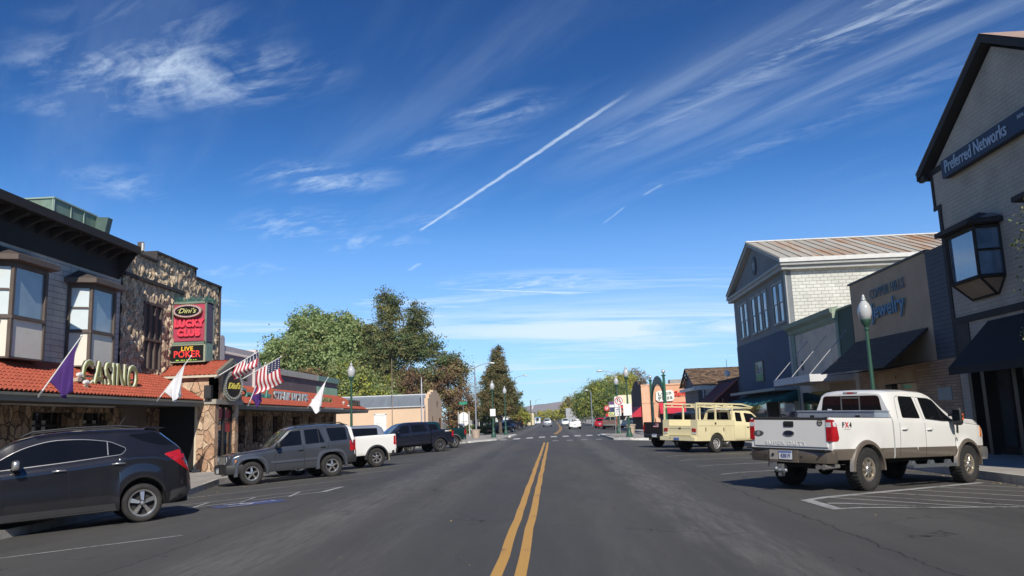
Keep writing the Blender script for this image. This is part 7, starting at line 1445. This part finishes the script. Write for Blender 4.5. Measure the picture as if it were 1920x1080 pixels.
    st_=M('hitch_steel',(.42,.44,.46),.35,.8,var=(9,.3)); m=MB(); m.box((x0-.02,-.45,.46),(x0+.08,.45,.54),1); m.box((x0-.20,-.03,.44),(x0,.05,.52),1); m.box((x0-.30,-.0,.28),(x0-.22,.09,.52)); m.tube([(x0-.40,.06,.40),(x0-.22,.06,.40)],.03,8); m.add(*ellips(.045,.045,.045),0,Matrix.Translation((x0-.42,.05,.43))); m.add(*ellips(.04,.04,.04),0,Matrix.Translation((x0-.32,-.10,.40))); m.tube([(x0-.32,-.1,.40),(x0-.3,.02,.39)],.022,8); m.box((x0-.25,.18,.43),(x0-.2,.34,.55)); m.build('tow_hitch',[st_,underm],root)
    for y in (-.70,-.83):
        m=MB(); m.tube([(x0+.35,y,.50),(x0-.10,y,.49)],.05,12,0); m.lathe([(.052,0),(.055,.015),(.04,.02)],(x0-.12,y,.49),n=14,axis='x',mi=0); m.lathe([(0,.012),(.042,.012)],(x0-.13,y,.49),n=14,axis='x',mi=1); m.build('tailpipe',[chrome,gapm],root,smooth=50)
    flares(root,[(0,.425,.505,.985),(3.967,.425,.505,.975)],.10,.05,-.05,PI+.05,tan)
    m=MB(); m.box((-1.0,-.5,.50),(4.6,-.38,.66)); m.box((-1.0,.38,.50),(4.6,.5,.66)); m.tube([(0,-.8,.425),(0,.8,.425)],.06,8); m.add(*ellips(.17,.17,.17),0,Matrix.Translation((0,0,.425))); m.tube([(3.967,-.8,.425),(3.967,.8,.425)],.06,8); m.box((.2,-.35,.5),(1.2,.35,.8)); m.build('chassis',underm,root)
    m=MB(); skc.patch(m,roundpoly([(-.72,1.47),(.72,1.47),(.66,1.88),(-.66,1.88)],.05),'F',.004,.12); m.build('windscreen',clearglass,root,smooth=60); m=MB(); m.box((5.0,-.6,.85),(5.06,.6,1.25)); m.build('grille',chrome,root,bevel=.01); bumper(root,5.02,1,.95,.52,.80,.15,chrome,.35)
    wheels(root,3.967,.865,.425,.29,.235,'eight',[alloy,alloyd,M('wheel_gold_accent',(.58,.50,.38),.3,.7)],lug=True); return root
def service_truck():
    root=vehicle('parked_service_truck','pale yellow utility truck with a ladder rack over its service body','truck','cars and trucks parked at the right kerb')
    pm=paint('pale_yellow_paint',(.80,.715,.44),.38,0,.03,coat=.6,dirt=(1.0,.3,(.62,.55,.36)))
    wb=3.55; c=dict(top=[(1.22,1.78),(1.26,1.84),(1.5,1.88),(2.2,1.89),(2.5,1.84),(2.68,1.75),(3.22,1.36),(3.35,1.33),(4.1,1.28),(4.4,1.2),(4.5,1.0)],belt=[(1.22,1.26),(2.8,1.24),(3.4,1.22),(4.1,1.18),(4.4,1.05),(4.5,.9)],wr=[(1.22,.70),(1.4,.72),(2.5,.72),(2.9,.78),(3.3,.84),(4.5,.76)],W=[(1.2,.95),(3.8,.95),(4.5,.85)],sill=[(1.2,.48),(4.5,.52)],arches=[(wb,.39,.47)],ends=(-9,4.5),fend=.2,floor=.5,flare=.02)
    co=shell(c,1.22,4.5).build('cab',[pm,underm],root,smooth=40); skc=Skin([co.data])
    # service body: side packs with arches, open deck between
    for s in (1,-1):
        m=MB(); xs=list(np.linspace(-1.22,1.16,24))+[.0-.46*math.cos(t) for t in np.linspace(0,PI,17)]; xs=sorted(set(np.round(xs,3))); V=[];k=0
        for x in xs:
            zb=.50; q=.46**2-x*x
            if q>0: zb=max(zb,.39+math.sqrt(q))
            V+=[(x,s*.62,zb),(x,s*.995,zb),(x,s*1.0,zb+.02),(x,s*1.0,1.37),(x,s*.985,1.385),(x,s*.62,1.385)]; k+=1
        m.add(V,[(i*6+j,i*6+(j+1)%6,(i+1)*6+(j+1)%6,(i+1)*6+j) for i in range(k-1) for j in range(6)]+[tuple(range(6)),tuple((k-1)*6+j for j in range(5,-1,-1))]); sp=m.build('side_pack',pm,root,smooth=30)
        m=MB()
        for a,b_,z0,z1 in ((-1.30,-.52,.62,1.12),(-.48,.50,1.0,1.12),(.54,1.12,.56,1.12)): pass
        for (p,q) in (((-1.16,1.13),(-.62,1.13)),((-.56,1.13),(.42,1.13)),((.50,1.13),(1.12,1.13))): m.box((p[0],s*1.0,p[1]-.006),(q[0],s*1.004,p[1]+.006))
        m.box((-.58,s*1.0,.95),(-.574,s*1.003,1.12)) ; m.box((.55,s*1.0,.52),(.556,s*1.003,1.12)); m.box((1.10,s*1.0,.52),(1.106,s*1.003,1.36)); m.box((-1.18,s*1.0,1.352),(1.1,s*1.004,1.358))
        m.build('locker_gap',M('yellow_seam_shadow',(.22,.18,.09),.8),sp)
        for (x,z,w,h) in ((-.1,1.235,.09,.09),(-.72,.98,.045,.16),(.42,.98,.045,.16)):
            m=MB(); m.box((x-w/2,s*1.0,z-h/2),(x+w/2,s*1.018,z+h/2)); m.build('locker_latch',M('latch_dark',(.12,.10,.05),.5,.4),sp,bevel=.004)
        m=MB(); xr=-1.225
        for (z,mt) in ((1.0,0),(.92,0),(.83,1)): m.prism([(s*.70,z-.028),(s*.92,z-.05),(s*.92,z+.01),(s*.70,z+.03)],'x',xr-.02,xr,mt)
        m.build('tail_light',[redlens,whitelens],sp)
    m=MB(); m.box((-1.22,-.62,.58),(1.16,.62,.72)); m.box((1.10,-.62,.72),(1.16,.62,1.38)); m.box((-1.22,-.62,.60),(-1.16,.62,1.13)); m.build('deck',pm,root)
    m=MB(); m.box((-1.225,-.60,1.0),(-1.22,.60,1.01),0); m.box((-1.232,-.06,.98),(-1.22,.06,1.05),0); m.box((-1.226,-.62,.70),(-1.22,.62,.708),0); m.build('tailgate_latch',M('latch_dark',(.12,.10,.05),.5,.4),root)
    m=MB(); m.box((-1.42,-1.0,.50),(-1.20,1.0,.66)); m.box((-1.425,-.9,.66),(-1.20,.9,.68)); m.build('rear_bumper',pm,root,bevel=.015)
    m=MB(); plate(m,-1.425,.02,.585,'',.30,.13,mi=(1,0,2)); m.lathe([(.03,-.01),(.0,-.012)],(-1.42,.38,.6),n=10,axis='x',mi=2); m.build('number_plate',[platew,plateb,gapm],root)
    m=MB()
    posts=[(-1.38,1.30),(-.45,1.30),(1.05,1.30)]
    for s in (1,-1):
        y=s*.93
        for x in (-1.18,.0,1.08): m.box((x-.03,y-.03,1.38),(x+.03,y+.03,2.06))
        m.box((-1.21,y-.03,2.04),(1.75,y+.03,2.10)); m.box((-1.21,y-.025,1.92),(1.1,y+.025,1.96)); 
        for x in (-.7,.55): m.box((x-.02,y-.02,1.94),(x+.02,y+.02,2.06))
        m.add([(1.75,y-.03,2.10),(2.62,y*.85-.03,1.98),(2.62,y*.85+.03,1.98),(1.75,y+.03,2.10),(1.75,y-.03,2.04),(2.62,y*.85-.03,1.92),(2.62,y*.85+.03,1.92),(1.75,y+.03,2.04)],[(0,1,2,3),(7,6,5,4),(0,4,5,1),(2,6,7,3),(1,5,6,2)])
        m.add([(.5,y-.02,2.02),(2.55,y*.85-.02,1.92),(2.55,y*.85+.02,1.92),(.5,y+.02,2.02),(.5,y-.02,1.98),(2.55,y*.85-.02,1.88),(2.55,y*.85+.02,1.88),(.5,y+.02,1.98)],[(0,1,2,3),(7,6,5,4),(0,4,5,1),(2,6,7,3)])
        m.prism([(y,1.75),(y,1.92),(y-s*.16,1.92)],'x',-1.20,-1.16)
    for x,z in ((1.06,2.05),(-.02,2.05),(2.57,1.93)): m.box((x-.03,-.9 if x<2 else -.8,z-.03),(x+.03,.9 if x<2 else .8,z+.03))
    m.box((-1.41,-.93,1.93),(-1.36,.93,1.97)) if False else None
    m.build('ladder_rack',pm,root)
    for v in ('L','R'):
        m=MB(); skc.patch(m,roundpoly([(2.05,1.29),(2.98,1.27,.02),(3.0,1.36,.03),(2.62,1.66,.06),(2.06,1.70)],.04),v,.005,.12); skc.patch(m,roundpoly([(1.40,1.33),(1.80,1.32),(1.84,1.70),(1.48,1.72)],.04),v,.005,.12); m.build('side_window',carglass,root,smooth=60)
        m=MB(); skc.line(m,[(1.94,1.26),(1.92,.52)],.011,v,.002); skc.line(m,[(3.1,1.24),(3.08,.52)],.011,v,.002); m.build('door_gap',M('yellow_seam_shadow',(.22,.18,.09),.8),root)
        m=MB(); handle(m,skc,2.10,1.08,v,0,.14); m.build('door_handle',M('latch_dark',(.12,.10,.05),.5,.4),root)
        s=1 if v=='L' else -1; mirror(root,3.0,s*.93,1.32,s,blackpl,.2,.22)
    m=MB(); h=skc.hit(2.4,.95,'R'); text(m,'0-5',.15,(2.6,h[0].y-.008,.96),(1,0,0),(0,0,1),0,sx=1.2,depth=.003); m.build('door_number',M('faded_grey_ink',(.25,.22,.15),.6),root)
    m=MB(); skc.patch(m,roundpoly([(-.62,1.34),(.62,1.34),(.56,1.72),(-.56,1.72)],.05),'B',.005,.12); m.build('rear_window',carglass,root,smooth=60)
    m=MB(); m.box((1.19,-.14,1.76),(1.24,.14,1.80),0); m.build('high_brake_light',redlens,root); m=MB(); skc.patch(m,roundpoly([(-.68,1.36),(.68,1.36),(.62,1.72),(-.62,1.72)],.05),'F',.005,.12); m.build('windscreen',clearglass,root,smooth=60)
    m=MB(); m.box((-1.3,-.42,.44),(4.2,.42,.60)); m.tube([(0,-.8,.39),(0,.8,.39)],.06,8); m.build('chassis',underm,root); m=MB(); m.tube([(1.6,.0,1.88),(1.6,0,2.35)],.012,6); m.build('aerial',blackpl,root)
    bumper(root,4.5,1,.90,.48,.72,.12,chrome,.3); wheels(root,wb,.84,.39,.26,.215,'steel',[M('dusty_wheel_steel',(.42,.42,.41),.5,.4,var=(7,.2)),alloyd,alloy]); return root
def midpickup(label,pm,flm,rimstyle,group,name='parked_pickup',crew=True,Rt=.375,scale=1.,decal=None,gatem=None,bedl=1.75,flareout=.04,rimm=None,tailh=(.80,1.13),plate_txt=None,cb=None):
    """mid-size pickup with crew cab"""
    root=vehicle(name,label,'truck',group); wb=3.2; W_=.925; cb=cb or .92
    c=dict(pm=pm,wb=wb,W=W_,front=4.12,arch=.45,Rt=Rt,sill=.50,rail=1.24,bed=(cb-bedl-.04,cb-.03),cabr=cb+.01,tailz=.72,flare=.02,railm=pm,
      top=[(cb,1.66),(cb+.05,1.72),(cb+.25,1.755),(1.7,1.775),(2.1,1.75),(2.3,1.69),(2.45,1.6),(3.0,1.22),(3.15,1.19),(3.75,1.14),(4.0,1.06),(4.12,.85)],belt=[(cb,1.17),(2.4,1.15),(3.1,1.12),(3.75,1.07),(4.0,.97),(4.12,.8)],wr=[(cb,.66),(cb+.3,.68),(2.2,.68),(2.5,.72),(3.0,.78),(4.12,.72)])
    sk,skc,tg=pickup(root,c); x0=c['bed'][0]
    for v in ('L','R'):
        s=1 if v=='L' else -1; m=MB()
        skc.patch(m,roundpoly([(cb+.17,1.22),(1.74,1.20),(1.74,1.62),(cb+.30,1.60)],.04),v,.005,.12); skc.patch(m,roundpoly([(1.86,1.20),(2.72,1.17,.02),(2.72,1.24,.03),(2.30,1.58,.06),(1.87,1.62)],.04),v,.005,.12); m.build('side_window',carglass,root,smooth=60)
        m=MB(); skc.line(m,[(1.80,1.16),(1.80,.54)],.011,v,.002); skc.line(m,[(cb+.12,1.16),(cb+.12,.54)],.011,v,.002); skc.line(m,[(2.78,1.14),(2.78,.54)],.011,v,.002); m.build('door_gap',gapm,root)
        m=MB(); handle(m,skc,1.90,1.02,v,0,.16); handle(m,skc,cb+.25,1.03,v,0,.16); m.build('door_handle',blackpl,root); mirror(root,2.66,s*.9,1.24,s,pm,.22,.16)
        m=MB(); sk.patch(m,roundpoly([(x0+.005,tailh[0],.01),(x0+.12,tailh[0]+.02),(x0+.09,tailh[1]),(x0+.005,tailh[1],.01)],.02),v,.010,.06); m.box((x0-.02,s*(W_-.13),tailh[0]),(x0+.02,s*(W_-.02),tailh[1])); m.build('tail_light',redlens,root)
        if decal and v==decal: 
            m=MB(); h=sk.hit(x0+.38,1.14,v); y=h[0].y+s*.003; text(m,'PRO',.11,(x0+.42,y,1.14),(-s,0,0),(0,0,1),0,sx=1.2,depth=.004,shear=.2,bold=.004); text(m,'4X',.11,(x0+.2,y,1.14),(-s,0,0),(0,0,1),1,sx=1.2,depth=.004,shear=.2,bold=.004); m.build('bed_side_decal',[M('decal_white',(.75,.75,.75),.5),M('decal_yellow',(.75,.5,.04),.5)],root)
    flares(root,[(0,Rt,.445,W_-.02),(wb,Rt,.445,W_-.03)],.085,flareout,-.1,PI+.1,flm)
    m=MB(); skc.patch(m,roundpoly([(-.60,1.22),(.60,1.22),(.54,1.60),(-.54,1.60)],.05),'B',.005,.12); m.build('rear_window',carglass,root,smooth=60); m=MB(); skc.patch(m,roundpoly([(-.64,1.22),(.64,1.22),(.58,1.62),(-.58,1.62)],.05),'F',.005,.12); m.build('windscreen',clearglass,root,smooth=60)
    m=MB(); m.box((x0-.035,-.12,1.08),(x0-.02,.12,1.16)); m.build('tailgate_handle',blackpl,root)
    bumper(root,x0,-1,.90,.47,.68,.14,flm if flm is not None else chrome,.2); bumper(root,4.12,1,.88,.42,.72,.10,pm,.35)
    if plate_txt is not None: m=MB(); plate(m,x0-.15,.0,.60,plate_txt); m.build('number_plate',[platew,plateb,M('plate_ink',(.08,.10,.22),.5)],root)
    m=MB(); m.box((x0+.1,-.42,.40),(3.9,.42,.54)); m.tube([(0,-.8,Rt),(0,.8,Rt)],.06,8); m.build('chassis',underm,root)
    wheels(root,wb,.79,Rt,.25,.215,rimstyle,rimm or [alloy,alloyd,alloy]); return root
def smallcar(label,pm,kind,group=None,name='parked_car',cat='car'):
    """distant cars: 'sedan', 'hatch', 'suv', 'van'"""
    root=vehicle(name,label,cat,group); H={'sedan':1.45,'hatch':1.50,'suv':1.74,'wagon':1.60}[kind]; wb=2.7; W_=.89 if kind!='suv' else .94
    tops={'sedan':[(-1.02,.75),(-.98,.98),(-.45,1.06),(-.1,1.14),(.55,H-.03),(1.3,H),(1.7,H-.05),(2.5,1.03),(3.3,.92),(3.6,.6)],
      'hatch':[(-.8,.7),(-.76,.95),(-.70,1.1),(-.42,H-.1),(-.2,H-.03),(.9,H),(1.5,H-.04),(2.35,1.05),(3.2,.92),(3.5,.6)],
      'suv':[(-.95,.7),(-.92,1.0),(-.86,1.15),(-.66,H-.10),(-.5,H-.03),(.6,H),(1.5,H-.04),(2.3,1.16),(3.2,1.03),(3.55,.7)],
      'wagon':[(-.95,.7),(-.92,.9),(-.85,1.05),(-.6,H-.10),(-.4,H-.04),(.6,H),(1.5,H-.04),(2.35,1.08),(3.2,.95),(3.5,.6)]}[kind]
    bl=1.0 if kind!='suv' else 1.1; cfg=dict(top=tops,belt=[(tops[0][0],.68),(tops[0][0]+.12,bl-.03),(0,bl),(2.3,bl-.04),(3.2,.85),(3.5,.6)],W=[(-1,W_-.03),(0,W_),(2.7,W_),(3.5,W_-.08)],wr=[(-1.0,.7),(-.5,.60),(1.4,.58),(2.4,.72),(3.5,.66)],sill=[(-1,.36),(3.5,.3)],arches=[(0,.33,.39),(wb,.33,.39)],ends=(tops[0][0],tops[-1][0]),rend=.2,fend=.35,floor=.28)
    b=shell(cfg,tops[0][0],tops[-1][0],step=.14); me=b.build('body',[pm,underm],root,smooth=40); sk=Skin([me.data]); rt=H-.13
    for v in ('L','R'):
        m=MB(); xr=-.05 if kind in('sedan',) else -.5; sk.patch(m,roundpoly([(xr+.15,bl+.05),(.92,bl+.04),(.92,rt+.02),(xr+.55 if kind=='sedan' else xr+.1,rt-.04)],.04),v,.005,.2); sk.patch(m,roundpoly([(1.0,bl+.04),(2.05,bl+.0),(1.5,rt-.02),(1.0,rt+.02)],.04),v,.005,.2); m.build('side_window',carglass,root)
        m=MB(); x0=tops[0][0]; sk.patch(m,[(x0+.02,.72),(x0+.26,.76),(x0+.22,.92),(x0+.06,.92)],v,.01,.1); m.build('tail_light',redlens,root)
        m=MB(); x1=tops[-1][0]; sk.patch(m,[(x1-.05,.60),(x1-.35,.68),(x1-.3,.78),(x1-.1,.72)],v,.01,.1); m.build('headlight',whitelens,root)
    m=MB(); zz=(bl+.07,rt+.04); sk.patch(m,roundpoly([(-.56,zz[0]),(.56,zz[0]),(.48,zz[1]),(-.48,zz[1])],.05),'B',.005,.2); m.build('rear_window',carglass,root); m=MB(); sk.patch(m,roundpoly([(-.60,bl+.06),(.60,bl+.06),(.5,rt+.03),(-.5,rt+.03)],.05),'F',.005,.2); m.build('windscreen',clearglass,root)
    m=MB(); plate(m,tops[0][0]-.004,0,.66,''); m.build('number_plate',[platew,plateb,gapm],root)
    wheels(root,wb,.76,.33,.22,.20,'five',[alloy,alloyd,alloy]); return root
# ================= vehicles in place =================
LG='cars and trucks parked at the left kerb'; RG='cars and trucks parked at the right kerb'; TG='traffic on the street'
place(crossover(),(-8.02,15.64),-144,1,.90)
place(boxy_suv(),(-7.56,27.55),-145,1,.90)
place(white_truck(),(6.28,16.81),37.2,-1,.99)
place(service_truck(),(6.93,35.23),38,-1,.96)
wp=midpickup('white pickup with black wheel arches, its tail behind the grey boxy suv',paint('pickup_white',(.78,.77,.73),.3,0,.02),blackpl,'six',LG,flareout=.05,tailh=(.82,1.18)); place(wp,(-7.07,32.3),-142,1,.90)
m=MB(); m.box((-.53,.72,.22),(-.50,.94,.52)); m.build('mud_flap',M('mud_flap_tan',(.30,.26,.2),.8),wp)
place(midpickup('dark navy crew cab pickup with white and yellow lettering on the bed side',paint('dark_navy_paint',(.010,.012,.022),.25),paint('dark_navy_flare',(.016,.018,.03),.3),'six',LG,cb=.58,bedl=1.42,decal='L',rimm=[M('grey_wheel',(.16,.16,.17),.4,.6),alloyd,alloy]),(-6.51,46.6),-145,1,.90)
place(midpickup('dark green pickup, mostly hidden, its tail beyond the navy pickup',paint('dark_green_paint',(.006,.030,.030),.25),chrome,'star',LG),(-6.30,51.7),-142,1,.90)
place(midpickup('black pickup with a small national flag sticker, behind the yellow utility truck',paint('dull_black_paint',(.016,.015,.015),.4,coat=.4),blackpl,'six',RG,plate_txt='',Rt=.40),(6.30,40.5),37,-1,.90)
fl=MB(); 
for k in range(7): fl.box((-.905,-.18,1.0+k*.028),(-.90,.18,1.0+(k+1)*.028),0 if k%2==0 else 1)
fl.box((-.908,.02,1.09),(-.905,.18,1.196),2); fo=fl.build('flag_sticker',[M('flag_red',(.4,.03,.05),.8),M('flag_white',(.75,.72,.7),.8),M('flag_blue',(.02,.025,.07),.8)],[o for o in COL.objects if o.get('label','').startswith('black pickup with')][0])
place(smallcar('silver wagon parked beyond the white pickup, only its roof showing',paint('wagon_silver',(.30,.33,.38),.3,.4),'suv',LG),(-8.6,38.3),-145,1,.9)
place(smallcar('black sedan parked by the left street lamps, bonnet towards the pavement',paint('sedan_black',(.010,.010,.013),.22),'sedan',LG),(-5.6,112),-130,1,.9)
place(smallcar('dark blue hatchback parked just behind the black sedan on the left',paint('hatch_dark_blue',(.015,.022,.035),.22),'hatch',LG),(-6.9,120),-135,1,.9)
place(midpickup('black pickup parked beyond the black sedan, tail towards the road',paint('far_pickup_black',(.012,.012,.014),.25),blackpl,'six',LG),(-5.6,134),-140,1,.9)
place(smallcar('dark suv farthest along the left kerb',paint('far_suv_dark',(.014,.018,.024),.25),'suv',LG),(-5.4,150),-140,1,.9)
place(smallcar('white hatchback driving away in the right lane',paint('hatch_white',(.80,.80,.76),.3,0,.02),'hatch',TG,'moving_car'),(2.25,117),90,1,.85)
place(smallcar('grey suv with dark rear glass driving away left of the centre line',paint('suv_grey',(.25,.27,.29),.3,.3),'suv',TG,'moving_car'),(-2.1,166),90,1,.9)
place(smallcar('white car coming towards us beside the grey box trailer',paint('far_white',(.78,.78,.76),.3),'wagon',TG,'moving_car'),(3.6,186),-90,1,.85)
place(smallcar('red car parked in front of the brown pickup on the right',paint('far_red',(.40,.012,.02),.25),'wagon',RG),(6.35,124),78,1,.85)
bp_=midpickup('brown and grey pickup parked near the right kerb beyond the crossing',paint('pickup_brown',(.17,.085,.065),.35,.2),M('grey_lower',(.13,.13,.13),.5),'steel',RG); place(bp_,(6.75,112),84,1,.9)
place(midpickup('cream pickup parked sideways behind the route sign plates on the right',paint('pickup_cream',(.68,.66,.54),.35),chrome,'steel',RG,plate_txt=''),(9.3,112),62,1,.9)
# box trailer with a corrugated rear
tr=vehicle('box_truck','tall grey box truck seen from behind in the far right lane','truck',TG)
m=MB(); m.box((-.2,-1.25,.95),(7,1.25,4.0)); m.build('cargo_box',M('box_grey',(.40,.41,.42),.6,var=(1.2,.15),dirt=(1.1,.5,(.30,.30,.30))),tr)
m=MB()
for k in range(9): m.box((-.215,-1.2+k*.29,1.0),(-.2,-1.17+k*.29,3.95))
for z in (.98,1.9,2.8,3.9): m.box((-.22,-1.25,z),(-.2,1.25,z+.06))
m.build('door_ribs',M('box_rib',(.30,.31,.32),.6),tr); m=MB(); m.box((-.3,-1.2,.6),(-.2,1.2,.9),1); m.box((-.32,-1.1,.65),(-.3,-.7,.8),0); m.box((-.32,.7,.65),(-.3,1.1,.8),0); m.build('rear_lights',[redlens,underm],tr)
m=MB(); m.box((7.0,-1.1,.6),(8.8,1.1,2.6)); m.build('cab',M('truck_cab_white',(.6,.6,.6),.4),tr,bevel=.1); m=MB(); m.box((0,-.45,.5),(8,.45,.9)); m.build('chassis',underm,tr); wheels(tr,5.6,1.0,.48,.3,.27,'steel',[alloy,alloyd,alloy]); place(tr,(5.6-2.2,196),90,1,1.0)
# ================= air =================
hz=MB(); hz.box((-3000,-60,-1.6),(3200,3960,150)); hzm=bpy.data.materials.new('haze_air'); hzm.use_nodes=True; nt=hzm.node_tree; nt.nodes.clear()
o_=nt.nodes.new('ShaderNodeOutputMaterial'); v_=nt.nodes.new('ShaderNodeVolumePrincipled'); v_.inputs['Color'].default_value=(.80,.88,1,1); v_.inputs['Density'].default_value=.00012; nt.links.new(v_.outputs[0],o_.inputs['Volume'])
tag(hz.build('haze',hzm),kind='stuff')
